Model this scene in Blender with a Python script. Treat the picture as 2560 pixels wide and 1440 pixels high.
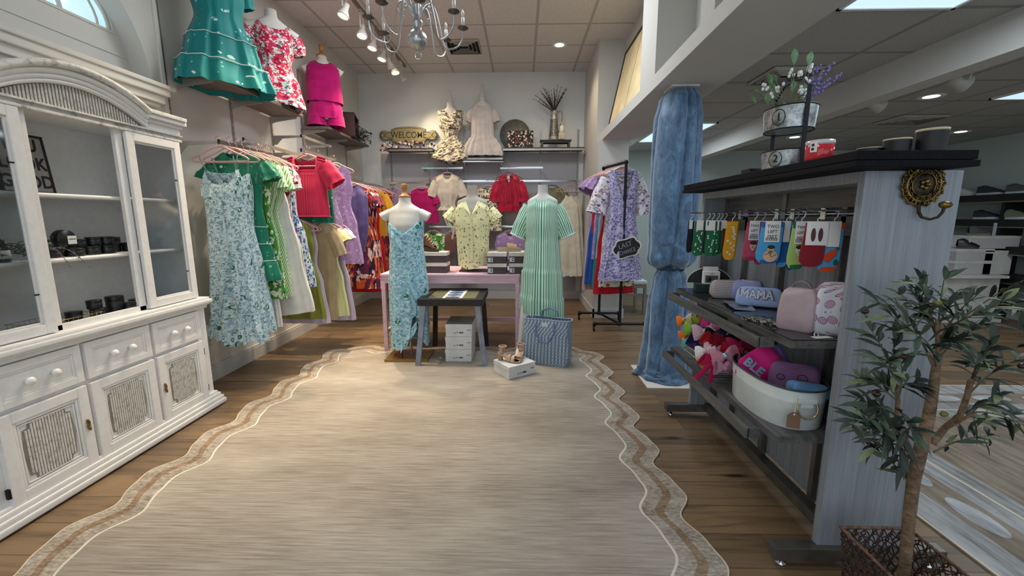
import bpy, bmesh, math, random
from mathutils import Vector, Matrix, noise
PI = math.pi
rnd = random.Random(7)
S = bpy.context.scene
for o in list(bpy.data.objects): bpy.data.objects.remove(o, do_unlink=True)
COL = S.collection

# ---------------------------------------------------------------- camera
CH = 1.32
Rm = ((0.99971259, 0.02392619, -0.00150919), (0.00244478, -0.16436931, -0.98639584), (-0.02384876, 0.98610865, -0.16438056))
cd = bpy.data.cameras.new('camera'); cam = bpy.data.objects.new('camera', cd); COL.objects.link(cam)
cd.sensor_width = 36.0; cd.lens = 36.0 * 1048.3 / 2560.0; cd.clip_start = 0.05
r_, d_, f_ = [Vector(v) for v in Rm]
cam.matrix_world = Matrix(((r_.x, -d_.x, -f_.x, 0), (r_.y, -d_.y, -f_.y, 0), (r_.z, -d_.z, -f_.z, CH), (0, 0, 0, 1)))
S.camera = cam
S.view_settings.view_transform = 'Standard'; S.view_settings.look = 'None'; S.view_settings.gamma = 1
S.view_settings.use_curve_mapping = False
S.view_settings.exposure = -0.10

# ---------------------------------------------------------------- world: daylight that enters through the shop front behind the camera
W = bpy.data.worlds.new('daylight'); S.world = W; W.use_nodes = True
bgn = W.node_tree.nodes['Background']; bgn.inputs[0].default_value = (0.80, 0.91, 1.0, 1); bgn.inputs[1].default_value = 1.55

def lamp(kind, name, loc, energy, color, **kw):
    l = bpy.data.lights.new(name, kind); l.energy = energy; l.color = color
    for k, v in kw.items(): setattr(l, k, v)
    o = bpy.data.objects.new(name, l); COL.objects.link(o); o.location = loc
    return o
def aim(o, tgt):
    o.rotation_euler = (Vector(tgt) - o.location).to_track_quat('-Z', 'Y').to_euler()
WARM = (1.0, 0.78, 0.50); COOL = (0.86, 0.94, 1.0); NEUT = (1.0, 0.93, 0.84)
# recessed troffers beside the beam, then others added as fill light (each lamp sits right under its lit diffuser, built further down)
TROF = [(1.94, 1.84, 2.385, 19, COOL), (1.94, 5.70, 2.385, 16, COOL), (4.6, 3.6, 2.385, 20, COOL), (4.6, 0.6, 2.385, 20, COOL), (-0.75, 0.2, 3.505, 22, (1.0, .97, .92)), (-1.05, 3.95, 3.505, 30, (.96, .98, 1.0)), (0.17, 3.95, 3.505, 30, (.96, .98, 1.0))]
for i, (x, y, z, e, c) in enumerate(TROF):
    l = lamp('AREA', 'troffer_lamp', (x, y, z - 0.02), e, c, shape='RECTANGLE', size=0.56, size_y=1.16)
# track spots, last two unseen and added to warm the left floor: head position, aim, watts
TRACKX = -1.72
SPOTS = [(4.40, (-2.3, 3.9, 1.2), 36), (4.85, (-1.75, 3.9, 0.0), 200), (5.18, (-2.2, 4.6, .6), 46), (5.52, (-2.2, 5.0, .9), 34), (5.78, (-1.5, 6.8, 2.0), 26), (6.00, (-1.1, 5.6, .6), 26), (6.32, (-1.0, 6.8, 2.2), 30), (3.80, (-1.7, 3.2, 0.0), 150), (3.25, (-1.8, 2.2, 0.0), 90)]
for y, t, e in SPOTS:
    o = lamp('SPOT', 'track_spot_lamp', (TRACKX + .02, y - .02, 3.20), e * 1.5, WARM, spot_size=math.radians(75), spot_blend=0.8, shadow_soft_size=0.045)
    aim(o, t)
for x, y, z, e, c in ((0.475, 5.86, 3.50, 45, WARM), (3.70, 4.12, 2.385, 24, COOL), (3.70, 6.05, 2.385, 18, COOL)):
    o = lamp('SPOT', 'downlight_lamp', (x, y, z - .02), e, c, spot_size=math.radians(130), spot_blend=0.9, shadow_soft_size=0.07)

# ---------------------------------------------------------------- helpers
def lin(c):
    return tuple(((v / 255) / 12.92 if v / 255 <= 0.04045 else ((v / 255 + 0.055) / 1.055) ** 2.4) for v in c) + (1.0,)

class NT:
    """small builder for node materials"""
    def __init__(s, name, rough=0.6, metal=0.0, spec=0.5):
        s.m = bpy.data.materials.new(name); s.m.use_nodes = True; s.t = s.m.node_tree; s.n = s.t.nodes; s.l = s.t.links
        s.b = s.n['Principled BSDF']; s.b.inputs['Roughness'].default_value = rough; s.b.inputs['Metallic'].default_value = metal
        s.b.inputs['Specular IOR Level'].default_value = spec
        s.tc = s.n.new('ShaderNodeTexCoord')
    def put(s, sock, v):
        if v is None: return
        if isinstance(v, bpy.types.NodeSocket): s.l.new(v, sock)
        elif hasattr(sock, 'default_value'):
            if isinstance(v, (tuple, list)) and len(v) == 3 and len(sock.default_value) == 4: v = tuple(v) + (1,)
            sock.default_value = v
    def vec(s, kind='UV', scale=(1, 1, 1), loc=(0, 0, 0), rot=(0, 0, 0)):
        m = s.n.new('ShaderNodeMapping'); s.l.new(s.tc.outputs[kind], m.inputs[0])
        m.inputs['Scale'].default_value = scale if isinstance(scale, tuple) else (scale,) * 3
        m.inputs['Location'].default_value = loc; m.inputs['Rotation'].default_value = rot
        return m.outputs[0]
    def noise(s, v, scale=5, detail=3, rough=.5, dist=0, out=0):
        t = s.n.new('ShaderNodeTexNoise'); s.put(t.inputs['Vector'], v); t.inputs['Scale'].default_value = scale
        t.inputs['Detail'].default_value = detail; t.inputs['Roughness'].default_value = rough; t.inputs['Distortion'].default_value = dist
        return t.outputs[out]
    def voro(s, v, scale=5, out='Distance', feat='F1', rand=1.0):
        t = s.n.new('ShaderNodeTexVoronoi'); t.feature = feat; s.put(t.inputs['Vector'], v); t.inputs['Scale'].default_value = scale
        t.inputs['Randomness'].default_value = rand
        return t.outputs[out]
    def wave(s, v, scale=5, dist=0, axis='X', detail=0):
        t = s.n.new('ShaderNodeTexWave'); t.bands_direction = axis; s.put(t.inputs['Vector'], v)
        t.inputs['Scale'].default_value = scale; t.inputs['Distortion'].default_value = dist; t.inputs['Detail'].default_value = detail
        return t.outputs['Fac']
    def ramp(s, f, stops, const=False):
        t = s.n.new('ShaderNodeValToRGB'); s.put(t.inputs[0], f); e = t.color_ramp.elements
        if const: t.color_ramp.interpolation = 'CONSTANT'
        while len(e) < len(stops): e.new(0.5)
        for i, (p, c) in enumerate(stops):
            e[i].position = p; e[i].color = c if len(c) == 4 else tuple(c) + (1,)
        return t.outputs[0]
    def mix(s, f, a, b, mode='MIX'):
        t = s.n.new('ShaderNodeMix'); t.data_type = 'RGBA'; t.blend_type = mode
        s.put(t.inputs[0], f); s.put(t.inputs[6], a); s.put(t.inputs[7], b)
        return t.outputs[2]
    def math(s, op, a, b=None, c=None):
        t = s.n.new('ShaderNodeMath'); t.operation = op; s.put(t.inputs[0], a)
        if b is not None: s.put(t.inputs[1], b)
        if c is not None: s.put(t.inputs[2], c)
        return t.outputs[0]
    def sep(s, v):
        t = s.n.new('ShaderNodeSeparateXYZ'); s.l.new(v, t.inputs[0]); return t.outputs
    def comb(s, x=0, y=0, z=0):
        t = s.n.new('ShaderNodeCombineXYZ'); s.put(t.inputs[0], x); s.put(t.inputs[1], y); s.put(t.inputs[2], z); return t.outputs[0]
    def warp(s, v, scale, amt):
        n = s.noise(v, scale, 2, out=1)
        a = s.n.new('ShaderNodeVectorMath'); a.operation = 'MULTIPLY_ADD'
        s.l.new(n, a.inputs[0]); a.inputs[1].default_value = (amt,) * 3; s.l.new(v, a.inputs[2]); return a.outputs[0]
    def less(s, a, b): return s.math('LESS_THAN', a, b)
    def gt(s, a, b): return s.math('GREATER_THAN', a, b)
    def col(s, c): s.put(s.b.inputs['Base Color'], c); return s
    def bump(s, h, strength=.3, dist=.01):
        t = s.n.new('ShaderNodeBump'); t.inputs['Strength'].default_value = strength; t.inputs['Distance'].default_value = dist
        s.l.new(h, t.inputs['Height']); s.l.new(t.outputs[0], s.b.inputs['Normal']); return s
    def sheen(s, w=.3):
        s.b.inputs['Sheen Weight'].default_value = w; return s

_pl = {}
def plain(name, rgb, rough=.6, metal=0, var=.06, scale=6, bump=0, bscale=60):
    if name in _pl: return _pl[name]
    t = NT(name, rough, metal); v = t.vec('Object')
    c = lin(rgb); n = t.noise(v, scale, 3)
    lo = tuple(max(0, x * (1 - var * 2)) for x in c[:3]); hi = tuple(min(1, x * (1 + var * 2)) for x in c[:3])
    t.col(t.ramp(n, [(.3, lo), (.7, hi)]))
    if bump: t.bump(t.noise(v, bscale, 2), bump, .004)
    _pl[name] = t.m
    return t.m
def emit(name, rgb, strength):
    m = bpy.data.materials.new(name); m.use_nodes = True; b = m.node_tree.nodes['Principled BSDF']
    b.inputs['Base Color'].default_value = rgb + (1,); b.inputs['Emission Color'].default_value = rgb + (1,)
    b.inputs['Emission Strength'].default_value = strength
    return m

class MB:
    """mesh collector; build() links everything collected as one object"""
    def __init__(s): s.v = []; s.f = []; s.uv = []; s.sm = []; s.mi = []; s.cur = 0
    def quad(s, vs, fs, smooth=False, uvs=None):
        b = len(s.v); s.v += [tuple(p) for p in vs]
        for i, f in enumerate(fs):
            s.f.append([b + k for k in f]); s.sm.append(smooth); s.mi.append(s.cur)
            s.uv.append([uvs[k] for k in f] if uvs else None)
        return s
    def box(s, x0, x1, y0, y1, z0, z1, M=None, bev=0.0):
        if x0 > x1: x0, x1 = x1, x0
        if y0 > y1: y0, y1 = y1, y0
        if z0 > z1: z0, z1 = z1, z0
        b = min(bev, (x1 - x0) * .45, (y1 - y0) * .45, (z1 - z0) * .45)
        if b <= 0:
            P = [(x, y, z) for z in (z0, z1) for y in (y0, y1) for x in (x0, x1)]
            F = [(0, 2, 3, 1), (4, 5, 7, 6), (0, 1, 5, 4), (2, 6, 7, 3), (0, 4, 6, 2), (1, 3, 7, 5)]
        else:
            bm = bmesh.new(); bmesh.ops.create_cube(bm, size=1)
            for v in bm.verts: v.co = Vector(((x0 + x1) / 2 + v.co.x * (x1 - x0), (y0 + y1) / 2 + v.co.y * (y1 - y0), (z0 + z1) / 2 + v.co.z * (z1 - z0)))
            bmesh.ops.bevel(bm, geom=list(bm.edges), offset=b, segments=2, profile=.7, affect='EDGES')
            bm.verts.ensure_lookup_table(); bm.verts.index_update()
            P = [tuple(v.co) for v in bm.verts]; F = [[v.index for v in f.verts] for f in bm.faces]; bm.free()
        if M: P = [M @ Vector(p) for p in P]
        return s.quad(P, F)
    def tube(s, pts, r, n=8, closed=False, caps=True):
        pts = [Vector(p) for p in pts]; k = len(pts)
        rr = r if isinstance(r, (list, tuple)) else [r] * k
        up = None; rings = []
        for i, p in enumerate(pts):
            a = pts[(i - 1) % k] if (i > 0 or closed) else p; b = pts[(i + 1) % k] if (i < k - 1 or closed) else p
            t = (b - a).normalized() if (b - a).length > 1e-9 else Vector((0, 0, 1))
            if up is None:
                up = Vector((0, 0, 1)) if abs(t.z) < .9 else Vector((1, 0, 0))
            u = (up - t * up.dot(t))
            if u.length < 1e-6: u = t.orthogonal()
            u.normalize(); w = t.cross(u); up = u
            rings.append([p + (u * math.cos(2 * PI * j / n) + w * math.sin(2 * PI * j / n)) * rr[i] for j in range(n)])
        V = [q for R in rings for q in R]; F = []
        m = k if closed else k - 1
        for i in range(m):
            for j in range(n):
                a = i * n + j; b = i * n + (j + 1) % n; c = ((i + 1) % k) * n + (j + 1) % n; d = ((i + 1) % k) * n + j
                F.append((a, b, c, d))
        s.quad(V, F, True)
        if caps and not closed:
            s.quad(rings[0], [tuple(range(n))[::-1]]); s.quad(rings[-1], [tuple(range(n))])
        return s
    def lathe(s, prof, c=(0, 0, 0), n=24, M=None, sx=1, sy=1):
        """prof: list of (radius, z)"""
        V = []; F = []
        for r, z in prof:
            for j in range(n):
                a = 2 * PI * j / n; V.append(Vector((c[0] + r * sx * math.cos(a), c[1] + r * sy * math.sin(a), c[2] + z)))
        for i in range(len(prof) - 1):
            for j in range(n):
                F.append((i * n + j, i * n + (j + 1) % n, (i + 1) * n + (j + 1) % n, (i + 1) * n + j))
        if prof[0][0] > 1e-5: F.append(tuple(range(n))[::-1])
        if prof[-1][0] > 1e-5: F.append(tuple((len(prof) - 1) * n + j for j in range(n)))
        if M: V = [M @ v for v in V]
        return s.quad(V, F, True)
    def prism(s, outline, d0, d1, axis='Y', M=None):
        """extrude a 2D outline; axis Y: outline is (x,z); X: (y,z); Z: (x,y)"""
        def pt(a, b, d): return Vector({'Y': (a, d, b), 'X': (d, a, b), 'Z': (a, b, d)}[axis])
        n = len(outline); V = [pt(a, b, d0) for a, b in outline] + [pt(a, b, d1) for a, b in outline]
        F = [tuple(range(n)), tuple(range(2 * n - 1, n - 1, -1))] + [(i, i + n, (i + 1) % n + n, (i + 1) % n) for i in range(n)]
        if M: V = [M @ v for v in V]
        return s.quad(V, F)
    def grid(s, P, closed_u=False, uvs=None, smooth=True):
        """P[i][j] points"""
        h = len(P); w = len(P[0]); V = [p for row in P for p in row]; F = []
        UV = [q for row in uvs for q in row] if uvs else None
        for i in range(h - 1):
            for j in range(w if closed_u else w - 1):
                F.append((i * w + j, i * w + (j + 1) % w, (i + 1) * w + (j + 1) % w, (i + 1) * w + j))
        return s.quad(V, F, smooth, UV)
    def ball(s, c, r, n=10, sc=(1, 1, 1), M=None):
        prof = [(max(1e-6, math.sin(PI * i / n)) * 1, -math.cos(PI * i / n)) for i in range(n + 1)]
        V = []; F = []; m = n * 2
        for rr, z in prof:
            for j in range(m):
                a = 2 * PI * j / m; q = Vector((rr * math.cos(a) * r * sc[0], rr * math.sin(a) * r * sc[1], z * r * sc[2]))
                if M: q = M @ q
                V.append(q + Vector(c))
        for i in range(n):
            for j in range(m): F.append((i * m + j, i * m + (j + 1) % m, (i + 1) * m + (j + 1) % m, (i + 1) * m + j))
        return s.quad(V, F, True)
    def build(s, name, mats, parent=None, label=None, M=None, fixn=True):
        me = bpy.data.meshes.new(name)
        V = [tuple(M @ Vector(p)) for p in s.v] if M else [tuple(p) for p in s.v]
        me.from_pydata(V, [], s.f)
        if not isinstance(mats, (list, tuple)): mats = [mats]
        for m in mats: me.materials.append(m)
        ul = me.uv_layers.new(name='UVMap') if any(u for u in s.uv) else None
        for i, p in enumerate(me.polygons):
            p.use_smooth = s.sm[i]; p.material_index = s.mi[i]
            if ul and s.uv[i]:
                for k, li in enumerate(p.loop_indices): ul.data[li].uv = s.uv[i][k]
        if fixn:
            bm = bmesh.new(); bm.from_mesh(me); bmesh.ops.recalc_face_normals(bm, faces=bm.faces); bm.to_mesh(me); bm.free()
        o = bpy.data.objects.new(name, me); COL.objects.link(o)
        if parent: o.parent = parent
        if label: o['label'] = label
        return o

def tag(o, label, cat, group=None, kind=None):
    o['label'] = label; o['category'] = cat
    if group: o['group'] = group
    if kind: o['kind'] = kind
    return o
def thing(name, label, cat, loc=(0, 0, 0), rz=0, group=None):
    o = bpy.data.objects.new(name, None); COL.objects.link(o); o.empty_display_size = .1
    o.location = loc; o.rotation_euler = (0, 0, rz); tag(o, label, cat, group)
    return o
def dup(root, loc=None, rz=None, label=None, group=None):
    r = root.copy(); COL.objects.link(r)
    if loc is not None: r.location = loc
    if rz is not None: r.rotation_euler = (0, 0, rz)
    if label: r['label'] = label
    if group: r['group'] = group
    for ch in list(root.children):
        c = ch.copy(); COL.objects.link(c); c.parent = r
        for g in list(ch.children):
            d = g.copy(); COL.objects.link(d); d.parent = c
    return r
def struct(name, mb, mats, parent=None, label=None):
    o = mb.build(name, mats, parent)
    o['kind'] = 'structure'
    if label: o['label'] = label
    return o
def text_part(name, txt, size, mat, parent, loc, rot, depth=.0008, ax='CENTER', sx=1.0, bold=0.0):
    c = bpy.data.curves.new(name, 'FONT'); c.body = txt; c.size = size; c.extrude = depth; c.align_x = ax; c.align_y = 'CENTER'; c.offset = bold
    c.resolution_u = 3
    t = bpy.data.objects.new(name, c)
    me = bpy.data.meshes.new_from_object(t); bpy.data.objects.remove(t, do_unlink=True)
    me.materials.clear(); me.materials.append(mat)
    o = bpy.data.objects.new(name, me); COL.objects.link(o); o.location = loc; o.rotation_euler = rot; o.scale = (sx, 1, 1)
    if parent: o.parent = parent
    return o
def lerp(a, b, t): return a + (b - a) * t
def prof_at(keys, t):
    """smooth interpolation through keyed tuples (t, a, b, ...)"""
    if t <= keys[0][0]: return keys[0][1:]
    for i in range(len(keys) - 1):
        if t <= keys[i + 1][0]:
            k0, k1 = keys[i], keys[i + 1]; u = (t - k0[0]) / (k1[0] - k0[0]); u = u * u * (3 - 2 * u)
            return tuple(lerp(p, q, u) for p, q in zip(k0[1:], k1[1:]))
    return keys[-1][1:]
# ================================================================ SETTING
YB = 6.862; XL = -2.53; ZC = 3.52; ZR = 2.40; XR = 6.45; YR = 7.22; YF = -1.6
# floor: planks across the room
t = NT('wood_planks', .42); v = t.vec('Object'); x, y, z = t.sep(v)
row = t.math('FLOOR', t.math('DIVIDE', y, .178)); fy = t.math('FRACT', t.math('DIVIDE', y, .178))
xo = t.math('MULTIPLY_ADD', t.math('FRACT', t.math('MULTIPLY', t.math('SINE', t.math('MULTIPLY', row, 12.9898)), 43758.5)), 1.3, x)
cx = t.math('FLOOR', t.math('DIVIDE', xo, 1.25)); fx = t.math('FRACT', t.math('DIVIDE', xo, 1.25))
rn = t.math('FRACT', t.math('MULTIPLY', t.math('SINE', t.math('ADD', t.math('MULTIPLY', row, 7.13), t.math('MULTIPLY', cx, 3.71))), 1731.3))
gv = t.comb(t.math('MULTIPLY_ADD', rn, 9.0, t.math('MULTIPLY', x, .9)), t.math('MULTIPLY', y, 9.0), rn)
g1 = t.noise(gv, 2.2, 5, .6, .6); g2 = t.noise(t.comb(t.math('MULTIPLY', x, 1.2), t.math('MULTIPLY', y, 42.0), rn), 3.0, 3, .6)
base = t.ramp(rn, [(0, lin((110, 87, 62))), (.5, lin((127, 102, 73))), (1, lin((90, 73, 55)))])
c = t.mix(t.ramp(g1, [(.30, (1, 1, 1)), (.52, (0, 0, 0))]), base, lin((64, 48, 35)))
c = t.mix(t.math('MULTIPLY', g2, .30), c, lin((150, 128, 98)), 'MIX')
kn = t.voro(t.comb(t.math('MULTIPLY', x, 1.1), t.math('MULTIPLY', y, 4.2), 0), 1.1)
c = t.mix(t.ramp(kn, [(.03, (1, 1, 1)), (.11, (0, 0, 0))]), c, lin((38, 26, 18)))
ln = t.math('MAXIMUM', t.math('MAXIMUM', t.less(fy, .018), t.gt(fy, .985)), t.less(fx, .003))
c = t.mix(t.math('MULTIPLY', ln, .6), c, lin((58, 46, 36)))
t.col(c); t.bump(t.math('ADD', t.math('MULTIPLY', ln, -.6), t.math('MULTIPLY', g2, .4)), .25, .003)
FLOORM = t.m
struct('floor', MB().box(XL - .2, XR + .2, YF - .2, YR + .2, -.1, 0), FLOORM)

# walls
def wallmat(name, rgb):
    t = NT(name, .85); v = t.vec('Object'); n = t.noise(v, 1.3, 3); k = lin(rgb)
    t.col(t.ramp(n, [(.3, tuple(a * .95 for a in k[:3])), (.7, k[:3])])); t.bump(t.noise(v, 180, 2), .12, .003)
    return t.m
WL = wallmat('painted_wall', (205, 203, 198)); WB = wallmat('painted_back_wall', (216, 220, 220)); WG = wallmat('grey_lower_wall', (172, 172, 178))
WR = wallmat('painted_far_wall', (176, 188, 184)); BEAMM = wallmat('painted_beam', (196, 196, 192)); TRIMW = wallmat('trim_white', (214, 212, 206))
def tile_mat(name, ox, oy, rgb, lw=.016, size=.607):
    t = NT(name, .95); v = t.vec('Object'); x, y, z = t.sep(v)
    fx = t.math('FRACT', t.math('DIVIDE', t.math('SUBTRACT', x, ox), size)); fy = t.math('FRACT', t.math('DIVIDE', t.math('SUBTRACT', y, oy), size))
    l = lw / size
    m = t.math('MAXIMUM', t.math('MAXIMUM', t.less(fx, l), t.gt(fx, 1 - l)), t.math('MAXIMUM', t.less(fy, l), t.gt(fy, 1 - l)))
    sp = t.noise(v, 120, 2, .7); pit = t.ramp(sp, [(.35, tuple(a * .78 for a in lin(rgb)[:3])), (.55, lin(rgb)[:3])])
    t.col(t.mix(m, pit, tuple(a * .60 for a in lin(rgb)[:3]) + (1,)))
    t.bump(t.math('MAXIMUM', sp, m), .35, .004)
    return t.m
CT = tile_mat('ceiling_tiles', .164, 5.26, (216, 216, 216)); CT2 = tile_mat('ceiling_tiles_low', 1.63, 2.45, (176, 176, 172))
struct('ceiling', MB().box(XL - .2, 1.4, YF, YB + .2, ZC, ZC + .1), CT)
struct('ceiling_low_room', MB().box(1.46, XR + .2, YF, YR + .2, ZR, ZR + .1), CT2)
# arched window niche in the near part of the left wall
def arc_pts(cy, cz, ry, rz, n=28, a0=0, a1=PI): return [(cy + ry * math.cos(a0 + (a1 - a0) * i / n), cz + rz * math.sin(a0 + (a1 - a0) * i / n)) for i in range(n + 1)]
NY, NZ, NRY, NRZ = 2.12, 2.22, .875, .80
def wall_with_arch(x0, x1, ya, yb, zt, cy, cz, ry, rz):
    mb = MB(); A = arc_pts(cy, cz, ry, rz)
    mb.box(x0, x1, ya, yb, 0, cz)
    mb.box(x0, x1, ya, cy - ry, cz, zt); mb.box(x0, x1, cy + ry, yb, cz, zt)
    for (a, b), (c_, d_) in zip(A, A[1:]):
        mb.prism([(a, b), (c_, d_), (c_, zt), (a, zt)], x0, x1, 'X')
    return mb
struct('wall_left', wall_with_arch(XL - .22, XL, YF - .1, 3.10, ZC, NY, NZ, NRY, NRZ), WL)
struct('wall_left_far', MB().box(XL - .22, XL - .02, 3.10, YB + .1, 0, ZC), WL)
# window deep in the niche: white arched frame with a lit half round pane
wn = struct('window_1', wall_with_arch(XL - .19, XL - .13, NY - NRY - .03, NY + NRY + .03, NZ + NRZ + .03, NY, NZ + .295, .78, .46), TRIMW)
fr = MB(); A = arc_pts(NY, NZ + .33, .56, .51)
for ry, rz, w in ((.77, .45, .010), (.70, .39, .007), (.48, .26, .012)):
    P = [(XL - .15, a, b) for a, b in arc_pts(NY, NZ + .30, ry, rz)]; fr.tube(P, w, 6)
fr.box(XL - .17, XL - .125, NY - .78, NY + .78, NZ + .285, NZ + .30)
fr.box(XL - .17, XL - .14, NY - .012, NY + .012, NZ + .30, NZ + .74)
fr.box(XL - .132, XL - .124, NY - NRY, NY + NRY, NZ + .155, NZ + .163)
struct('window_frame', fr, TRIMW, wn)
t = NT('window_pane_sky', .1); t.col((.55, .75, .95, 1)); t.b.inputs['Emission Color'].default_value = (.42, .72, 1.0, 1); t.b.inputs['Emission Strength'].default_value = .8
v = t.vec('Object'); t.put(t.b.inputs['Emission Color'], t.ramp(t.noise(v, 2.4, 2), [(.35, (.22, .50, .85, 1)), (.62, (.60, .85, .85, 1))]))
pane = MB(); AP = arc_pts(NY, NZ + .295, .78, .46); pane.prism(AP, XL - .175, XL - .17, 'X'); struct('window_pane', pane, t.m, wn)
# moulded sill under the niche
sill = MB()
for (dx, z0, z1, ey) in ((.10, 2.195, 2.222, .06), (.085, 2.150, 2.195, .02), (.06, 2.10, 2.150, 0.0), (.035, 2.075, 2.10, -.02)):
    sill.box(XL - .01, XL + dx, 1.2 - ey, 3.02 + ey, z0, z1, bev=.008)
struct('trim_1', sill, TRIMW)
struct('trim_2', MB().box(XL - .05, XL + .012, 3.075, 3.105, 0, ZC, bev=.006), TRIMW)
# back wall with grey band of slat panels behind the clothes rails
struct('wall_back', MB().box(XL - .2, 1.3, YB, YB + .15, 0, ZC), WB)
struct('wall_back_panel', MB().box(-2.24, .88, YB - .012, YB, .14, 2.33), WG)
# pier, beam, upper wall with ledge
struct('wall_right', MB().box(.96, 1.34, 5.52, YB + .05, 0, 2.29).box(.96, 1.28, 5.69, YB + .02, 2.29, ZC), BEAMM)
bm_ = MB().box(1.0, 1.48, YF, 6.75, 2.29, 2.39).box(1.28, 1.48, YF, YB, 2.39, ZC)
bm_.box(1.0, 1.28, 3.42, 3.83, 2.39, ZC)
bm_.box(1.0, 1.28, 2.42, 2.60, 2.39, ZC)
bm_.box(1.0, 1.28, -1.5, .9, 2.39, ZC)
struct('trim_3', bm_, BEAMM)
struct('wall_far', MB().box(1.3, XR + .2, YR, YR + .15, 0, ZR), WR)
struct('wall_far_right', MB().box(XR, XR + .15, YF, YR + .1, 0, ZR), WR)
struct('trim_4', MB().box(2.59, 2.74, YF, YR, 2.19, 2.41), BEAMM)
# low panelled posts seen beside the pier
struct('trim_5', MB().box(1.34, 1.50, 6.5, 6.75, 0, 2.29), BEAMM)
bb = dict(left=MB().box(XL - .03, XL - .005, 3.1, YB, 0, .13).box(XL - .03, XL + .0, 3.1, YB, 0, .11), back=MB().box(XL, .96, YB - .02, YB, 0, .13), right=MB().box(.945, .965, 5.50, YB, 0, .12).box(.945, 1.355, 5.50, 5.525, 0, .12))
for k, mb in bb.items(): struct('baseboard_' + k, mb, wallmat('baseboard_' + k, (196, 194, 192)))
# storefront behind the camera: low wall, posts and lintel, open glazing between
ff = MB().box(XL - .2, XR, YF - .12, YF, 0, .45).box(XL - .2, XR, YF - .12, YF, 3.0, ZC)
for x in (-2.6, -.9, .9, 2.7, 4.5, 6.3): ff.box(x, x + .12, YF - .12, YF, .45, 3.0)
struct('wall_front', ff, WL)

# lights in the ceiling
def troffer(x, y, z, lab, sx=.60, sy=1.21):
    t = thing('ceiling_troffer', lab, 'ceiling light', (x, y, z))
    f = MB()
    for a, b, c_, d in ((-sx/2, sx/2, -sy/2, -sy/2 + .02), (-sx/2, sx/2, sy/2 - .02, sy/2), (-sx/2, -sx/2 + .02, -sy/2, sy/2), (sx/2 - .02, sx/2, -sy/2, sy/2)): f.box(a, b, c_, d, -.012, .003)
    f.build('frame', plain('white_metal', (225, 228, 230), .4), t)
    MB().box(-sx/2 + .02, sx/2 - .02, -sy/2 + .02, sy/2 - .02, -.006, -.001).build('diffuser', DIFF, t)
t = NT('troffer_diffuser', .4); v = t.vec('Object'); rib = t.wave(v, 60, 0, 'X')
t.col((.8, .9, 1, 1)); t.put(t.b.inputs['Emission Color'], t.ramp(rib, [(0, (.50, .72, .92, 1)), (1, (.66, .86, 1.0, 1))])); t.b.inputs['Emission Strength'].default_value = 1.05
DIFF = t.m
labs = ['bright blue-white ceiling panel light nearest the camera, right of the long beam', 'far ceiling panel light seen behind the blue velvet curtain',
        'added fill ceiling panel light far off to the right over the second rug', 'added unseen fill ceiling panel light of the far right sales floor near the shop front', 'added unseen fill ceiling panel light over the front of the rug', 'added unseen fill ceiling panel light between the chandelier and the back wall', 'added unseen fill ceiling panel light above the side table and striped dress']
for (x, y, z, e, c), lb in zip(TROF, labs): troffer(x, y, z + .012, lb)
def downlight(x, y, z, lab, col, st):
    t = thing('recessed_downlight', lab, 'ceiling light', (x, y, z))
    MB().lathe([(.055, -.001), (.085, -.004), (.10, -.007), (.10, .002)], n=28).build('trim_ring', plain('white_metal', (225, 228, 230), .4), t)
    MB().lathe([(.0001, -.003), (.058, -.003), (.058, -.001)], n=28).build('lens', emit('lens_' + lab[:6], col, st), t)
downlight(.475, 5.86, ZC, 'round recessed warm downlight in the tiled ceiling above the back wall', (1, .9, .68), 9)
downlight(3.70, 4.12, ZR, 'round recessed white downlight beside the unlit track heads', (.85, .95, 1), 8)
downlight(3.70, 6.05, ZR, 'round recessed white downlight seen between the two galvanised planter tiers', (.85, .95, 1), 8)
downlight(5.6, 5.75, ZR, 'small far recessed downlight just above the tallest black jar', (.85, .95, 1), 8)
def vent(x, y, z, lab, s=.30, sy=None):
    sy = sy or s
    t = thing('ceiling_vent', lab, 'air vent', (x, y, z)); m = plain('vent_metal', (168, 164, 158), .5); d = plain('vent_dark', (28, 27, 26), .9)
    MB().box(-s/2, s/2, -sy/2, sy/2, -.004, .0).build('backing', d, t)
    for k in range(4):
        a = s/2 - k * s * .115; b = sy/2 - k * sy * .115; w = .006 + .006 * (k == 0)
        mb = MB()
        P = [(-a, -b), (a, -b), (a, b), (-a, b)]
        for i in range(4):
            p, q = Vector(P[i] + (-.012,)), Vector(P[(i + 1) % 4] + (-.012,)); d_ = (Vector((0, 0, 0)) - (p + q) / 2); d_.z = 0; d_.normalize()
            mb.quad([p, q, q + d_ * w + Vector((0, 0, -.014)), p + d_ * w + Vector((0, 0, -.014)), p + Vector((0, 0, .008)), q + Vector((0, 0, .008))], [(0, 1, 2, 3), (0, 1, 5, 4)])
        mb.build('louvre_ring', m, t)
vent(-.76, 5.86, ZC, 'square metal air vent in the tiled ceiling behind the chandelier', .42, .44)
vent(2.0, 3.48, ZR, 'dark square air vent in the low ceiling above the flower planter', .36, .38)
vent(4.3, 5.0, ZR, 'thin dark air vent in the low ceiling above the black jars', .5, .4)
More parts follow.
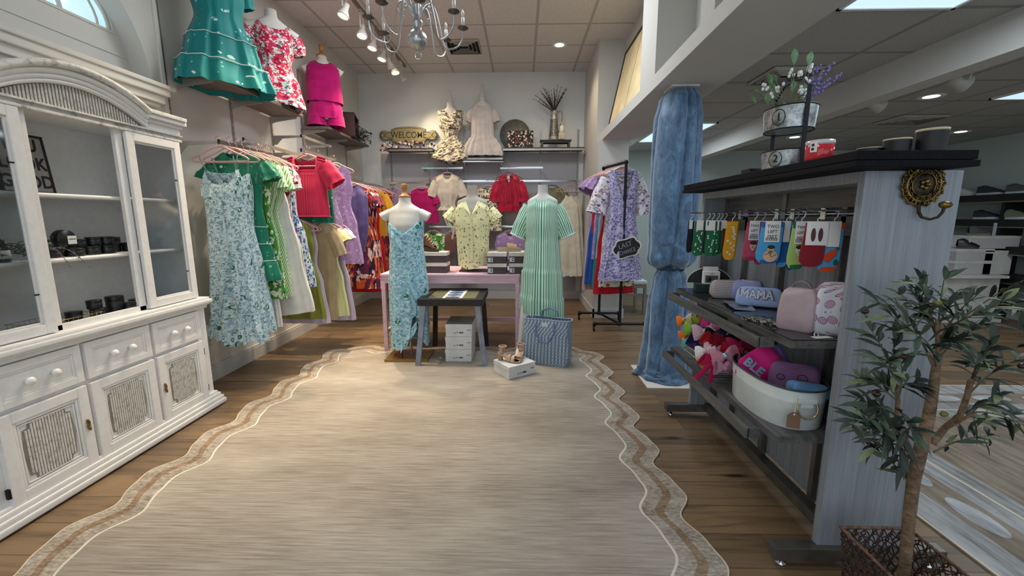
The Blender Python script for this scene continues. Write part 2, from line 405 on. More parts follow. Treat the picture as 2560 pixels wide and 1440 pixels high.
# ================================================================ RUGS
def streak(name, a, b, sx=3, sy=55, fine=260):
    t = NT(name, .95, spec=.1); v = t.vec('Object'); x, y, z = t.sep(v)
    n1 = t.noise(t.comb(t.math('MULTIPLY', x, sx), t.math('MULTIPLY', y, sy), 0), 1.0, 5, .65)
    n2 = t.noise(t.comb(t.math('MULTIPLY', x, sx * .25), t.math('MULTIPLY', y, 2.5), 3), 1.2, 3)
    f = t.math('MULTIPLY_ADD', n2, .5, t.math('MULTIPLY', n1, .75))
    t.col(t.ramp(f, [(.46, lin(a)), (.76, lin(b))])); t.bump(t.noise(v, fine, 2), .3, .002)
    return t.m
def mottle(name, a, b, sc=70):
    t = NT(name, .95, spec=.1); v = t.vec('Object', scale=(.6, 1.4, 1)); n = t.noise(v, sc, 4, .7); n2 = t.noise(v, 9, 2)
    t.col(t.ramp(t.math('MULTIPLY_ADD', n2, .35, t.math('MULTIPLY', n, .8)), [(.42, lin(a)), (.72, lin(b))])); t.bump(n, .3, .003)
    return t.m
RC = streak('rug_field', (132, 123, 112), (176, 168, 157), 4.5, 110); RB1 = mottle('rug_border', (124, 113, 100), (184, 176, 164)); RBR = mottle('rug_brown', (112, 92, 72), (158, 138, 116))
RLN = plain('rug_cream_line', (214, 208, 196), .95); REDGE = plain('rug_binding', (200, 190, 170), .9)
def rrect(x0, x1, y0, y1, r, n=720):
    """arc-length points + outward normals of a rounded rectangle"""
    segs = []; 
    L = [(x1, y0 + r, 0, 1, (y1 - y0 - 2 * r)), None, (x1 - r, y1, -1, 0, (x1 - x0 - 2 * r)), None, (x0, y1 - r, 0, -1, (y1 - y0 - 2 * r)), None, (x0 + r, y0, 1, 0, (x1 - x0 - 2 * r)), None]
    cen = {1: (x1 - r, y1 - r, 0), 3: (x0 + r, y1 - r, 90), 5: (x0 + r, y0 + r, 180), 7: (x1 - r, y0 + r, 270)}
    q = PI * r / 2; tot = 2 * (x1 - x0 - 2 * r) + 2 * (y1 - y0 - 2 * r) + 4 * q; out = []
    for i in range(n):
        s = tot * i / n; k = 0
        while True:
            ln = L[k][4] if L[k] else q
            if s <= ln or k == 7: break
            s -= ln; k += 1
        if L[k]:
            x, y, dx, dy, _ = L[k]; out.append((x + dx * s, y + dy * s, dy, -dx, tot * i / n))
        else:
            cx, cy, a0 = cen[k]; a = math.radians(a0) + s / r; out.append((cx + r * math.cos(a), cy + r * math.sin(a), math.cos(a), math.sin(a), tot * i / n))
    return out, tot
base, tot = rrect(-1.93, .755, -.55, 4.15, .28); nw = round(tot / .405)
def ring(off, amp, ph=0):
    P = []
    for x, y, nx, ny, s in base:
        a = 2 * PI * s / tot * nw + ph; w = amp * (math.sin(a) + .28 * math.sin(2 * a + .6)); P.append((x + nx * (w - off), y + ny * (w - off)))
    return P
def shift(P, n, k): return P
rings = [(0, .034, 0), (.006, .034, 0), (.070, .034, -.25), (.108, .034, -.45), (.17, .030, -.7), (.181, .030, -.72)]
RR = [ring(*r) for r in rings]; mats = [REDGE, RB1, RBR, RB1, RLN, RC]
mb = MB(); nn = len(base)
lo = [(x, y, .001) for x, y in RR[0]]; hi = [(x, y, .009) for x, y in RR[0]]
mb.quad(lo + hi, [(i, (i + 1) % nn, (i + 1) % nn + nn, i + nn) for i in range(nn)])
for k in range(5):
    mb.cur = k
    A = [(x, y, .010) for x, y in RR[k]]; B = [(x, y, .010) for x, y in RR[k + 1]]
    mb.quad(A + B, [(i, (i + 1) % nn, (i + 1) % nn + nn, i + nn) for i in range(nn)])
mb.cur = 5; mb.quad([(x, y, .010) for x, y in RR[5]], [tuple(range(nn))])
rug = mb.build('scalloped_rug', mats)
tag(rug, 'large beige streaked rug with wavy scalloped brown and cream border on the wood floor', 'rug')
# second rug
mb = MB(); X0, Y1 = 1.765, 3.24; r2 = [REDGE, streak('rug2_light', (120, 118, 116), (176, 176, 176), 30, 4), streak('rug2_band', (108, 96, 84), (150, 138, 124), 30, 4), streak('rug2_oval', (138, 140, 142), (188, 190, 192), 30, 4)]
bands = [(0, .012, 0), (.012, .17, 1), (.17, .34, 2), (.34, .44, 1), (.44, .455, 0), (.455, .55, 1)]
for a, b, m in bands:
    mb.cur = m; mb.box(X0 + a, X0 + b, -.8, Y1 - a, .001, .009)
    mb.box(X0 + b, 5.6, Y1 - b, Y1 - a, .001, .009)
mb.cur = 2; mb.box(X0 + .55, 5.6, -.8, Y1 - .55, .001, .009)
mb.cur = 3
for k in range(12):
    mb.quad([(X0 + .255 + .055 * math.cos(a), Y1 - .5 - .34 * k + .13 * math.sin(a), .0096) for a in [2 * PI * i / 20 for i in range(20)]], [tuple(range(20))])
for k in range(10):
    mb.quad([(X0 + .6 + .36 * k + .13 * math.cos(a), Y1 - .255 + .055 * math.sin(a), .0096) for a in [2 * PI * i / 20 for i in range(20)]], [tuple(range(20))])
tag(mb.build('patterned_rug', r2), 'grey brown rug with oval patterned border on the floor right of the tree', 'rug')

# ================================================================ HUTCH
t = NT('distressed_white', .45); v = t.vec('Object')
n = t.noise(v, 26, 4, .7); st = t.noise(t.vec('Object', scale=(14, 90, 6)), 1.2, 3)
c = t.ramp(n, [(.25, lin((220, 219, 217))), (.7, lin((232, 231, 229)))])
c = t.mix(t.ramp(st, [(.66, (0, 0, 0)), (.8, (.35, .35, .35))]), c, lin((196, 194, 190)))
t.col(c); t.bump(n, .08, .003); WW = t.m
t = NT('antiqued_white', .6); v = t.vec('Object'); n = t.noise(v, 22, 5, .75)
t.col(t.ramp(n, [(.34, lin((150, 148, 138))), (.46, lin((206, 204, 198))), (.7, lin((228, 227, 223)))])); AW = t.m
t = NT('wicker_flutes', .7); v = t.vec('Object'); n = t.noise(v, 38, 4, .8)
t.col(t.ramp(n, [(.34, lin((172, 168, 156))), (.52, lin((220, 217, 210)))])); FL = t.m
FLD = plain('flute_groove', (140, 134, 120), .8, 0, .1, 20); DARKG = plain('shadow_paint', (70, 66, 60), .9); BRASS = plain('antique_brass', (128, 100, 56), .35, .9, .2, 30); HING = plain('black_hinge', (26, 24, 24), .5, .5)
WHT = plain('knob_white', (232, 230, 226), .35)
hx = -2.19; hy0, hy1 = 1.50, 2.785
H = thing('china_hutch', 'tall white distressed china hutch with glass doors and arched crown against the left wall', 'china cabinet', (XL, 2.14, 0))
Hc = Matrix.Translation((-XL, -2.14, 0))
def hp(mb, name, m, parent=None, label=None): return mb.build(name, m, parent or H, label, M=Hc)
b = MB(); b.box(XL + .005, hx - .01, hy0, hy1, .10, .745)
hp(b, 'base_cabinet', WW)
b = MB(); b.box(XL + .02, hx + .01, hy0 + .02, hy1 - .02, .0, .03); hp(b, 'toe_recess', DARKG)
b = MB()
for dx, z0, z1 in ((.045, .012, .042), (.036, .042, .068), (.024, .068, .092), (.012, .092, .108)): b.box(XL + .005, hx + dx, hy0 - dx, hy1 + dx, z0, z1, bev=.009)
hp(b, 'plinth', WW)
b = MB()
for dx, z0, z1 in ((.012, .715, .738), (.03, .738, .752), (.045, .752, .775), (.030, .775, .790)): b.box(XL + .005, hx + dx, hy0 - dx * .6, hy1 + dx * .45, z0, z1, bev=.007)
hp(b, 'countertop', WW)
doors = [(1.572, 1.938), (1.958, 2.328), (2.349, 2.712)]
def rframe(mb, y0, y1, z0, z1, w, x0, x1, bev=.003):
    mb.box(x0, x1, y0, y0 + w, z0, z1, bev=bev); mb.box(x0, x1, y1 - w, y1, z0, z1, bev=bev)
    mb.box(x0, x1, y0 + w, y1 - w, z0, z0 + w, bev=bev); mb.box(x0, x1, y0 + w, y1 - w, z1 - w, z1, bev=bev)
for i, (y0, y1) in enumerate(doors):
    # drawer
    b = MB(); rframe(b, y0, y1, .522, .708, .034, hx - .01, hx + .012); b.box(hx - .01, hx + .004, y0 + .03, y1 - .03, .55, .68)
    rframe(b, y0 + .034, y1 - .034, .556, .674, .010, hx, hx + .009, .004)
    dr = hp(b, 'drawer', WW)
    for s in (-1, 1):
        k = MB(); M = Matrix.Translation((hx + .004, (y0 + y1) / 2 + s * .052, .615)) @ Matrix.Rotation(PI / 2, 4, 'Y')
        k.lathe([(.009, 0), (.008, .012), (.017, .018), (.0195, .026), (.016, .034), (.0001, .038)], n=18, M=M); hp(k, 'knob', WHT, dr)
    # door
    z0, z1 = .092, .500
    b = MB(); rframe(b, y0, y1, z0, z1, .048, hx - .01, hx + .014, .004); b.box(hx - .012, hx + .0, y0 + .04, y1 - .04, z0 + .04, z1 - .04)
    rframe(b, y0 + .048, y1 - .048, z0 + .048, z1 - .048, .014, hx, hx + .010, .006); rframe(b, y0 + .066, y1 - .066, z0 + .066, z1 - .066, .007, hx, hx + .007, .003)
    dd = hp(b, 'door', WW)
    cy, cz = (y0 + y1) / 2, (z0 + z1) / 2; hw, hh = (y1 - y0) / 2 - .088, (z1 - z0) / 2 - .078; ntc = .020
    P = [(-hw + ntc, -hh - .012), (0, -hh - .026), (hw - ntc, -hh - .012), (hw - ntc * .8, -hh + ntc * .8), (hw + .004, -hh + ntc), (hw + .012, 0), (hw + .004, hh - ntc), (hw - ntc * .8, hh - ntc * .8), (hw - ntc, hh + .012), (0, hh + .026), (-hw + ntc, hh + .012), (-hw + ntc * .8, hh - ntc * .8), (-hw - .004, hh - ntc), (-hw - .012, 0), (-hw - .004, -hh + ntc), (-hw + ntc * .8, -hh + ntc * .8)]
    b = MB(); b.cur = 1; b.prism([(cy + a, cz + c_) for a, c_ in P], hx - .002, hx + .0030, 'X'); b.cur = 0
    nfl = 16
    for k in range(nfl):
        a = -hw + (2 * hw) * (k + .5) / nfl
        e = hh + .012 * (1 - abs(a) / hw) - (ntc * 1.25 if abs(a) > hw - ntc * .9 else 0)
        b.tube([(hx + .004, cy + a, cz - e), (hx + .004, cy + a, cz + e)], .0040, 6)
    hp(b, 'fluted_panel', [FL, FLD], dd)
    hs = MB(); yk = y1 - .026 if i == 0 else (y0 + .026 if i == 2 else None)
    if yk:
        for k in range(-3, 4):
            hs.ball((hx + .019, yk + .004 * math.sin(k * 1.7), .30 + k * .0085), .0065 if k % 2 else .009, 4, (.6, 1, 1))
        hp(hs, 'handle', BRASS, dd)
    if i != 1:
        for zz in (.16, .42):
            ye = y0 - .004 if i == 0 else y1 + .003
            hp(MB().box(hx - .004, hx + .010, ye - .006, ye + .006, zz - .022, zz + .022), 'hinge', HING, dd)
# upper case
ux = -2.21; uy0, uy1 = 1.535, 2.752; zt = 1.80
b = MB(); b.box(XL + .003, XL + .02, uy0, uy1, .79, 1.84); b.box(XL + .003, ux - .02, uy0, uy0 + .02, .79, 1.84); b.box(XL + .003, ux - .02, uy1 - .02, uy1, .79, 1.84)
b.box(XL + .021, ux - .022, uy0 + .021, uy1 - .021, 1.81, 1.835)
hp(b, 'upper_case', WW)
b = MB(); rframe(b, uy0, uy1, .788, 1.835, .032, ux - .02, ux); 
for yc in (1.888, 2.345): b.box(ux - .02, ux, yc - .022, yc + .022, .79, 1.82, bev=.003)
hp(b, 'face_frame', WW)
for zz, in ((1.44,), (1.13,)):
    b = MB(); b.box(XL + .02, ux - .032, uy0 + .02, uy1 - .02, zz - .018, zz); b.tube([(ux - .034, uy0 + .02, zz - .009), (ux - .034, uy1 - .02, zz - .009)], .0105, 8); hp(b, 'shelf', WW)
GLASS = bpy.data.materials.new('door_glass'); GLASS.use_nodes = True; g = GLASS.node_tree; g.nodes.clear()
o_ = g.nodes.new('ShaderNodeOutputMaterial'); mx = g.nodes.new('ShaderNodeMixShader'); tr = g.nodes.new('ShaderNodeBsdfTransparent'); gl = g.nodes.new('ShaderNodeBsdfGlossy'); lw = g.nodes.new('ShaderNodeFresnel')
tr.inputs[0].default_value = (.80, .82, .84, 1); gl.inputs['Roughness'].default_value = .06; lw.inputs[0].default_value = 1.5
mx.inputs[0].default_value = .07; g.links.new(tr.outputs[0], mx.inputs[1]); g.links.new(gl.outputs[0], mx.inputs[2]); g.links.new(mx.outputs[0], o_.inputs[0])
for y0, y1 in ((1.548, 1.872), (2.372, 2.742)):
    b = MB(); rframe(b, y0, y1, .795, 1.80, .046, ux, ux + .020, .004); rframe(b, y0 + .046, y1 - .046, .841, 1.754, .011, ux + .002, ux + .012, .004)
    dd = hp(b, 'glass_door', WW); hp(MB().box(ux + .004, ux + .007, y0 + .05, y1 - .05, .845, 1.75), 'glass_pane', GLASS, dd)
    for zz in (.98, 1.56): hp(MB().box(ux + .0085, ux + .014, y1 - .062, y1 - .044, zz - .003, zz + .003), 'catch', HING, dd)
# entablature + arched crown
b = MB()
for dx, z0, z1 in ((.022, 1.801, 1.815), (.012, 1.815, 1.832), (.028, 1.832, 1.842)): b.box(ux - .015, ux + dx, uy0 - dx * .4, uy1 + dx * .5, z0, z1, bev=.004)
hp(b, 'frieze_moulding', AW)
ax = ux + .01; cy = 2.143
def arcz(y, zpk, zend, hw):
    u = max(-1, min(1, (y - cy) / hw)); return zend + (zpk - zend) * math.sqrt(max(0, 1 - .93 * u * u)) - (zpk - zend) * math.sqrt(.07) * (abs(u) ** 3) * 0
b = MB()
# fluted fan panel
hwf = .345
ys = [cy - hwf + 2 * hwf * k / 40 for k in range(41)]
fz = lambda y: 1.835 + (1.955 - 1.835) * (1 - ((y - cy) / (hwf + .012)) ** 2)
b.cur = 1; b.prism([(y, 1.84) for y in ys] + [(y, fz(y)) for y in reversed(ys)], ax - .02, ax - .004, 'X'); b.cur = 0
for k in range(44):
    y = cy - hwf + 2 * hwf * (k + .5) / 44; b.tube([(ax - .003, y, 1.84), (ax - .003, y, fz(y) - .002)], .0042, 6)
hp(b, 'fluted_fan', [FL, FLD])
b = MB()
arcfn = lambda y, o: 1.845 + o + (1.955 + .0 - 1.845) * max(0, (1 - ((y - cy) / (hwf + .02)) ** 2))
def sweep_arc(o, r, x, y0, y1, n=44): b.tube([(x, lerp(y0, y1, k / n), arcfn(lerp(y0, y1, k / n), o)) for k in range(n + 1)], r, 8)
E0, E1 = cy - hwf - .02, cy + hwf + .02
ysb = [lerp(E0, E1, k / 44) for k in range(45)]
b.prism([(y, arcfn(y, .0)) for y in ysb] + [(y, arcfn(y, .075)) for y in reversed(ysb)], XL + .06, ax + .012, 'X')
sweep_arc(.008, .011, ax + .012, E0, E1); sweep_arc(.03, .014, ax + .016, E0, E1); sweep_arc(.055, .016, ax + .026, E0, E1)
hp(b, 'arched_crown', WW)
b = MB(); b.prism([(y, arcfn(y, .068)) for y in ysb] + [(y, arcfn(y, .10)) for y in reversed(ysb)], XL + .06, ax + .05, 'X'); sweep_arc(.084, .017, ax + .046, E0, E1)
hp(b, 'crown_cap', AW)
for ya, yb_ in ((uy0, E0 + .01), (E1 - .01, uy1)):
    b = MB()
    for dx, z0, z1 in ((.010, 1.842, 1.895), (.024, 1.88, 1.90), (.044, 1.90, 1.925)): b.box(XL + .06, ax + dx, ya - (dx * .6 if ya == uy0 else 0), yb_ + (dx * .6 if ya != uy0 else 0), z0, z1, bev=.005)
    hp(b, 'cornice', WW)
    hp(MB().box(XL + .06, ax + .055, ya - .02, yb_ + .02, 1.925, 1.948, bev=.006), 'cornice_cap', AW)

# contents of the hutch
BLK = plain('matte_black_tin', (22, 22, 25), .38, .0); LID = plain('black_lid', (30, 30, 34), .3, .3); LABW = plain('label_white', (225, 224, 220), .6); INK = plain('ink', (36, 34, 36), .7)
def tin(x, y, z, r, h, lab, face=None):
    t = thing('candle_tin', lab, 'candle tin', (x, y, z), group=None)
    MB().lathe([(r * .96, 0), (r, .003), (r, h * .72), (r * .97, h * .74)], n=22).build('tin_body', BLK, t)
    MB().lathe([(r * 1.02, h * .73), (r * 1.03, h * .76), (r * 1.03, h * .97), (r * 1.0, h), (.0001, h)], n=22).build('lid', LID, t)
    return t
# lower shelf tins
x = -2.33
tin(-2.36, 2.10, .791, .034, .048, 'squat black candle tin behind the gold wire basket, furthest left of the lower group')
tin(-2.30, 2.17, .791, .034, .05, 'black candle tin in the lower group with another tin on it')
tin(-2.31, 2.165, .842, .032, .046, 'black candle tin stacked on top of another in the lower hutch group')
tin(-2.30, 2.27, .791, .040, .10, 'tall black candle jar standing in the lower part of the hutch'); tin(-2.26, 2.315, .791, .033, .055, 'low black candle tin at the foot of the tall jar in the hutch')
tin(-2.34, 2.44, .791, .034, .05, 'black candle tin behind the right glass door on the hutch bottom')
# middle shelf tins
for k, (xx, yy, zz, r, h, l) in enumerate([(-2.33, 2.02, 1.131, .04, .035, 'flat black tin at the leafy end of the middle hutch shelf'), (-2.31, 2.11, 1.131, .042, .04, 'flat black tin under the upright labelled one on the middle shelf'),
        (-2.32, 2.205, 1.131, .04, .045, 'black tin in the bottom row centre of the middle hutch shelf'), (-2.32, 2.295, 1.131, .038, .045, 'black tin in the bottom row beside the right post of the hutch'),
        (-2.34, 2.17, 1.172, .03, .042, 'small black tin just right of the labelled upright tin'), (-2.33, 2.235, 1.177, .033, .045, 'black tin on the second layer, centre of the middle shelf'), (-2.33, 2.305, 1.177, .034, .045, 'black tin on the second layer against the right post'),
        (-2.33, 2.44, 1.131, .034, .05, 'black tin seen through the right glass door, in front'), (-2.38, 2.39, 1.131, .036, .085, 'taller black tin seen through the right glass door, behind')]):
    tin(xx, yy, zz, r, h, l)
t = thing('labelled_tin', 'round black tin on its edge with white paper label, middle hutch shelf', 'candle tin', (-2.315, 2.075, 1.173))
M = Matrix.Translation((-.02, 0, .046)) @ Matrix.Rotation(PI / 2, 4, 'Y')
MB().lathe([(.044, 0), (.046, .004), (.046, .036), (.044, .04), (.0001, .04)], n=30, M=M).build('tin_body', BLK, t)
l = MB().box(.0205, .0215, .0, .042, .02, .062).build('paper_label', LABW, t)
text_part('label_text', 'CANDLE TIN', .006, INK, t, (.022, .021, .045), (PI / 2, 0, PI / 2))
# leather sign
t = NT('lace_board', .8); v = t.vec('Object'); w = t.wave(t.vec('Object', rot=(.7, 0, 0)), 110, 1.0, 'Y'); t.col(t.ramp(w, [(.2, lin((84, 78, 76))), (.6, lin((186, 180, 174)))])); LB = t.m
s_ = thing('word_sign', 'rectangular black and white lace pattern word sign leaning on the top hutch shelf', 'sign', (-2.42, 2.10, 1.442), rz=0)
s_.rotation_euler = (0, -.10, 0)
MB().box(0, .008, -.16, .065, 0, .285).build('board', LB, s_)
b = MB(); rframe(b, -.162, .067, -.001, .287, .012, -.001, .010, 0); 
for k in range(24):
    b.ball((.009, -.155 + k * .0095, .283), .0042, 3); b.ball((.009, -.155 + k * .0095, .004), .0042, 3)
    b.ball((.009, .061, .006 + k * .0117), .0042, 3); b.ball((.009, -.156, .006 + k * .0117), .0042, 3)
b.build('lace_border', plain('lace_black', (40, 36, 36), .8), s_)
for k, w_ in enumerate(('YOU', 'LOOK', 'GOOD')): text_part('lettering', w_, .085, plain('lace_black', (40, 36, 36), .8), s_, (.0088, -.048, .232 - k * .088), (PI / 2, 0, PI / 2), bold=.002, sx=.86)
# bottles at the left end
for k, (yy, hgt) in enumerate(((1.66, .10), (1.73, .12), (1.80, .10))):
    t = thing('dropper_bottle', ['amber bottle furthest left behind the left glass door', 'tall labelled dropper bottle behind the left glass door', 'labelled bottle behind the left glass door beside its stile'][k], 'bottle', (-2.30, yy, 1.131))
    MB().lathe([(.024, 0), (.026, .004), (.026, hgt * .6), (.012, hgt * .74), (.012, hgt * .8)], n=16).build('bottle_body', plain('amber_glass', (52, 34, 26), .2), t)
    MB().lathe([(.014, hgt * .78), (.014, hgt), (.008, hgt * 1.02), (.0001, hgt * 1.02)], n=12).build('cap', BLK, t)
    MB().lathe([(.0265, hgt * .15), (.0265, hgt * .52)], n=16).build('label_wrap', LABW, t)
# artificial greenery on the middle shelf
LEAF = plain('dusty_leaf', (92, 104, 86), .75, 0, .25, 30)
def leaf(mb, p, d, L, w, up=Vector((0, 0, 1)), droop=.3, cup=.25):
    d = Vector(d).normalized(); s = d.cross(up)
    if s.length < 1e-3: s = Vector((1, 0, 0))
    s.normalize(); n = s.cross(d); P = []; 
    for i, (u, ww) in enumerate(((0, .06), (.2, .62), (.45, 1), (.72, .72), (1, .04))):
        c = Vector(p) + d * (L * u) - Vector((0, 0, 1)) * (droop * L * u * u)
        P.append([c - s * (w * ww / 2) + n * (w * cup * ww), c, c + s * (w * ww / 2) + n * (w * cup * ww)])
    mb.grid(P)
gr = thing('faux_greenery_sprig', 'dusty green artificial leaf spray lying on the middle hutch shelf', 'artificial plant', (-2.31, 1.93, 1.131))
b = MB(); st = MB(); rnd.seed(3)
for k in range(9):
    a = rnd.uniform(-.5, .5) + (PI / 2 if k % 2 else -PI / 2); L = rnd.uniform(.1, .19); el = rnd.uniform(.1, .9)
    pts = [Vector((0, 0, .01)) + Vector((math.cos(a) * .35, math.sin(a), 0)) * (L * q) + Vector((0, 0, 1)) * (L * q * el * (1.3 - q * .9)) for q in [i / 6 for i in range(7)]]
    st.tube(pts, .0016, 5)
    for i, p in enumerate(pts[1:]):
        for s in (-1, 1):
            leaf(b, p, Vector((rnd.uniform(-.2, .6), s * rnd.uniform(.2, 1), rnd.uniform(0, .8))), rnd.uniform(.03, .05), .018)
b.build('leaves', LEAF, gr); st.build('stems', plain('stem_grey', (84, 78, 66), .8), gr)
b = MB(); 
for e in ((.06, .13, -.055), (.08, .02, -.04)):
    pts = [Vector((.03, .0, .02)).lerp(Vector((e[0] + .03, e[1] + .03, .0)), q) + Vector((0, 0, .05 * math.sin(q * PI) + e[2] * q * q)) for q in [i / 10 for i in range(11)]]
    for i, p in enumerate(pts[3:]): b.ball(p, .0045, 4, (1, 1, .8))
    b.tube(pts, .0014, 5)
b.build('lavender_tips', plain('faded_lavender', (112, 106, 118), .9), gr)
# gold wire basket
wb = thing('wire_basket', 'flat gold wire basket at the bottom of the open hutch centre', 'basket', (-2.30, 1.98, .792))
b = MB()
for k in range(13): yk = -.14 + .28 * k / 12; b.tube([(-.10, yk, .042), (-.09, yk, .002), (.06, yk, .002), (.07, yk, .042)], .0010, 4)
for k in range(7): xk = -.09 + .15 * k / 6; b.tube([(xk, -.148, .042), (xk, -.14, .0025), (xk, .14, .0025), (xk, .148, .042)], .0010, 4)
for zz in (.022, .042): b.tube([(-.10, -.148, zz), (.07, -.148, zz), (.07, .148, zz), (-.10, .148, zz)], .0013, 5, closed=True)
b.build('wire_grid', plain('gold_wire', (176, 160, 112), .35, .8), wb)
# ================================================================ GONDOLA
t = NT('grey_oak_laminate', .5); v = t.vec('Object'); x, y, z = t.sep(v)
g = t.noise(t.comb(t.math('MULTIPLY', x, 30), t.math('MULTIPLY', y, 30), t.math('MULTIPLY', z, 1.0)), 2.0, 5, .6, .3)
g2 = t.noise(t.comb(t.math('MULTIPLY', x, 160), t.math('MULTIPLY', y, 160), t.math('MULTIPLY', z, 3)), 1.0, 3)
t.col(t.ramp(t.math('MULTIPLY_ADD', g2, .35, t.math('MULTIPLY', g, .7)), [(.34, lin((120, 126, 134))), (.70, lin((152, 159, 167)))])); GO = t.m
t = NT('dark_grey_oak', .4); v = t.vec('Object'); x, y, z = t.sep(v)
g = t.noise(t.comb(t.math('MULTIPLY', x, 26), t.math('MULTIPLY', y, 1.6), t.math('MULTIPLY', z, 26)), 2.0, 5, .6, .3)
t.col(t.ramp(g, [(.35, lin((66, 66, 66))), (.7, lin((104, 103, 101)))])); GD = t.m
STEEL = plain('brushed_steel', (118, 116, 112), .35, .75, .1, 12); CHROME = plain('chrome', (200, 202, 206), .12, 1.0, .02)
t = NT('black_stained_wood', .75, spec=.15); v = t.vec('Object', scale=(30, 2, 30)); g = t.noise(v, 2, 4, .6); t.col(t.ramp(g, [(.3, lin((9, 10, 13))), (.7, lin((20, 22, 28)))])); t.bump(g, .3, .003); BW = t.m
GY0, GY1 = 1.45, 2.70
Gd = thing('gondola_display', 'tall grey oak shelving unit with black top board and steel feet', 'shelving unit', (1.29, 2.08, 0))
GM = Matrix.Translation((-1.29, -2.08, 0))
def gp(mb, name, m, parent=None, label=None): return mb.build(name, m, parent or Gd, label, M=GM)
gp(MB().box(1.130, 1.445, GY0, GY0 + .03, .082, 1.472, bev=.003), 'end_panel', GO)
gp(MB().box(1.130, 1.445, GY1 - .02, GY1 + .01, .082, 1.472, bev=.003), 'end_panel', GO)
gp(MB().box(1.285, 1.30, GY0 + .03, GY1 - .02, .10, 1.44), 'back_panel', GO)
gp(MB().box(1.13, 1.445, GY0 + .03, GY1 - .02, 1.435, 1.472), 'top_rail', GO)
gp(MB().box(1.262, 1.285, GY0 + .03, GY1 - .02, 1.36, 1.435).box(1.262, 1.285, GY0 + .03, GY1 - .02, 1.25, 1.325), "cross_rail", GD)
for y in (GY0 + .05, 2.08, GY1 - .045, 1.70, 2.42):
    if y in (1.70, 2.42): 
        mb = MB().box(1.262, 1.286, y - .013, y + .013, .09, 1.36)
    else: mb = MB().box(1.255, 1.285, y - .015, y + .015, .09, 1.44)
    gp(mb, 'upright', STEEL)
gp(MB().box(1.225, 1.275, GY0 + .03, GY1 - .02, .045, .095), 'bottom_rail', STEEL)
gp(MB().box(1.015, 1.385, 1.345, 2.75, 1.473, 1.492, bev=.003).box(1.02, 1.38, 1.35, 2.745, 1.494, 1.522, bev=.003), 'top_board', BW)
for y, xx in ((1.455, .965), (2.70, .975)):
    f = gp(MB().box(xx, 1.60, y - .028, y + .022, .032, .082, bev=.003), 'foot', STEEL)
    gp(MB().lathe([(.020, 0), (.020, .006), (.008, .01), (.007, .035)], c=(xx + .04, y, 0), n=14), 'leveller', CHROME, f)
    gp(MB().lathe([(.020, 0), (.020, .006), (.008, .01), (.007, .035)], c=(1.56, y, 0), n=14), 'leveller', CHROME, f)
def shelf(z, xf, y0, y1, raily0):
    s = gp(MB().prism([(xf, y0 + .0), (1.25, y0 + .0), (1.25, y1), (xf, y1)], z - .028, z, 'Z'), 'shelf', GD)
    gp(MB().box(xf - .060, xf - .045, raily0, y1 - .02, z - .062, z - .018, bev=.002).box(xf - .05, xf + .01, raily0, raily0 + .01, z - .06, z - .02).box(xf - .05, xf + .01, y1 - .04, y1 - .03, z - .06, z - .02), 'price_rail', GD, s)
    return s
S1 = shelf(.875, .985, 1.505, 2.665, 1.62); gp(MB().box(.99, 1.25, 1.51, 2.66, .8752, .879), 'glass_liner', plain('smoked_glass_liner', (40, 42, 44), .06), S1)
S2 = shelf(.50, .965, 1.505, 2.64, 1.60)
for y in (1.70, 2.42):
    for z in (.847, .472): gp(MB().prism([(1.26, z), (1.03, z), (1.26, z - .06)], y - .004, y + .004, 'Y'), 'shelf_bracket', STEEL)
# hang bar for the socks
t = MB()
for z in (1.335,):
    t.tube([(1.262, GY0 + .10, z), (1.262, GY1 - .05, z)], .007, 8)
for y in (1.60, 1.78, 1.98, 2.10, 2.45): t.box(1.235, 1.266, y - .016, y + .016, z - .025, z + .025, bev=.003)
gp(t, 'hang_bar', CHROME)
# brass rosette hook on the end panel
def near(px, Y):  # handy only for reading: nothing
    return None
rk = thing('rosette_hook', 'antique brass scrolled rosette coat hook on the gondola end panel', 'coat hook', (1.312, GY0 - .001, 1.426))
BR = plain('aged_gold', (120, 98, 52), .38, .85, .45, 60); BRD = plain('aged_bronze', (62, 50, 38), .5, .7, .3, 40)
b = MB(); M = Matrix.Rotation(PI / 2, 4, 'X')
b.lathe([(.062, .0), (.060, .008), (.045, .010), (.040, .006), (.036, .010), (.020, .012), (.0001, .014)], n=36, M=M)
b.build('rosette_plate', BRD, rk)
b = MB()
for k in range(14):
    a = 2 * PI * k / 14
    for j, (rr, sz, off) in enumerate(((.060, .0115, 0), (.048, .007, .22))):
        c = Vector((math.cos(a + off) * rr, -.010, math.sin(a + off) * rr))
        pts = [c + Vector((math.cos(a + q * 1.7 * PI) * sz * (1 - q * .55), -.003 * q, math.sin(a + q * 1.7 * PI) * sz * (1 - q * .55))) for q in [i / 12 for i in range(13)]]
        b.tube(pts, .0026 if j == 0 else .0018, 5)
b.tube([(math.cos(2 * PI * i / 36) * .054, -.010, math.sin(2 * PI * i / 36) * .054) for i in range(36)], .0042, 6, closed=True)
b.tube([(math.cos(2 * PI * i / 72) * (.067 + .003 * math.sin(2 * PI * i / 72 * 14)), -.007, math.sin(2 * PI * i / 72) * (.067 + .003 * math.sin(2 * PI * i / 72 * 14))) for i in range(72)], .0035, 6, closed=True)
for k in range(5): a = 2 * PI * k / 5; b.ball((math.cos(a) * .011, -.016, math.sin(a) * .011), .0075, 5, (1, .6, 1))
b.ball((0, -.019, 0), .006, 5)
b.tube([(math.cos(2 * PI * i / 30) * .038, -.011, math.sin(2 * PI * i / 30) * .038) for i in range(30)], .0022, 5, closed=True)
b.build('scroll_ring', BR, rk)
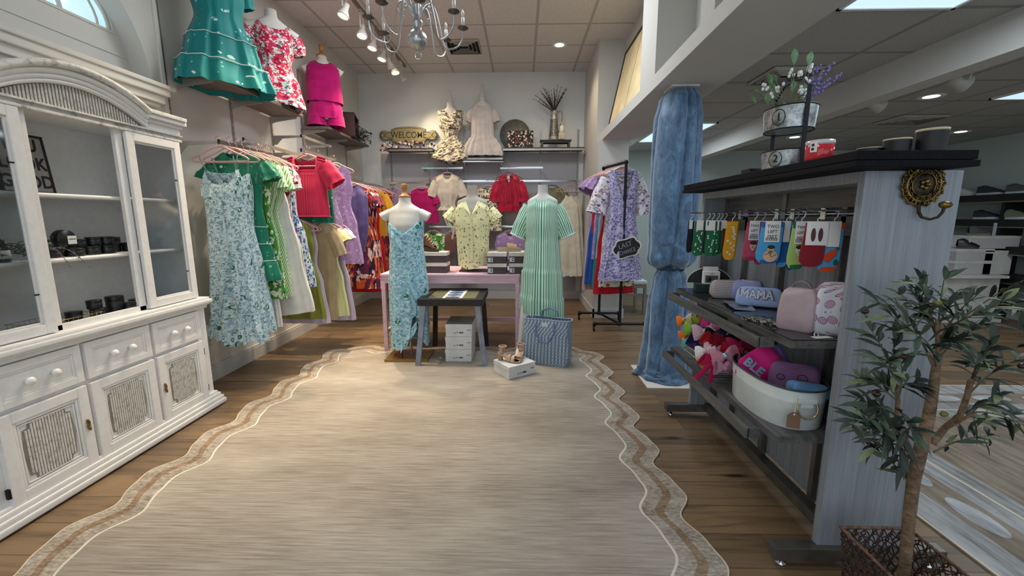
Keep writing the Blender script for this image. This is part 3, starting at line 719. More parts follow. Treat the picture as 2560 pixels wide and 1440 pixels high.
b = MB(); b.tube([(-.004, -.006, -.055), (-.004, -.012, -.09), (.0, -.02, -.105), (.014, -.035, -.112), (.028, -.045, -.105), (.035, -.05, -.09), (.037, -.052, -.075)], [.005, .005, .0048, .0045, .0045, .0045, .005], 8)
b.build('hook_arm', BRD, rk)
MB().ball((.038, -.053, -.066), .017, 8, (1, 1, .72)).build('hook_knob', BR, rk)

# ================================================================ CURTAIN COLUMN
t = NT('crushed_velvet', .5); v = t.vec('UV', scale=(6, 2.2, 1)); n = t.noise(v, 3.0, 6, .66, .8)
fine = t.noise(t.vec('UV', scale=(26, 10, 1)), 3, 4, .8, .5)
t.col(t.ramp(t.math('MULTIPLY_ADD', fine, .35, t.math('MULTIPLY', n, .65)), [(.30, lin((30, 54, 80))), (.48, lin((62, 100, 136))), (.68, lin((104, 146, 182)))])); t.sheen(.8); t.bump(fine, .12, .004); VEL = t.m
ccx, ccy = 1.205, 3.42
pl = MB().lathe([(.055, 0), (.055, 2.29)], c=(ccx, ccy, 0), n=20).box(.985, 1.42, 3.14, 3.66, 0, .006)
pl.box(ccx - .10, ccx + .10, ccy - .1, ccy + .1, 2.278, 2.29)
struct('column', pl, TRIMW)
keys = [(0, .20, .5, .10), (.02, .205, .6, .25), (.05, .195, .8, .2), (.10, .19, 1, .12), (.35, .165, 1, .12), (.60, .15, 1, .16), (.84, .115, 1, .22), (.915, .088, 1, .2), (.925, .085, 1, .2), (.955, .15, 1, .22), (1.00, .172, 1, .18), (1.10, .17, 1, .16), (1.30, .168, 1, .17), (1.75, .165, 1, .2), (2.05, .155, 1, .22), (2.2, .135, 1, .2), (2.27, .10, 1, .15), (2.285, .07, 1, .1)]
P = []; UV = []; nz, nt = 150, 168
for i in range(nz + 1):
    z = 2.285 * i / nz; r, _, am = prof_at(keys, z); row = []; ur = []
    for j in range(nt):
        a = 2 * PI * j / nt
        ph = 1.4 * math.sin(z * 1.3) + .5 * noise.noise((z * 1.2, 3, 0))
        if z < .93: ph += .8
        f = abs(math.sin(a * 3.5 + ph * .35 + 1.0 * math.sin(a * 2 + z * .7) + .5 * math.sin(a * 3 - z))) ** .6 * 1.15
        g_ = .5 + .5 * math.sin(a * 4 - ph * .6 + 2)
        k = 1 + am * 1.5 * (f * 1.0 + g_ * .35 - .85)
        nn_ = noise.noise((math.cos(a) * 2.2, math.sin(a) * 2.2, z * 3.2)) * .05
        if .9 < z < 1.25: nn_ += noise.noise((math.cos(a) * 3, math.sin(a) * 3, z * 14)) * .10 * (1.25 - z) / .3
        if z < .09: nn_ += noise.noise((math.cos(a) * 2.5, math.sin(a) * 2.5, z * 60)) * .18
        rr = r * (k + nn_)
        row.append((ccx + rr * math.cos(a) * 1.0 - .03 * math.exp(-((z - 1.02) / .1) ** 2) * 0, ccy + rr * math.sin(a) * 1.0, z + .004 * math.sin(a * 7) * (z < .05) + (.02 * math.sin(a * 3 + 1) if .9 < z < 1.1 else 0)))
        ur.append((a * .17, z))
    P.append(row); UV.append(ur)
mb = MB(); P = [r + [r[0]] for r in P]; UV = [r + [(2 * PI * .17, r[0][1])] for r in UV]; mb.grid(P, False, UV)
cur = thing('velvet_curtain', 'floor length crushed blue velvet curtain wrapped round the column and tied in the middle', 'curtain', (ccx, ccy, 0))
mb.build('drape', VEL, cur, M=Matrix.Translation((-ccx, -ccy, 0)))
b = MB(); b.tube([(math.cos(2 * PI * i / 40) * .098, math.sin(2 * PI * i / 40) * .098, .918 + .006 * math.sin(i)) for i in range(40)], .012, 8, closed=True)
b.build('tie_band', plain('velvet_dark', (38, 62, 88), .7), cur)
b = MB()
for k in range(6):
    z = .012 + k * .013; pts = []
    for i in range(61):
        a = 2 * PI * i / 60; r = .215 + .03 * noise.noise((math.cos(a) * 2, math.sin(a) * 2, k * 5)) - k * .006
        pts.append((math.cos(a) * r * .93, math.sin(a) * r, z + .012 * noise.noise((math.cos(a) * 3, math.sin(a) * 3, k * 3 + 9))))
    b.tube(pts[:-1], .013, 7, closed=True)
b.build('pooled_hem', VEL, cur)
# ================================================================ GARMENT KIT
def AT(px, py, X=None, Y=None, Z=None):
    """point of the room seen at a pixel of the 2560x1440 frame, on the plane X=, Y= or Z="""
    c = Vector(((px - 1280) / 1048.3, (py - 720) / 1048.3, 1.0))
    d = Vector((Rm[0][0] * c.x + Rm[1][0] * c.y + Rm[2][0], Rm[0][1] * c.x + Rm[1][1] * c.y + Rm[2][1], Rm[0][2] * c.x + Rm[1][2] * c.y + Rm[2][2]))
    t = X / d.x if X is not None else (Y / d.y if Y is not None else (Z - CH) / d.z)
    return Vector((0, 0, CH)) + d * t

# ---- fabric patterns, laid out in UV metres
def cloth(name, rgb, rgb2=None, rough=.8, weave=0.10, sheen=.2):
    t = NT(name, rough, spec=.2); v = t.vec('UV'); a = lin(rgb)[:3]; b = lin(rgb2)[:3] if rgb2 else tuple(x * .80 for x in a)
    t.col(t.ramp(t.noise(v, 9, 3), [(.3, b), (.7, a)])); t.bump(t.noise(v, 500, 2), weave, .002); t.sheen(sheen); return t.m
def floral(name, base, motifs, rough=.8, warp=.25, sheen=.2):
    """motifs: (scale, radius, colour, ring?) layered over the base"""
    t = NT(name, rough, spec=.2); v0 = t.vec('UV')
    c = lin(base) if not isinstance(base, bpy.types.NodeSocket) else base
    for k, (sc, r, col, kind) in enumerate(motifs):
        v = t.vec('UV', loc=(k * 3.17, k * 1.31, 0)); vw = t.warp(v, sc * 1.1, warp / sc)
        d = t.voro(vw, sc)
        if kind == 'ring': m = t.math('MULTIPLY', t.gt(d, r * .62), t.less(d, r))
        elif kind == 'petal':
            ps = t.voro(vw, sc * 2.7); m = t.math('MULTIPLY', t.less(d, r), t.less(ps, .60))
        elif kind == 'leaf':
            vv = t.warp(t.vec('UV', scale=(1, .42, 1), rot=(0, 0, .7 + k), loc=(k * 1.7, 0, 0)), sc * .5, warp / sc); m = t.less(t.voro(vv, sc), r)
        elif kind == 'brush':
            vv = t.warp(t.vec('UV', scale=(1.6, .5, 1), rot=(0, 0, .4 * k), loc=(k * 1.7, 0, 0)), sc * .4, 1.2 / sc); m = t.gt(t.noise(vv, sc, 2), r)
        else: m = t.less(d, r)
        c = t.mix(m, c, lin(col))
    sh = t.noise(v0, 7, 2)
    c = t.mix(t.ramp(sh, [(.3, (.18, .18, .18)), (.7, (0, 0, 0))]), c, (.02, .02, .03, 1)) if False else c
    t.col(c); t.bump(t.noise(v0, 400, 2), .1, .002); t.sheen(sheen); return t.m
def stripes(name, a, b, per=.02, duty=.5, ang=0, rough=.75, c3=None):
    t = NT(name, rough, spec=.2); v = t.vec('UV', rot=(0, 0, ang)); x, y, z = t.sep(v)
    f = t.math('FRACT', t.math('DIVIDE', x, per)); c = t.mix(t.less(f, duty), lin(b), lin(a))
    if c3: c = t.mix(t.math('MULTIPLY', t.gt(f, duty), t.less(f, duty + .12)), c, lin(c3))
    t.col(c); t.bump(t.noise(t.vec('UV'), 400, 2), .1, .002); t.sheen(.2); return t.m
def gingham(name, a, b, per=.012, kind='UV'):
    t = NT(name, .8, spec=.2); v = t.vec(kind); x, y, z = t.sep(v)
    fx = t.less(t.math('FRACT', t.math('DIVIDE', x, per)), .5); fy = t.less(t.math('FRACT', t.math('DIVIDE', y, per)), .5)
    t.col(t.ramp(t.math('MULTIPLY', t.math('ADD', fx, fy), .5), [(0, lin(b)), (.5, tuple((p + q) / 2 for p, q in zip(lin(a), lin(b)))), (1, lin(a))])); return t.m

def gar_shape(L, prof, neck=(.3, .1, .03, 'u'), slope=.03, folds=(9, 3.0), seed=0, hem=None, nt=84, nv=44, uvw=None, lean=None, tiers=()):
    """closed garment tube. prof rows: (t, half width, half depth, fold amplitude). z runs from 0 (shoulder) to -L."""
    r = random.Random(seed); p1, p2, p3 = r.uniform(0, 6), r.uniform(0, 6), r.uniform(0, 6); P = []; UV = []
    nw, ndf, ndb, kind = neck
    for i in range(nv + 1):
        t = i / nv; hw, hd, am = prof_at(prof, t); row = []; ur = []
        for j in range(nt):
            a = 2 * PI * j / nt; c, s = math.cos(a), math.sin(a)      # s<0 is the front
            ux = math.copysign(abs(c) ** .8, c); uy = math.copysign(abs(s) ** .8, s)
            F = folds[0]
            f = .55 * math.sin(F * a + p1 + .8 * math.sin(2 * a + p2)) + .30 * math.sin(F * 1.9 * a + p2) + .25 * math.sin(3 * a + p3 + t * folds[1])
            f += .3 * noise.noise((c * 2 + seed, s * 2, t * 3))
            x = hw * ux * (1 + .35 * am / max(hw, .01) * f); y = hd * uy + am * f * (s if abs(s) > .3 else s) 
            y += (am * .35 * noise.noise((c * 3, t * 5, seed)))
            au = abs(ux)
            if au < nw:
                q = au / nw; dip = (1 - q) if kind == 'v' else (math.sqrt(max(0, 1 - q * q)) if kind == 'u' else (1 if q < .86 else (1 - q) / .14))
                top = -(ndf if s < 0 else ndb) * dip
            else: top = -slope * ((au - nw) / (1 - nw)) ** 1.3
            z = -L * t + top * (1 - t) ** 2.2
            if hem: z += hem(a, ux, s) * t ** 5
            for tt in tiers:
                dt = (t - tt) * L
                if 0 < dt < .03: y *= 1
            if lean: y += lean * t
            row.append((x, y, z)); W_ = uvw or lerp(.2, hw, .5); ur.append(((a / (2 * PI)) * 4 * W_ + 7, z))
        P.append(row); UV.append(ur)
    return P, UV
def put_tube(mb, P, UV):
    P = [r + [r[0]] for r in P]; U2 = []
    for r in UV:
        w = (r[1][0] - r[0][0]); U2.append(r + [(r[-1][0] + w, r[-1][1])])
    mb.grid(P, False, U2)
def sleeve_mb(side, x0, z0, L, r0, r1, ang, depth=.5, puff=0, fold=.006, kf=7, bend=10, seed=0, y0=0):
    """sleeve tube from the shoulder, angle in degrees below horizontal"""
    mb = MB(); P = []; UV = []; n = 26; m = 16; r = random.Random(seed); ph = r.uniform(0, 6); pos = Vector((x0, y0, z0)); a = math.radians(ang)
    for i in range(m + 1):
        t = i / m; aa = a + math.radians(bend) * t; d = Vector((side * math.cos(aa), 0, -math.sin(aa)))
        if i: pos = pos + d * (L / m)
        nrm = Vector((side * math.sin(aa), 0, math.cos(aa)))
        rr = lerp(r0, r1, t) + puff * math.sin(PI * min(1, t * 1.05)) ; row = []; ur = []
        for j in range(n):
            b = 2 * PI * j / n; k = 1 + (fold * (.3 + t) / max(rr, .01)) * (math.sin(kf * b + ph) + .5 * math.sin(kf * .5 * b + t * 4)) + .10 * noise.noise((math.cos(b) * 1.5 + ph, math.sin(b) * 1.5, t * 4))
            row.append(pos + nrm * (math.cos(b) * rr * k) + Vector((0, 1, 0)) * (math.sin(b) * rr * depth * k)); ur.append((b / (2 * PI) * .35, -t * L))
        P.append(row); UV.append(ur)
    put_tube(mb, P, UV); return mb
PINKV = plain('pink_velvet_hanger', (206, 160, 158), .75); HOOKM = plain('rose_gold_hook', (190, 150, 138), .25, .9); 
def hanger(loc, rz, label, w=.43, drop=.075, m=None, group=None):
    t = thing('clothes_hanger', label, 'hanger', loc, rz, group)
    h = MB(); h.tube([(.018, 0, -.016), (.019, 0, .0), (.012, 0, .013), (0, 0, .016), (-.013, 0, .012), (-.018, 0, .0), (-.012, 0, -.016), (0, 0, -.03), (0, 0, -.06)], .0019, 6)
    h.build('hook', HOOKM, t)
    b = MB(); z = -.058; hw = w / 2
    pts = [(0, 0, z), (.05, 0, z - .008), (hw * .55, 0, z - .042), (hw - .02, 0, z - drop), (hw, 0, z - drop - .016), (hw - .012, 0, z - drop - .03), (hw - .04, 0, z - drop - .032),
           (-hw + .04, 0, z - drop - .032), (-hw + .012, 0, z - drop - .03), (-hw, 0, z - drop - .016), (-hw + .02, 0, z - drop), (-hw * .55, 0, z - .042), (-.05, 0, z - .008)]
    b.tube(pts, .0062, 8, closed=True); b.build('hanger_body', m or PINKV, t)
    return t
def straps(mb, xs, zb, zt, r=.0022, y=.004):
    for x, xt in xs:
        mb.tube([(x, -y, zb), (lerp(x, xt, .6), -y * 2, lerp(zb, zt, .6)), (xt, 0, zt), (lerp(x, xt, .6), y * 2, lerp(zb, zt, .6)), (x, y, zb)], r, 5)
def garment(name, label, cat, loc, rz, mat, L, prof, group=None, sleeve=None, sleeve_mat=None, strap=None, strap_mat=None, piping=None, clamp=None, **kw):
    g = thing(name, label, cat, loc, rz, group)
    P, UV = gar_shape(L, prof, **kw)
    if clamp is not None:
        for row in P:
            for j, p in enumerate(row):
                wx = loc[0] + p[0] * math.cos(rz) - p[1] * math.sin(rz)
                if wx < clamp: d = clamp - wx + (wx - clamp) * .04; row[j] = (p[0] + d * math.cos(rz), p[1] - d * math.sin(rz), p[2])
    mb = MB(); put_tube(mb, P, UV); mb.build('bodice' if cat != 'dress' else 'dress_body', mat, g)
    if sleeve:
        for s in (-1, 1):
            sl = dict(sleeve); x0 = sl.pop('x0', prof[0][1] * .9); z0 = sl.pop('z0', -kw.get('slope', .03)); cuff = sl.pop('cuff', None)
            b = sleeve_mb(s, s * x0, z0 - sl['r0'] * .8, **sl); so = b.build('sleeve', sleeve_mat or mat, g)
    if strap:
        b = MB(); straps(b, strap[0], strap[1], strap[2]); b.build('shoulder_straps', strap_mat or mat, g)
    if piping:
        for ti, m in piping:
            i = round(ti * (len(P) - 1)); b = MB(); b.tube([Vector(p) * 1.0 + Vector(((p[0]) * .012, p[1] * .03 + (-.001 if p[1] < 0 else .001), 0)) for p in P[i]], .0028, 5, closed=True); b.build('piping', m, g)
    return g, P
# ---- materials of the clothes
F_BLUEGREEN = floral('pattern_blue_green_daisies', (186, 208, 220), [(34, .46, (140, 172, 196), 'petal'), (48, .45, (214, 226, 232), 'petal'), (34, .36, (92, 142, 146), 'ring'), (38, .32, (112, 158, 146), 'ring'), (46, .24, (84, 132, 140), 'petal'), (11, .22, (30, 104, 66), 'ring'), (50, .28, (210, 228, 232), 'dot')])
F_BLUEGREEN2 = floral('pattern_aqua_daisies', (158, 204, 220), [(34, .46, (124, 174, 206), 'petal'), (48, .45, (206, 230, 238), 'petal'), (34, .36, (90, 150, 170), 'ring'), (38, .32, (130, 188, 210), 'ring'), (46, .24, (76, 136, 156), 'petal'), (11, .22, (28, 110, 70), 'ring'), (50, .26, (205, 232, 238), 'dot')])
F_TEAL = floral('pattern_teal_sprig', (16, 128, 128), [(17, .20, (206, 232, 224), 'petal'), (26, .11, (160, 210, 202), 'dot')], rough=.55)
F_TEALG = floral('pattern_teal_green_sprig', (14, 112, 88), [(17, .20, (190, 224, 208), 'petal'), (26, .10, (140, 196, 184), 'dot')], rough=.6)
F_LIME = floral('pattern_green_white_bloom', (70, 142, 52), [(13, .44, (224, 228, 205), 'petal'), (12, .30, (214, 222, 190), 'leaf'), (20, .26, (38, 96, 44), 'petal'), (17, .3, (226, 230, 210), 'petal')])
F_ROSE = floral('pattern_red_roses', (216, 222, 222), [(26, .50, (48, 104, 92), 'petal'), (15, .50, (206, 44, 86), 'dot'), (24, .40, (232, 104, 138), 'petal'), (26, .34, (140, 12, 44), 'ring'), (13, .32, (186, 22, 58), 'dot'), (34, .34, (226, 90, 120), 'petal'), (40, .36, (236, 238, 236), 'petal')], warp=.5)
F_ROSEW = floral('pattern_rose_on_white', (224, 228, 232), [(22, .48, (42, 92, 84), 'petal'), (14, .46, (206, 40, 72), 'dot'), (22, .34, (120, 16, 44), 'ring'), (30, .3, (232, 110, 130), 'petal')], warp=.5)
F_BLUEW = floral('pattern_blue_white_floral', (222, 228, 236), [(22, .46, (48, 104, 178), 'petal'), (18, .32, (66, 128, 84), 'petal'), (26, .28, (34, 60, 120), 'ring')])
F_ORANGE = floral('pattern_orange_abstract', (96, 34, 72), [(11, .52, (206, 88, 26), 'brush'), (14, .58, (40, 20, 50), 'brush'), (18, .60, (226, 196, 186), 'brush'), (13, .62, (214, 120, 40), 'brush'), (11, .62, (196, 40, 40), 'brush')])
F_RUST = floral('pattern_rust_floral', (140, 44, 62), [(26, .52, (200, 96, 44), 'brush'), (22, .56, (84, 20, 44), 'brush'), (34, .6, (212, 150, 90), 'brush'), (28, .6, (120, 50, 110), 'brush')])
F_LILACF = floral('pattern_lilac_sprig', (178, 172, 208), [(40, .50, (100, 92, 146), 'petal'), (55, .36, (210, 206, 228), 'petal'), (34, .3, (84, 78, 130), 'ring')])
F_LILACLACE = floral('pattern_lilac_lace', (160, 132, 178), [(20, .36, (190, 168, 204), 'petal'), (26, .15, (120, 92, 142), 'dot')])
F_YELLOW = floral('pattern_yellow_sprig', (228, 226, 176), [(30, .22, (92, 92, 84), 'petal'), (34, .17, (150, 134, 84), 'leaf'), (44, .13, (80, 70, 70), 'dot'), (40, .2, (110, 112, 90), 'leaf')])
F_BCREAM = floral('pattern_cream_black_floral', (232, 222, 190), [(30, .50, (70, 58, 66), 'petal'), (24, .34, (120, 104, 110), 'petal'), (40, .3, (50, 40, 50), 'ring')])
F_BANANA = floral('pattern_tropical', (222, 222, 220), [(13, .42, (206, 204, 40), 'petal'), (14, .36, (40, 104, 60), 'petal'), (16, .3, (206, 60, 40), 'dot')])
ST_GREEN = stripes('stripe_green_white', (64, 160, 112), (226, 240, 234), .0130, .46)
ST_LIME = stripes('stripe_lime_white', (112, 176, 84), (230, 238, 220), .020, .45, ang=.6)
ST_BLUE = stripes('stripe_blue_white', (122, 150, 190), (206, 216, 230), .012, .5)
ST_RED = stripes('rib_crimson', (200, 44, 86), (166, 26, 62), .011, .6)
G_YEL = gingham('gingham_yellow', (206, 206, 120), (236, 236, 196), .010); G_LIL = gingham('gingham_lilac', (176, 158, 190), (216, 206, 220), .008)
C_WHITE = cloth('cloth_white', (226, 226, 222)); C_CREAM = cloth('cloth_cream', (218, 212, 194)); C_OFFW = cloth('cloth_off_white', (212, 202, 188)); C_TAN = cloth('cloth_tan', (178, 158, 122)); C_PURP = cloth('cloth_purple_satin', (104, 90, 142), (72, 62, 108), .45)
C_MAG = cloth('cloth_magenta', (184, 22, 104), (150, 14, 84), .85); C_RED = cloth('cloth_red', (196, 26, 34)); C_MUST = cloth('cloth_mustard', (206, 150, 34)); C_OLIVE = cloth('cloth_olive', (112, 116, 88)); C_LIL = cloth('cloth_lilac', (166, 142, 186)); C_LIL2 = cloth('cloth_mauve', (150, 126, 158))
C_SATIN = cloth('satin_crimson', (190, 28, 62), (140, 14, 42), .28, .05); C_PKCREAM = cloth('cloth_pinkish_cream', (222, 213, 206), (200, 190, 184)); C_LIMEC = cloth('cloth_lime', (150, 196, 60)); C_SKY = cloth('cloth_sky', (176, 190, 216)); C_COBALT = cloth('cloth_cobalt', (44, 92, 176)); C_TURQ = cloth('cloth_turquoise', (46, 146, 140)); C_CRIM = cloth('cloth_crimson', (178, 14, 34)); C_DENIM = cloth('cloth_grey_denim', (78, 84, 96)); C_BROWN = cloth('cloth_dusty_brown', (120, 84, 80)); C_OLIVEG = cloth('cloth_olive_green', (128, 136, 60)); C_PIPE = cloth('cloth_piping', (228, 238, 232)); C_NAVY = cloth('cloth_navy', (34, 40, 86)); C_PINKL = cloth('cloth_pale_pink', (204, 170, 182))
LIN_PINK = cloth('fuchsia_linen', (192, 22, 116), (164, 14, 96), .9)
DFORM = plain('dress_form_white', (214, 212, 208), .7); NWOOD = plain('turned_neck_wood', (168, 118, 62), .4, 0, .15, 20)

# ---- profiles
def pr_strap(w=.16, hemw=.24, d=.05): return [(0, w, d * .7, .002), (.1, w * 1.06, d, .004), (.3, w * .92, d, .006), (.6, lerp(w, hemw, .5), d * 1.1, .012), (1, hemw, d * 1.25, .022)]
def pr_dress(sw=.17, w=.19, waist=.15, hemw=.28, d=.024): return [(0, sw, .012, .001), (.06, sw * 1.03, d * .7, .002), (.2, w, d, .004), (.38, waist, d * .9, .005), (.6, lerp(waist, hemw, .55), d * 1.1, .010), (1, hemw, d * 1.3, .014)]
def pr_top(sw=.17, w=.21, hemw=.22, d=.034): return [(0, sw, .012, .001), (.12, sw * 1.05, d * .8, .003), (.4, w, d, .006), (1, hemw, d, .010)]

# ================================================================ LEFT WALL: standards, rails, shelves
STRIP = plain('slotted_steel_strip', (150, 148, 145), .4, .5); SLOT = plain('slot_dark', (52, 50, 48), .9)
for k, y in enumerate((3.135, 3.81, 4.41, 5.02, 5.63, 6.24)):
    t = thing('wall_standard', ['slotted steel shelf standard right beside the hutch on the left wall', 'slotted steel standard on the left wall behind the first clothes rail', 'slotted steel standard on the left wall under the rose dress', 'slotted steel standard on the left wall under the fuchsia outfit', 'slotted steel standard on the left wall under the brown case', 'slotted steel standard on the left wall nearest the back corner'][k], 'shelf standard', (XL - .018, y, 0))
    MB().box(-.002, .006, -.012, .012, .9 if k else .02, 2.98 if k == 3 else (ZC - .02 if k == 0 else 2.38)).build('rail', STRIP, t)
    mb = MB(); z = .95
    while z < 2.36: mb.box(.006, .0066, -.003, .003, z, z + .012); z += .05
    mb.build('slots', SLOT, t)
def rect_rail(name, lab, x, y0, y1, z, bx=True, h=.03, w=.014):
    t = thing('hang_rail', lab, 'clothes rail', (x, (y0 + y1) / 2, z)); L = (y1 - y0) / 2
    MB().box(-w / 2, w / 2, -L, L, -h, 0, bev=.002).build('rail_tube', CHROME, t)
    MB().box(-w / 2 - .001, w / 2 + .001, -L - .003, -L + .002, -h - .001, .001).build('end_cap', BLK, t)
    return t
def bracket(lab, y, z, x1):
    t = thing('rail_bracket', lab, 'bracket', (XL - .012, y, z))
    x1 += .022; MB().prism([(-.009, .03), (x1 - XL, .03), (x1 - XL, .012), (.09, .0), (.03, -.06), (-.009, -.06)], -.003, .003, 'Y').build('bracket_plate', plain('bracket_grey', (160, 158, 152), .5, .2), t)
rect_rail('a', 'chrome rectangular rail over the first row of dresses beside the hutch', -2.20, 3.12, 3.86, 1.885)
bracket('grey shelf bracket holding the near end of the first clothes rail', 3.145, 1.85, -2.21)
bracket('grey bracket at the far end of the first clothes rail', 3.81, 1.85, -2.21)
rect_rail('b', 'second chrome rail on the left wall behind the hooks of the first', -2.34, 3.62, 4.72, 1.99)
rect_rail('c', 'short upper chrome rail on the left wall just under the fuchsia outfit shelf', -2.24, 4.39, 5.04, 2.16)
rect_rail('d', 'chrome rail at the back end of the left wall above the orange dresses', -1.99, 4.88, 6.10, 1.775)
rect_rail('f', 'chrome rail that the crimson ribbed top hangs from', -2.0, 3.90, 4.62, 1.945)
rect_rail('e', 'lower chrome rail on the left wall carrying the tan and yellow clothes', -1.99, 3.98, 4.75, 1.355)
rect_rail('g', 'low chrome rail hidden behind the long white dresses', -2.115, 3.84, 4.0, 1.355)
for k, (y, z) in enumerate(((3.81, 1.955), (4.40, 1.955), (4.42, 2.125), (5.01, 2.125), (5.02, 1.74), (5.63, 1.74), (4.41, 1.32), (4.43, 1.91))): bracket(['grey bracket of the second chrome rail near the hutch', 'grey bracket of the second chrome rail under the rose dress', 'grey bracket at the near end of the short upper rail', 'grey bracket at the far end of the short upper rail', 'grey bracket at the near end of the rail over the orange dresses', 'grey bracket in the middle of the rail over the orange dresses', 'grey bracket of the lower rail behind the tan clothes', 'grey bracket of the rail that holds the crimson ribbed top'][k], y, z, -2.22 if k in (2, 3) else (-2.0 if k > 3 else -2.35))
t = NT('weathered_shelf', .6); v = t.vec('Object', scale=(30, 2.5, 30)); g = t.noise(v, 2, 4, .6); t.col(t.ramp(g, [(.3, lin((74, 66, 62))), (.7, lin((120, 110, 102)))])); SHW = t.m
for k, (y0, y1, lab) in enumerate(((3.20, 4.40, 'weathered grey wood wall shelf under the teal and rose dresses'), (4.97, 6.24, 'weathered grey wood wall shelf under the fuchsia outfit and brown case'))):
    t = thing('wall_shelf', lab, 'shelf', (XL, (y0 + y1) / 2, 2.33)); L = (y1 - y0) / 2
    MB().box(.01, .32, -L, L, 0, .028, bev=.003).build('board', SHW, t)
    for yy in ((3.23, 3.81, 4.39) if k == 0 else (5.02, 5.63, 6.2)):
        MB().prism([(-.01, -.0), (.26, -.0), (.26, -.02), (.05, -.05), (-.01, -.07)], yy - (y0 + y1) / 2 - .004, yy - (y0 + y1) / 2 + .004, 'Y').build('bracket', plain('bracket_grey', (160, 158, 152), .5, .2), t)

# ---- dresses on the first rail (hangers stand across the rail, faces to the camera)
def hung(name, label, cat, hlabel, y, mat, L, prof, x=-2.205, zr=1.901, drop=.083, rz=0, hw=.43, **kw):
    hanger((x, y, zr), rz, hlabel, hw, m=kw.pop('hm', None)); kw.setdefault('slope', .05)
    return garment(name, label, cat, (x, y, zr - drop), rz, mat, L, prof, **kw)
y = 3.17
g, P = hung('wrap_dress', 'long pale blue dress with green daisies and ruffles at the front of the first rail', 'dress', 'pink velvet hanger at the very front carrying the pale blue daisy dress', 3.165, F_BLUEGREEN, 1.29,
     [(0, .125, .03, .002), (.06, .150, .05, .003), (.25, .150, .05, .006), (.5, .165, .055, .012), (.8, .20, .07, .020), (1, .235, .085, .028)], drop=.225, neck=(.92, .11, .02, 'u'), slope=.0, folds=(10, 3), seed=3,
     strap=([(-.115, -.16), (.118, .13), (.108, .10)], -.005, .10), hem=lambda a, u, s: .05 * math.sin(5 * a) + .03 * u, x=-2.235)
def ruffle(name, pts, w, mat, parent, amp=.014, k=26, dirv=(0, -1, -.8)):
    """gathered strip hanging from a path"""
    pts = [Vector(p) for p in pts]; n = 80; P = []; UV = []
    def pt(t):
        q = t * (len(pts) - 1); i = min(int(q), len(pts) - 2); return pts[i].lerp(pts[i + 1], q - i)
    dv = Vector(dirv).normalized()
    for r in range(6):
        row = []; ur = []
        for j in range(n + 1):
            t = j / n; o = r / 5; wv = math.sin(t * k) * .6 + .4 * math.sin(t * k * 1.7 + 1)
            tan = (pt(min(1, t + .01)) - pt(max(0, t - .01))).normalized()
            ww = w * (1 + .25 * math.sin(t * k * .6))
            row.append(pt(t) + Vector((0, 0, -1)) * (ww * o * .85) + Vector((0, -1, 0)) * (.004 + amp * o * (1 + wv)) + tan * (amp * .5 * o * math.cos(t * k))); ur.append((t * 1.3, -o * w - 2))
        P.append(row); UV.append(ur)
    mb = MB(); mb.grid(P, False, UV); return mb.build(name, mat, parent)
ruffle('ruffle', [(-.14, -.035, -.10), (-.05, -.05, -.14), (.02, -.055, -.24), (.0, -.06, -.38)], .09, F_BLUEGREEN, g)
ruffle('ruffle', [(.02, -.055, -.30), (.03, -.06, -.55), (-.02, -.07, -.80), (-.07, -.085, -1.02)], .10, F_BLUEGREEN, g, k=40)
ruffle('ruffle', [(.08, -.06, -.60), (.10, -.075, -.85), (.05, -.085, -1.06), (.12, -.09, -1.12)], .10, F_BLUEGREEN, g, k=40)
ruffle('hem_ruffle', [(-.24, -.03, -1.17), (-.12, -.085, -1.20), (.02, -.09, -1.23), (.14, -.08, -1.22), (.25, -.02, -1.24)], .09, F_BLUEGREEN, g, amp=.012, k=50)
g, P = hung('wrap_dress', 'second pale blue daisy dress, mostly hidden behind the front one', 'dress', 'pink velvet hanger close behind the front one', 3.205, F_BLUEGREEN, 1.22, pr_strap(.13, .22), x=-2.18, drop=.25, neck=(.9, .10, .02, 'v'), slope=0, strap=([(-.11, -.15), (.118, .13)], -.005, .12), seed=9)
g, P = hung('flutter_dress', 'teal green flutter sleeve dress with white piped tiers behind the pale blue dress', 'dress', 'pink velvet hanger of the teal green flutter sleeve dress', 3.27, F_TEALG, .98,
     [(0, .18, .02, .002), (.05, .19, .03, .003), (.2, .17, .05, .005), (.4, .15, .05, .006), (.68, .175, .065, .010), (.70, .19, .075, .014), (.84, .21, .08, .016), (.86, .225, .09, .02), (1, .25, .10, .026)], x=-2.17, neck=(.5, .05, .02, 'u'), seed=4,
     sleeve=dict(L=.13, r0=.05, r1=.085, ang=62, depth=.8, fold=.016, kf=6, x0=.185), piping=[(.56, C_PIPE), (.70, C_PIPE), (.85, C_PIPE)])
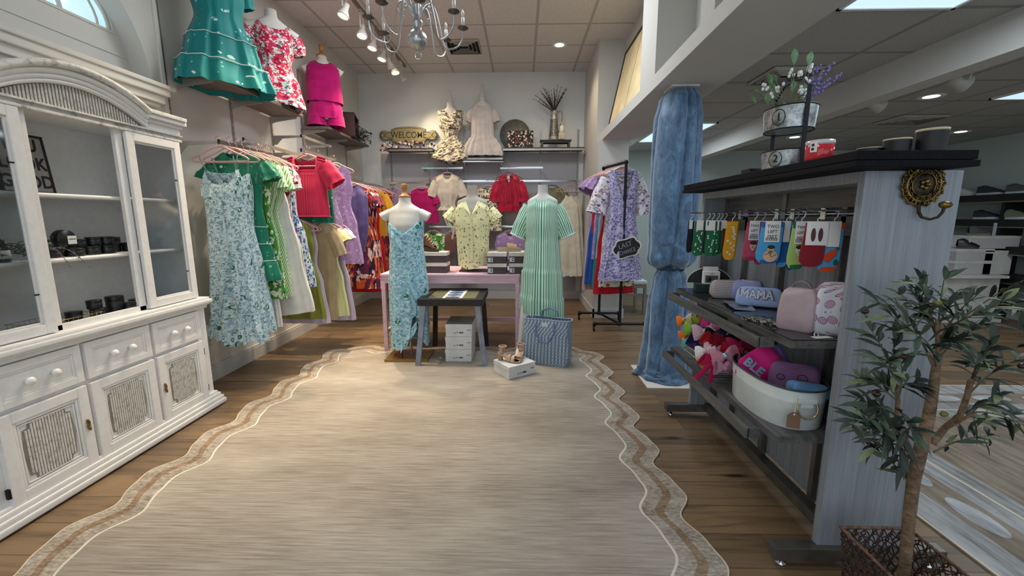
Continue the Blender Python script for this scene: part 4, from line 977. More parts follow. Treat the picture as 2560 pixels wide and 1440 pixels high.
spec = [
 ('collared_dress', 'green and white bloom print dress with a lime ruffle, third dress in', 'dress', 3.33, F_LIME, AT(690, 748, Y=3.33).z, pr_dress(.18, .19, .16, .235), -2.16, dict(neck=(.4, .06, .02, 'u'), sleeve=dict(L=.12, r0=.05, r1=.07, ang=66, depth=.7, fold=.012, kf=5))),
 ('long_skirt_dress', 'long plain white dress whose hem shows under the green bloom print dress', 'dress', 3.37, C_WHITE, AT(690, 818, Y=3.37).z, pr_dress(.17, .18, .14, .20), -2.21, dict(neck=(.5, .08, .03, 'u'))),
 ('striped_dress', 'lime and white striped short sleeve dress, nearer of the two', 'dress', 3.41, ST_LIME, AT(720, 742, Y=3.41).z, pr_dress(.18, .19, .13, .19), -2.16, dict(neck=(.3, .04, .02, 'u'), sleeve=dict(L=.17, r0=.065, r1=.062, ang=66, depth=.75, fold=.003))),
 ('striped_dress', 'lime and white striped short sleeve dress, farther of the two', 'dress', 3.465, ST_LIME, AT(725, 742, Y=3.465).z, pr_dress(.19, .20, .13, .19), -2.14, dict(neck=(.3, .04, .02, 'u'), sleeve=dict(L=.18, r0=.065, r1=.062, ang=68, depth=.75, fold=.003))),
 ('flared_dress', 'long cream white flared dress bulging out of the first rail', 'dress', 3.51, C_WHITE, AT(740, 792, Y=3.51).z, [(0, .12, .02, .002), (.1, .17, .03, .003), (.3, .22, .035, .006), (.6, .29, .04, .008), (1, .37, .05, .012)], -2.16, dict(neck=(.6, .06, .03, 'u'), hem=lambda a, u, s: .05 * u)),
 ('striped_shirt_dress', 'thin pale blue striped dress squeezed between white ones', 'dress', 3.555, ST_BLUE, AT(745, 700, Y=3.555).z, pr_dress(.15, .18, .17, .22), -2.17, dict(neck=(.3, .05, .02, 'v'), sleeve=dict(L=.15, r0=.06, r1=.065, ang=70, depth=.6))),
 ('rose_print_dress', 'white dress with crimson roses and dark leaves near the end of the first rail', 'dress', 3.60, F_ROSEW, AT(765, 728, Y=3.60).z, pr_dress(.17, .19, .17, .25), -2.15, dict(neck=(.4, .05, .02, 'u'), sleeve=dict(L=.17, r0=.065, r1=.07, ang=64, depth=.8, puff=.012, fold=.006))),
 ('white_dress', 'white dress right behind the crimson rose print dress', 'dress', 3.66, C_WHITE, AT(780, 780, Y=3.66).z, pr_dress(.14, .17, .17, .29), -2.17, dict(neck=(.5, .06, .02, 'u'))),
 ('blue_floral_dress', 'white dress with blue flowers, last on the first rail', 'dress', 3.72, F_BLUEW, AT(795, 718, Y=3.72).z, pr_dress(.14, .17, .17, .29), -2.16, dict(neck=(.4, .05, .02, 'u'))),
]
for k, (nm, lab, cat, y, m, zh, pf, x, kw) in enumerate(spec):
    hung(nm, lab, cat, 'pink velvet hanger of the ' + lab.replace('long plain white dress whose hem shows', 'long low hemmed white dress').split(',')[0].split(' near ')[0].split(' squeezed')[0].split(' bulging')[0].split(' whose')[0].split(' with yellow')[0] + (', farther pair member' if 'farther' in lab else ''), y, m, 1.813 - zh, pf, x=x, seed=20 + k, **kw)
# lime ruffle collar seen by itself
# crimson ribbed top facing out
g, P = hung('ribbed_top', 'crimson ribbed short sleeve top hanging face out between the two groups', 'top', 'pale pink hanger showing in the neck of the crimson ribbed top', 3.95, ST_RED, .54, [(0, .19, .015, .001), (.1, .195, .04, .002), (.5, .18, .055, .004), (1, .19, .06, .007)], x=-1.985, zr=1.961, rz=-.12,
     neck=(.62, .13, .03, 'sq'), slope=.02, seed=31, sleeve=dict(L=.20, r0=.085, r1=.10, ang=50, depth=.55, fold=.006, x0=.165), uvw=.2)
b = MB(); i = 0
b.tube([Vector((q[0] * 1.01, q[1] - .004, q[2] + .012)) for q in P[1][42:84]], .007, 6); b.tube([Vector((q[0] * 1.01, q[1] - .004, q[2])) for q in P[2][42:84]], .006, 6); b.build('gathered_neckline', ST_RED, g)
b = MB(); b.tube([Vector((q[0], q[1], q[2])) for q in P[-1]], .005, 6, closed=True); b.build('hem_band', ST_RED, g)
# hangs behind the crimson top
for k, (nm, lab, cat, y, x, zr, m, L, pf, kw) in enumerate([
 ('blouse', 'teal blouse mostly hidden behind the crimson ribbed top', 'top', 4.03, -2.0, 1.961, F_TEALG, .6, pr_top(.18, .2, .2), dict(neck=(.4, .05, .02, 'u'))),
 ('skirt_dress', 'dark lilac dress hanging behind the crimson ribbed top', 'dress', 4.20, -2.0, 1.961, F_LILACLACE, .98, pr_dress(.17, .19, .16, .24), dict(neck=(.4, .05, .02, 'u'))),
 ('lavender_skirt_dress', 'lavender dotted dress with gathered skirt right of the crimson top', 'dress', 4.55, -2.00, 1.961, F_LILACLACE, 1.05, pr_dress(.17, .19, .16, .26), dict(neck=(.4, .05, .02, 'u'))),
 ('tan_jacket', 'tan zip jacket hanging low under the crimson top', 'jacket', 4.02, -1.99, 1.371, C_TAN, (AT(800, 800, Y=4.02).z,), pr_top(.17, .19, .16), dict(neck=(.4, .10, .02, 'v'), sleeve=dict(L=.24, r0=.06, r1=.06, ang=64, depth=.8, fold=.006))),
 ('gingham_dress', 'yellow gingham ruffled dress on the lower rail', 'dress', 4.14, -1.99, 1.371, G_YEL, (AT(825, 790, Y=4.14).z,), pr_dress(.16, .18, .15, .23), dict(neck=(.5, .06, .02, 'u'), sleeve=dict(L=.13, r0=.06, r1=.085, ang=52, depth=.8, fold=.014, kf=6))),
 ('gingham_trousers', 'lilac gingham dress with frilled sleeve, farther one on the lower rail', 'dress', 4.26, -1.985, 1.371, G_LIL, (AT(845, 800, Y=4.26).z,), pr_dress(.17, .19, .16, .24), dict(neck=(.5, .06, .02, 'u'), sleeve=dict(L=.12, r0=.06, r1=.08, ang=52, depth=.8, fold=.012, kf=6))),
 ('olive_dress', 'olive ruffle hem dress seen just under the long white dresses', 'dress', 3.90, -2.115, 1.371, C_OLIVEG, (AT(760, 797, Y=3.90).z,), pr_dress(.15, .17, .15, .23), dict(neck=(.5, .06, .02, 'u'))),
 ('lilac_striped_trousers', 'lilac striped dress whose hem is the lowest below the olive one', 'dress', 3.96, -2.115, 1.371, G_LIL, (AT(770, 808, Y=3.96).z,), pr_dress(.15, .17, .15, .24), dict(neck=(.5, .06, .02, 'u'))),
 ('satin_top', 'draped purple satin top in front of the orange dresses', 'top', 4.95, -1.99, 1.791, C_PURP, .78, [(0, .15, .02, .002), (.15, .19, .05, .008), (.6, .18, .055, .012), (1, .12, .05, .014)], dict(neck=(.5, .05, .02, 'u'))),
 ('abstract_print_dress', 'orange and plum abstract print dress, nearest of the pair', 'dress', 5.10, -1.99, 1.791, F_ORANGE, (AT(890, 722, Y=5.10).z,), pr_dress(.18, .20, .17, .25), dict(neck=(.3, .05, .02, 'u'), sleeve=dict(L=.17, r0=.06, r1=.07, ang=60, depth=.8))),
 ('abstract_print_dress', 'orange and plum abstract print dress, just behind its twin', 'dress', 5.22, -1.99, 1.791, F_ORANGE, (AT(900, 722, Y=5.22).z,), pr_dress(.18, .20, .18, .27), dict(neck=(.3, .05, .02, 'u'), sleeve=dict(L=.17, r0=.06, r1=.07, ang=60, depth=.8))),
 ('red_dress', 'bright red dress among the orange dresses at the back of the left wall', 'dress', 5.38, -1.99, 1.791, C_RED, (AT(915, 730, Y=5.38).z,), pr_dress(.16, .18, .16, .27), dict(neck=(.5, .05, .02, 'u'))),
 ('mustard_blouse', 'mustard yellow blouse with full sleeves at the back of the left wall', 'top', 5.58, -1.99, 1.791, C_MUST, .62, pr_top(.18, .2, .2), dict(neck=(.4, .05, .02, 'u'), sleeve=dict(L=.26, r0=.06, r1=.09, ang=66, depth=.8, fold=.012))),
 ('rust_print_dress', 'rust and plum print dress nearest the back left corner', 'dress', 5.85, -1.99, 1.791, F_RUST, (AT(930, 690, Y=5.85).z,), pr_dress(.15, .17, .16, .20), dict(neck=(.4, .05, .02, 'u'))),
 ('rust_print_dress', 'second rust and plum print dress in the back left corner, behind its twin', 'dress', 6.0, -1.985, 1.791, F_RUST, (AT(935, 690, Y=6.0).z,), pr_dress(.15, .17, .16, .20), dict(neck=(.4, .05, .02, 'u'))),
]):
    if isinstance(L, tuple): L = zr - .088 - L[0]
    hung(nm, lab, cat, 'pink hanger holding the ' + ' '.join(lab.replace(',', '').split()[:9]), y, m, L, pf, x=x, zr=zr, seed=50 + k, **kw)

# ---- dress forms
def form(name, label, loc, rz, cap=True, mat=None, scale=1.0, arms=True, bottom=-.62, neck=.10, group=None, stand=None):
    """torso with origin at shoulder height"""
    t = thing(name, label, 'mannequin', loc, rz, group); s = scale
    K = [(bottom, .12, .08), (-.52, .145, .095), (-.42, .130, .088), (-.33, .105, .075), (-.24, .120, .082), (-.15, .142, .092), (-.08, .150, .085), (-.03, .158, .075), (.0, .150, .070), (.022, .105, .062), (.045, .062, .056), (.07, .052, .052), (neck, .050, .050)]
    P = []
    for i in range(41):
        z = lerp(bottom, neck, i / 40) ; 
        kk = [(k[0], k[1], k[2]) for k in K]; hw, hd = prof_at(kk, z)
        P.append([(math.copysign(abs(math.cos(a)) ** .85, math.cos(a)) * hw * s, math.copysign(abs(math.sin(a)) ** .9, math.sin(a)) * hd * s - (.015 * math.exp(-((z + .15) / .08) ** 2) if math.sin(a) < 0 else 0), z * s) for a in [2 * PI * j / 40 for j in range(40)]])
    mb = MB(); mb.grid(P, True)
    mb.quad(P[0], [tuple(range(40))]); mb.quad(P[-1], [tuple(range(40))])
    if arms:
        for sd in (-1, 1):
            R_ = []
            for i in range(9):
                q = i / 8; c = Vector((sd * (.12 + .085 * q) * s, 0, (-.035 - .035 * q) * s)); rr = (.052 - .006 * q) * s
                d = Vector((sd * math.cos(.6), 0, -math.sin(.6))); n_ = Vector((sd * math.sin(.6), 0, math.cos(.6)))
                R_.append([c + n_ * (math.cos(b) * rr * .95) + Vector((0, 1, 0)) * (math.sin(b) * rr) for b in [2 * PI * j / 20 for j in range(20)]])
            mb.grid(R_, True); mb.quad(R_[-1], [tuple(range(20))])
    mb.build('torso', mat or DFORM, t)
    if cap == 'white':
        b = MB(); b.lathe([(.052, neck), (.040, neck + .03), (.026, neck + .07), (.014, neck + .10), (.012, neck + .125), (.016, neck + .135), (.022, neck + .155), (.018, neck + .175), (.0001, neck + .185)], n=18); b.build('neck_finial', mat or DFORM, t)
    elif cap:
        b = MB(); b.lathe([(.056, neck), (.057, neck + .012), (.040, neck + .022), (.030, neck + .03), (.020, neck + .05), (.017, neck + .06), (.026, neck + .075), (.028, neck + .115), (.024, neck + .12), (.0001, neck + .12)], n=20); b.build('neck_cap', NWOOD, t)
    if stand:
        b = MB(); b.lathe([(.012, stand), (.012, bottom)], n=12).lathe([(.012, stand + .012), (.09, stand + .010), (.10, stand), (.0001, stand)], n=24); b.build('stand', plain('stand_steel', (150, 150, 150), .3, .8), t)
    return t
F_HW = lambda sw, w, waist, hemw, d: [(0, sw, d * .35, .001), (.06, sw, d * .8, .002), (.2, w, d, .003), (.38, waist, d * .85, .004), (.6, lerp(waist, hemw, .6), d * 1.2, .010), (1, hemw, d * 1.9, .02)]
# teal dress on the wall shelf (its top is above the frame)
form('dress_form', 'white dress form inside the teal tiered dress on the left wall shelf', (-2.27, 3.37, 3.18), .95, True, bottom=-.62, stand=-.822)
garment('tiered_dress', 'bright teal dress with white piping and a wide ruffled hem on the left wall shelf', 'dress', (-2.27, 3.37, 3.18), .95, F_TEAL, .89,
   [(0, .15, .08, .002), (.1, .18, .12, .003), (.25, .175, .13, .004), (.42, .15, .12, .006), (.60, .20, .15, .014), (.62, .225, .165, .018), (.80, .255, .18, .026), (.82, .30, .20, .034), (1, .335, .225, .05)], neck=(.5, .06, .03, 'u'), seed=71, clamp=XL + .035, folds=(11, 2), uvw=.26,
   sleeve=dict(L=.20, r0=.06, r1=.06, ang=62, depth=.8, puff=.02, x0=.12), piping=[(.61, C_PIPE), (.81, C_PIPE)], nv=60, nt=120)
form('dress_form', 'white dress form wearing the red rose print dress on the left wall shelf', (-2.30, 4.13, 3.07), .72, False, bottom=-.60, neck=.12, stand=-.705)
garment('rose_print_dress', 'short red rose print dress with puff sleeves on the first wall shelf', 'dress', (-2.30, 4.13, 3.06), .72, F_ROSE, .70,
   [(0, .155, .09, .002), (.1, .168, .125, .003), (.3, .165, .135, .004), (.48, .135, .105, .005), (.75, .20, .14, .014), (1, .235, .16, .02)], neck=(.72, .05, .03, 'u'), slope=.02, seed=72, clamp=XL + .035, uvw=.24, hem=lambda a, u, s: -.02 * u,
   sleeve=dict(L=.17, r0=.055, r1=.05, ang=58, depth=.9, puff=.03, fold=.006, x0=.15))
form('dress_form', 'white dress form with wooden neck cap wearing the fuchsia set', (-2.30, 5.12, 3.05), .50, True, bottom=-.60, neck=.10)
garment('sleeveless_top', 'fuchsia sleeveless linen top on the dress form with wooden neck cap', 'top', (-2.30, 5.12, 3.075), .50, LIN_PINK, .435,
   [(0, .155, .085, .001), (.12, .180, .115, .002), (.5, .188, .135, .003), (1, .198, .14, .004)], neck=(.45, .03, .01, 'u'), slope=.03, clamp=XL + .035, seed=73)
g, P = garment('shorts', 'fuchsia linen shorts under the matching top on the second wall shelf', 'shorts', (-2.30, 5.12, 2.74), .50, LIN_PINK, .28, [(0, .135, .10, .003), (.3, .165, .125, .006), (.6, .185, .135, .006), (1, .19, .135, .008)], neck=(.1, .0, .0, 'u'), slope=0, seed=74)
for sd in (-1, 1):
    b = MB(); R_ = [[(sd * .098 + math.cos(a) * (.098 + .012 * q), math.sin(a) * (.125 + .01 * q), -.24 - .12 * q) for a in [2 * PI * j / 26 for j in range(26)]] for q in (0, .25, .5, .75, 1)]
    put_tube(b, R_, [[(j * .02, -.1 * i) for j in range(26)] for i in range(5)]); b.build('short_leg', LIN_PINK, g)
# brown case and ivy on the second wall shelf
c_ = thing('storage_case', 'dark brown open case standing on edge beside the fuchsia outfit', 'case', (-2.33, 5.82, 2.359), rz=.25)
LTH = plain('dark_leather', (58, 34, 28), .45)
MB().box(-.14, -.12, -.24, .20, 0, .30, bev=.008).box(-.14, .12, -.24, -.225, 0, .30).box(-.14, .12, .185, .20, 0, .30).box(-.14, .12, -.24, .20, .285, .30).box(-.14, .12, -.24, .20, 0, .015).build('case_shell', LTH, c_)
iv = thing('artificial_ivy', 'dark trailing artificial ivy spilling out of the brown case', 'artificial plant', (-2.24, 5.92, 2.36))
b = MB(); rnd.seed(11); b2 = MB()
for k in range(150):
    p = Vector((rnd.uniform(-.05, .10), rnd.uniform(-.12, .24), rnd.uniform(.01, .16)))
    leaf(b, p, (rnd.uniform(-.5, 1), rnd.uniform(-1, 1), rnd.uniform(-.6, .8)), rnd.uniform(.03, .05), .025)
for k in range(5): b2.tube([(0, -.1 + k * .06, .01), (.05, -.05 + k * .05, .10), (.09, .02 + k * .05, .02)], .002, 5)
b.build('leaves', plain('ivy_dark', (48, 56, 34), .7, 0, .3, 30), iv); b2.build('vines', plain('vine_brown', (60, 48, 34), .8), iv)
# ================================================================ BACK WALL
YW = YB - .018
for k, x in enumerate((-2.08, -1.475, -.90, -.305, .285, .865)):
    t = thing('wall_standard', ['slotted standard on the back wall, leftmost', 'slotted standard on the back wall just right of the welcome sign', 'slotted standard on the back wall between the two shelf dresses', 'slotted standard on the back wall by the grey disc', 'slotted standard on the back wall beside the little black bench', 'slotted standard on the back wall, rightmost by the pier'][k], 'shelf standard', (x, YW, 0))
    MB().box(-.012, .012, -.004, .004, .5, 2.36 if k < 2 else 2.68).build('rail', STRIP, t)
    mb = MB(); z = .6
    while z < 2.3: mb.box(-.003, .003, -.0046, -.004, z, z + .012); z += .05
    mb.build('slots', SLOT, t)
YRL = 6.55
def brail(lab, x0, x1, z, h=.028):
    t = thing('hang_rail', lab, 'clothes rail', ((x0 + x1) / 2, YRL, z)); L = (x1 - x0) / 2
    MB().box(-L, L, -.007, .007, -h, 0, bev=.002).build('rail_tube', CHROME, t)
    for s in (-1, 1): MB().prism([(-.004, -.006), (.26, -.006), (.26, -.03), (-.004, -.06)], s * (L - .03) - .003, s * (L - .03) + .003, 'X').build('rail_arm', plain('bracket_grey', (160, 158, 152), .5, .2), t)
    return t
brail('dark chrome rail on the back wall above the lilac wrap dress', -2.06, -1.44, 1.868)
brail('short chrome rail on the back wall above the cream blouse', -1.53, -.90, 2.082)
brail('chrome rail on the back wall under the small centre shelf', -.90, -.285, 2.170, .018)
brail('short chrome rail on the back wall above the crimson tie blouse', -.335, .315, 2.078)
brail('long bright chrome rail crossing the back wall behind the dress forms', -.925, .87, 1.888)
brail('low chrome rail on the back wall behind the brown shoe boxes', -1.45, -.80, 1.205)
brail('low chrome rail on the back wall above the lilac lace top', -.36, .15, 1.205)
# shelves
DKSH = plain('dark_laminate_shelf', (44, 40, 40), .4); EDGE = plain('shelf_metal_edge', (170, 168, 164), .3, .7)
def bshelf(lab, x0, x1, z, y0=6.54):
    t = thing('wall_shelf', lab, 'shelf', ((x0 + x1) / 2, YB, z)); L = (x1 - x0) / 2
    MB().box(-L, L, y0 - YB, -.022, -.022, 0).build('board', DKSH, t)
    MB().box(-L, L, y0 - YB - .004, y0 - YB, -.046, -.018).build('front_edge', EDGE, t)
bshelf('dark shelf under the welcome sign and flower garland', -2.10, -1.35, 2.365)
bshelf('small low dark shelf under the two dresses on the back wall', -1.30, -.29, 2.235)
bshelf('long dark shelf under the grey disc and pitcher on the back wall', -.29, .93, 2.365)
# welcome sign
GOLDS = plain('khaki_gold_paint', (150, 138, 96), .5); SGN = plain('sign_edge_dark', (72, 66, 54), .5)
w_ = thing('welcome_sign', 'khaki scroll ended WELCOME plaque on the left of the back wall', 'sign', (-1.775, YB - .04, 2.60))
def plaque(s=1.0):
    half = [(0, .128), (.10, .126), (.20, .112), (.27, .088), (.272, .058), (.34, .056), (.37, .072), (.42, .066), (.452, .03), (.455, 0)]
    P = [(x * s, z * s) for x, z in half]; return P + [(x, -z) for x, z in reversed(P[:-1])] + [(-x, -z) for x, z in P[1:]][:0] + [(-x, -z) for x, z in P[1:]] + [(-x, z) for x, z in reversed(P[1:-1])]
MB().prism(plaque(1), -.015, .012, 'Y').build('plaque', SGN, w_); MB().prism(plaque(.955), -.019, -.014, 'Y').build('face', GOLDS, w_)
b = MB()
for s in (-1, 1):
    b.tube([(s * .405 + .034 * math.cos(a), -.020, .034 * math.sin(a)) for a in [2 * PI * i / 20 for i in range(20)]], .004, 5, closed=True)
    b.tube([(s * .20, -.020, .088), (s * .25, -.02, .06), (s * .255, -.02, .04), (s * .33, -.02, .035), (s * .37, -.02, 0), (s * .33, -.02, -.035), (s * .255, -.02, -.04), (s * .25, -.02, -.06), (s * .20, -.02, -.088)], .003, 5)
b.tube([(lerp(-.2, .2, i / 12), -.020, .094 + .012 * math.sin(PI * i / 12)) for i in range(13)], .003, 5); b.tube([(lerp(-.2, .2, i / 12), -.020, -.094 - .012 * math.sin(PI * i / 12)) for i in range(13)], .003, 5)
b.build('inlay_lines', SGN, w_)
text_part('lettering', 'WELCOME', .135, plain('sign_black', (40, 38, 34), .6), w_, (0, -.0205, -.002), (PI / 2, 0, 0), bold=.0008, sx=.86)
# flower garland
gl_ = thing('flower_garland', 'garland of pink, white and purple artificial flowers on the shelf under the welcome sign', 'garland', (-1.70, 6.60, 2.365))
rnd.seed(21); cols = [('petal_pink', (200, 140, 160)), ('petal_white', (222, 220, 224)), ('petal_purple', (120, 96, 140)), ('petal_yellow', (206, 196, 130)), ('petal_dark', (60, 56, 70))]
mbs = {c[0]: MB() for c in cols}
for k in range(64):
    u = rnd.uniform(-.43, .37); p = Vector((u, rnd.uniform(-.10, .02), rnd.uniform(.01, .10) * (1 - .5 * abs(u) / .5) + .005)); c = rnd.choice(cols)[0]
    if u < -.3 and rnd.random() < .5: p.z -= .05; p.y = -.09
    R0 = rnd.uniform(.016, .03)
    for j in range(6):
        a = 2 * PI * j / 6; leaf(mbs[c], p, (math.cos(a), -.7, math.sin(a)), R0, R0 * .8, up=Vector((0, -1, 0)), droop=.1)
for c, col in cols: mbs[c].build('blossoms', plain(c, col, .8), gl_)
b = MB()
for k in range(70):
    u = rnd.uniform(-.42, .38); p = Vector((u, rnd.uniform(-.09, .04), rnd.uniform(.0, .07)))
    leaf(b, p, (rnd.uniform(-1, 1), rnd.uniform(-1, .2), rnd.uniform(-.2, .9)), rnd.uniform(.03, .07), .016)
for k in range(8): leaf(b, (.27, -.03, .05), (rnd.uniform(-.3, 1), -.2, rnd.uniform(.6, 1)), .14, .008)
b.build('leaves', plain('garland_green', (52, 66, 52), .8, 0, .2, 30), gl_)
# two dresses on the back shelf
form('dress_form', 'off-white dress form with finial in the short black and cream floral dress', (-1.08, 6.62, 2.90), 0, 'white', mat=plain('form_offwhite', (206, 204, 198), .7), bottom=-.55, neck=.12, stand=-.665, arms=False)
garment('cap_sleeve_dress', 'black and cream floral dress with flared skirt on the back wall shelf', 'dress', (-1.08, 6.62, 2.90), 0, F_BCREAM, .70,
  [(0, .195, .09, .002), (.08, .19, .12, .004), (.3, .175, .13, .008), (.5, .10, .09, .006), (.54, .12, .095, .008), (.75, .22, .13, .016), (1, .30, .16, .026)], neck=(.40, .10, .04, 'v'), slope=.0, seed=81, hem=lambda a, u, s: -.06 * (1 - abs(u)) + .03 * abs(u), folds=(12, 2))
form('dress_form', 'off-white dress form with finial in the long cream drop waist dress', (-.60, 6.62, 2.985), 0, 'white', mat=plain('form_offwhite', (206, 204, 198), .7), bottom=-.60, neck=.12, stand=-.75, arms=False, scale=.95)
garment('drop_waist_dress', 'cream drop waist dress with puff sleeves and gathered hem on the back wall shelf', 'dress', (-.60, 6.62, 2.98), 0, C_PKCREAM, .735,
  [(0, .145, .09, .002), (.08, .165, .115, .004), (.3, .168, .12, .006), (.62, .175, .12, .010), (.65, .215, .135, .020), (.82, .28, .16, .026), (.95, .315, .165, .03), (1, .30, .16, .034)], neck=(.4, .025, .01, 'u'), slope=.03, seed=82, folds=(17, 1), nt=120,
  sleeve=dict(L=.19, r0=.045, r1=.055, ang=58, depth=.9, puff=.02, fold=.01, x0=.13))
# grey disc, floral canvas, bench, pitcher
t = NT('mottled_zinc', .5, .4); v = t.vec('Object'); t.col(t.ramp(t.noise(v, 14, 4, .7), [(.3, lin((92, 92, 86))), (.7, lin((136, 134, 126)))])); ZN = t.m
d_ = thing('round_tray', 'round mottled grey metal disc leaning on the back wall', 'tray', (-.115, 6.79, 2.365)); d_.rotation_euler = (-.10, 0, 0)
MB().lathe([(.0001, -.006), (.225, -.006), (.232, -.010), (.234, 0), (.232, .004), (.0001, .004)], n=48, M=Matrix.Translation((0, 0, .234)) @ Matrix.Rotation(PI / 2, 4, 'X')).build('disc', ZN, d_)
t = NT('folk_floral', .7); v = t.vec('Object'); c = lin((24, 20, 22))
for sc, r, col in ((14, .34, (120, 34, 34)), (17, .30, (60, 72, 40)), (20, .32, (222, 214, 206)), (26, .2, (190, 120, 60)), (34, .22, (230, 224, 214))):
    c = t.mix(t.less(t.voro(t.warp(t.vec('Object', loc=(sc, 0, 0)), 20, .03), sc), r), c, lin(col))
t.col(c); FK = t.m
d_ = thing('floral_canvas', 'square dark canvas painted with red and white wildflowers in front of the grey disc', 'picture', (-.03, 6.66, 2.365)); d_.rotation_euler = (-.06, 0, 0)
MB().box(-.195, .195, -.012, .012, 0, .265, bev=.003).build('canvas', FK, d_)
d_ = thing('riser_bench', 'small black wooden riser bench under the tin pitcher', 'riser', (.50, 6.64, 2.365))
MB().box(-.235, .235, -.09, .09, .095, .112, bev=.004).build('top', DKSH, d_); MB().box(-.205, .205, -.075, -.065, .07, .095).box(-.205, .205, .065, .075, .07, .095).build('apron', DKSH, d_)
for sx in (-1, 1):
    for sy in (-1, 1): MB().box(sx * .20 - .015, sx * .20 + .015, sy * .065 - .012, sy * .065 + .012, 0, .095).build('leg', DKSH, d_)
t = NT('patterned_tin', .45, .6); v = t.vec('Object'); x, y, z = t.sep(v); n = t.noise(v, 30, 4, .7); band = t.math('MULTIPLY', t.gt(z, .05), t.less(z, .30))
c = t.mix(band, t.ramp(n, [(.35, lin((120, 118, 112))), (.65, lin((190, 188, 180)))]), t.ramp(t.noise(t.vec('Object'), 70, 2, .8), [(.42, lin((64, 62, 60))), (.58, lin((150, 146, 140)))])); t.col(c); TINM = t.m
j = thing('metal_pitcher', 'tall galvanised pitcher with an embossed band standing on the riser bench', 'pitcher', (.475, 6.64, 2.478))
MB().lathe([(.076, 0), (.078, .01), (.066, .12), (.056, .24), (.052, .32), (.046, .35), (.050, .38), (.062, .42), (.060, .42), (.046, .38), (.042, .35), (.04, .2)], n=28).build('body', TINM, j)
b = MB(); b.tube([(.056, 0, .40), (.09, 0, .43), (.118, 0, .41), (.12, 0, .33), (.10, 0, .22), (.062, 0, .10)], .006, 8); b.build('handle', ZN, j)
b = MB(); rnd.seed(5); tw = thing('dried_branches', 'bundle of dark dried twigs standing in the galvanised pitcher', 'dried branches', (.475, 6.64, 2.86))
for k in range(34):
    a = rnd.uniform(-.62, .5) - .06 - (.5 if k % 7 == 0 else 0); L = rnd.uniform(.20, .38); yy = rnd.uniform(-.3, .3)
    pts = [Vector((math.sin(a) * L * q * (.7 + .5 * q) + (-.04 * q * q if a < -.6 else 0), yy * L * q, math.cos(a) * L * q - (.10 * q * q if abs(a) > .8 else 0))) for q in [i / 6 for i in range(7)]]
    b.tube(pts, [.0042, .0042, .004, .0038, .0034, .003, .002], 5)
    for i in range(2, 7): b.ball(pts[i] + Vector((rnd.uniform(-.006, .006), 0, 0)), .005, 3, (1, 1, 1.8))
b.build('twigs', plain('dried_brown', (52, 44, 42), .9), tw)
ts = thing('tassel', 'cream fringe tassel hanging down the side of the galvanised pitcher', 'tassel', (.585, 6.55, 2.60))
b = MB(); b.lathe([(.008, .08), (.03, .06), (.034, .02), (.036, -.02), (.028, -.03)], n=16)
for k in range(22):
    a = 2 * PI * k / 22; b.tube([(math.cos(a) * .02, math.sin(a) * .02, .02), (math.cos(a) * .036, math.sin(a) * .03, -.05), (math.cos(a) * .042, math.sin(a) * .034, -.12)], .004, 4)
b.build('fringe', C_CREAM, ts); b = MB(); b.tube([(0, 0, .08), (-.02, .03, .16), (-.02, .07, .24)], .0025, 5); b.build('cord', C_CREAM, ts)

# ---- clothes on the back wall rails, hangers parallel to the wall
def bk(nm, lab, cat, hl, x, z, mat, L, pf, y=6.52, hw=.40, rz=0, hm=None, **kw):
    hanger((x, y, z + .014), rz, hl, hw, m=hm); kw.setdefault('slope', .05); return garment(nm, lab, cat, (x, y, z - .072), rz, mat, L, pf, **kw)
bk('wrap_front_dress', 'long lilac wrap dress behind the blue dress form', 'dress', 'pink hanger of the long lilac wrap dress', -1.99, 1.868 - .03, C_LIL, 1.36, pr_dress(.16, .18, .15, .20), neck=(.45, .22, .03, 'v'), seed=91, y=6.54)
bk('magenta_shirt', 'magenta short sleeve top behind the shoulder of the blue dress form', 'top', 'mauve hanger showing above the magenta top', -1.535, 1.845, C_MAG, .52, pr_top(.17, .22, .26, .05), neck=(.35, .04, .01, 'u'), seed=92, sleeve=dict(L=.14, r0=.075, r1=.085, ang=62, depth=.6, fold=.006), y=6.54)
g, P = bk('tie_front_blouse', 'cream tie front blouse with long hanging sash on the back wall', 'top', 'dark mauve hanger inside the neck of the cream tie front blouse', -1.14, 2.050, C_OFFW, .54, [(0, .17, .015, .001), (.15, .18, .05, .004), (.5, .18, .06, .008), (.82, .12, .05, .010), (.88, .12, .05, .012), (1, .17, .06, .016)], neck=(.35, .07, .02, 'u'), seed=93, sleeve=dict(L=.24, r0=.075, r1=.085, ang=62, depth=.7, fold=.008), y=6.54)
b = MB()
for s, e in ((-1, (-.05, -.02, -.78)), (1, (.10, -.06, -.98))):
    pts = [Vector((.02, -.06, -.44)).lerp(Vector(e), q) + Vector((.05 * math.sin(q * 4) * s, 0, 0)) for q in [i / 8 for i in range(9)]]
    P2 = [[p + Vector((-.012, 0, 0)), p + Vector((0, -.006, 0)), p + Vector((.014, 0, 0))] for p in pts]; b.grid(P2)
b.build('sash', C_OFFW, g)
g, P = bk('tie_neck_blouse', 'crimson satin blouse with a tie neck on the right of the back wall', 'top', 'crimson padded hanger of the satin tie neck blouse', -.20, 2.045, C_SATIN, .56, [(0, .15, .02, .001), (.15, .17, .06, .004), (.6, .19, .07, .010), (1, .20, .075, .014)], neck=(.36, .13, .03, 'v'), seed=94, sleeve=dict(L=.30, r0=.08, r1=.10, ang=70, depth=.8, fold=.012, puff=.01), hm=C_SATIN, y=6.54)
b = MB(); b.tube([(-.05, -.02, .0), (-.045, -.05, -.06), (0, -.07, -.13), (.045, -.05, -.06), (.05, -.02, 0)], .010, 6); b.ball((0, -.078, -.14), .02, 6)
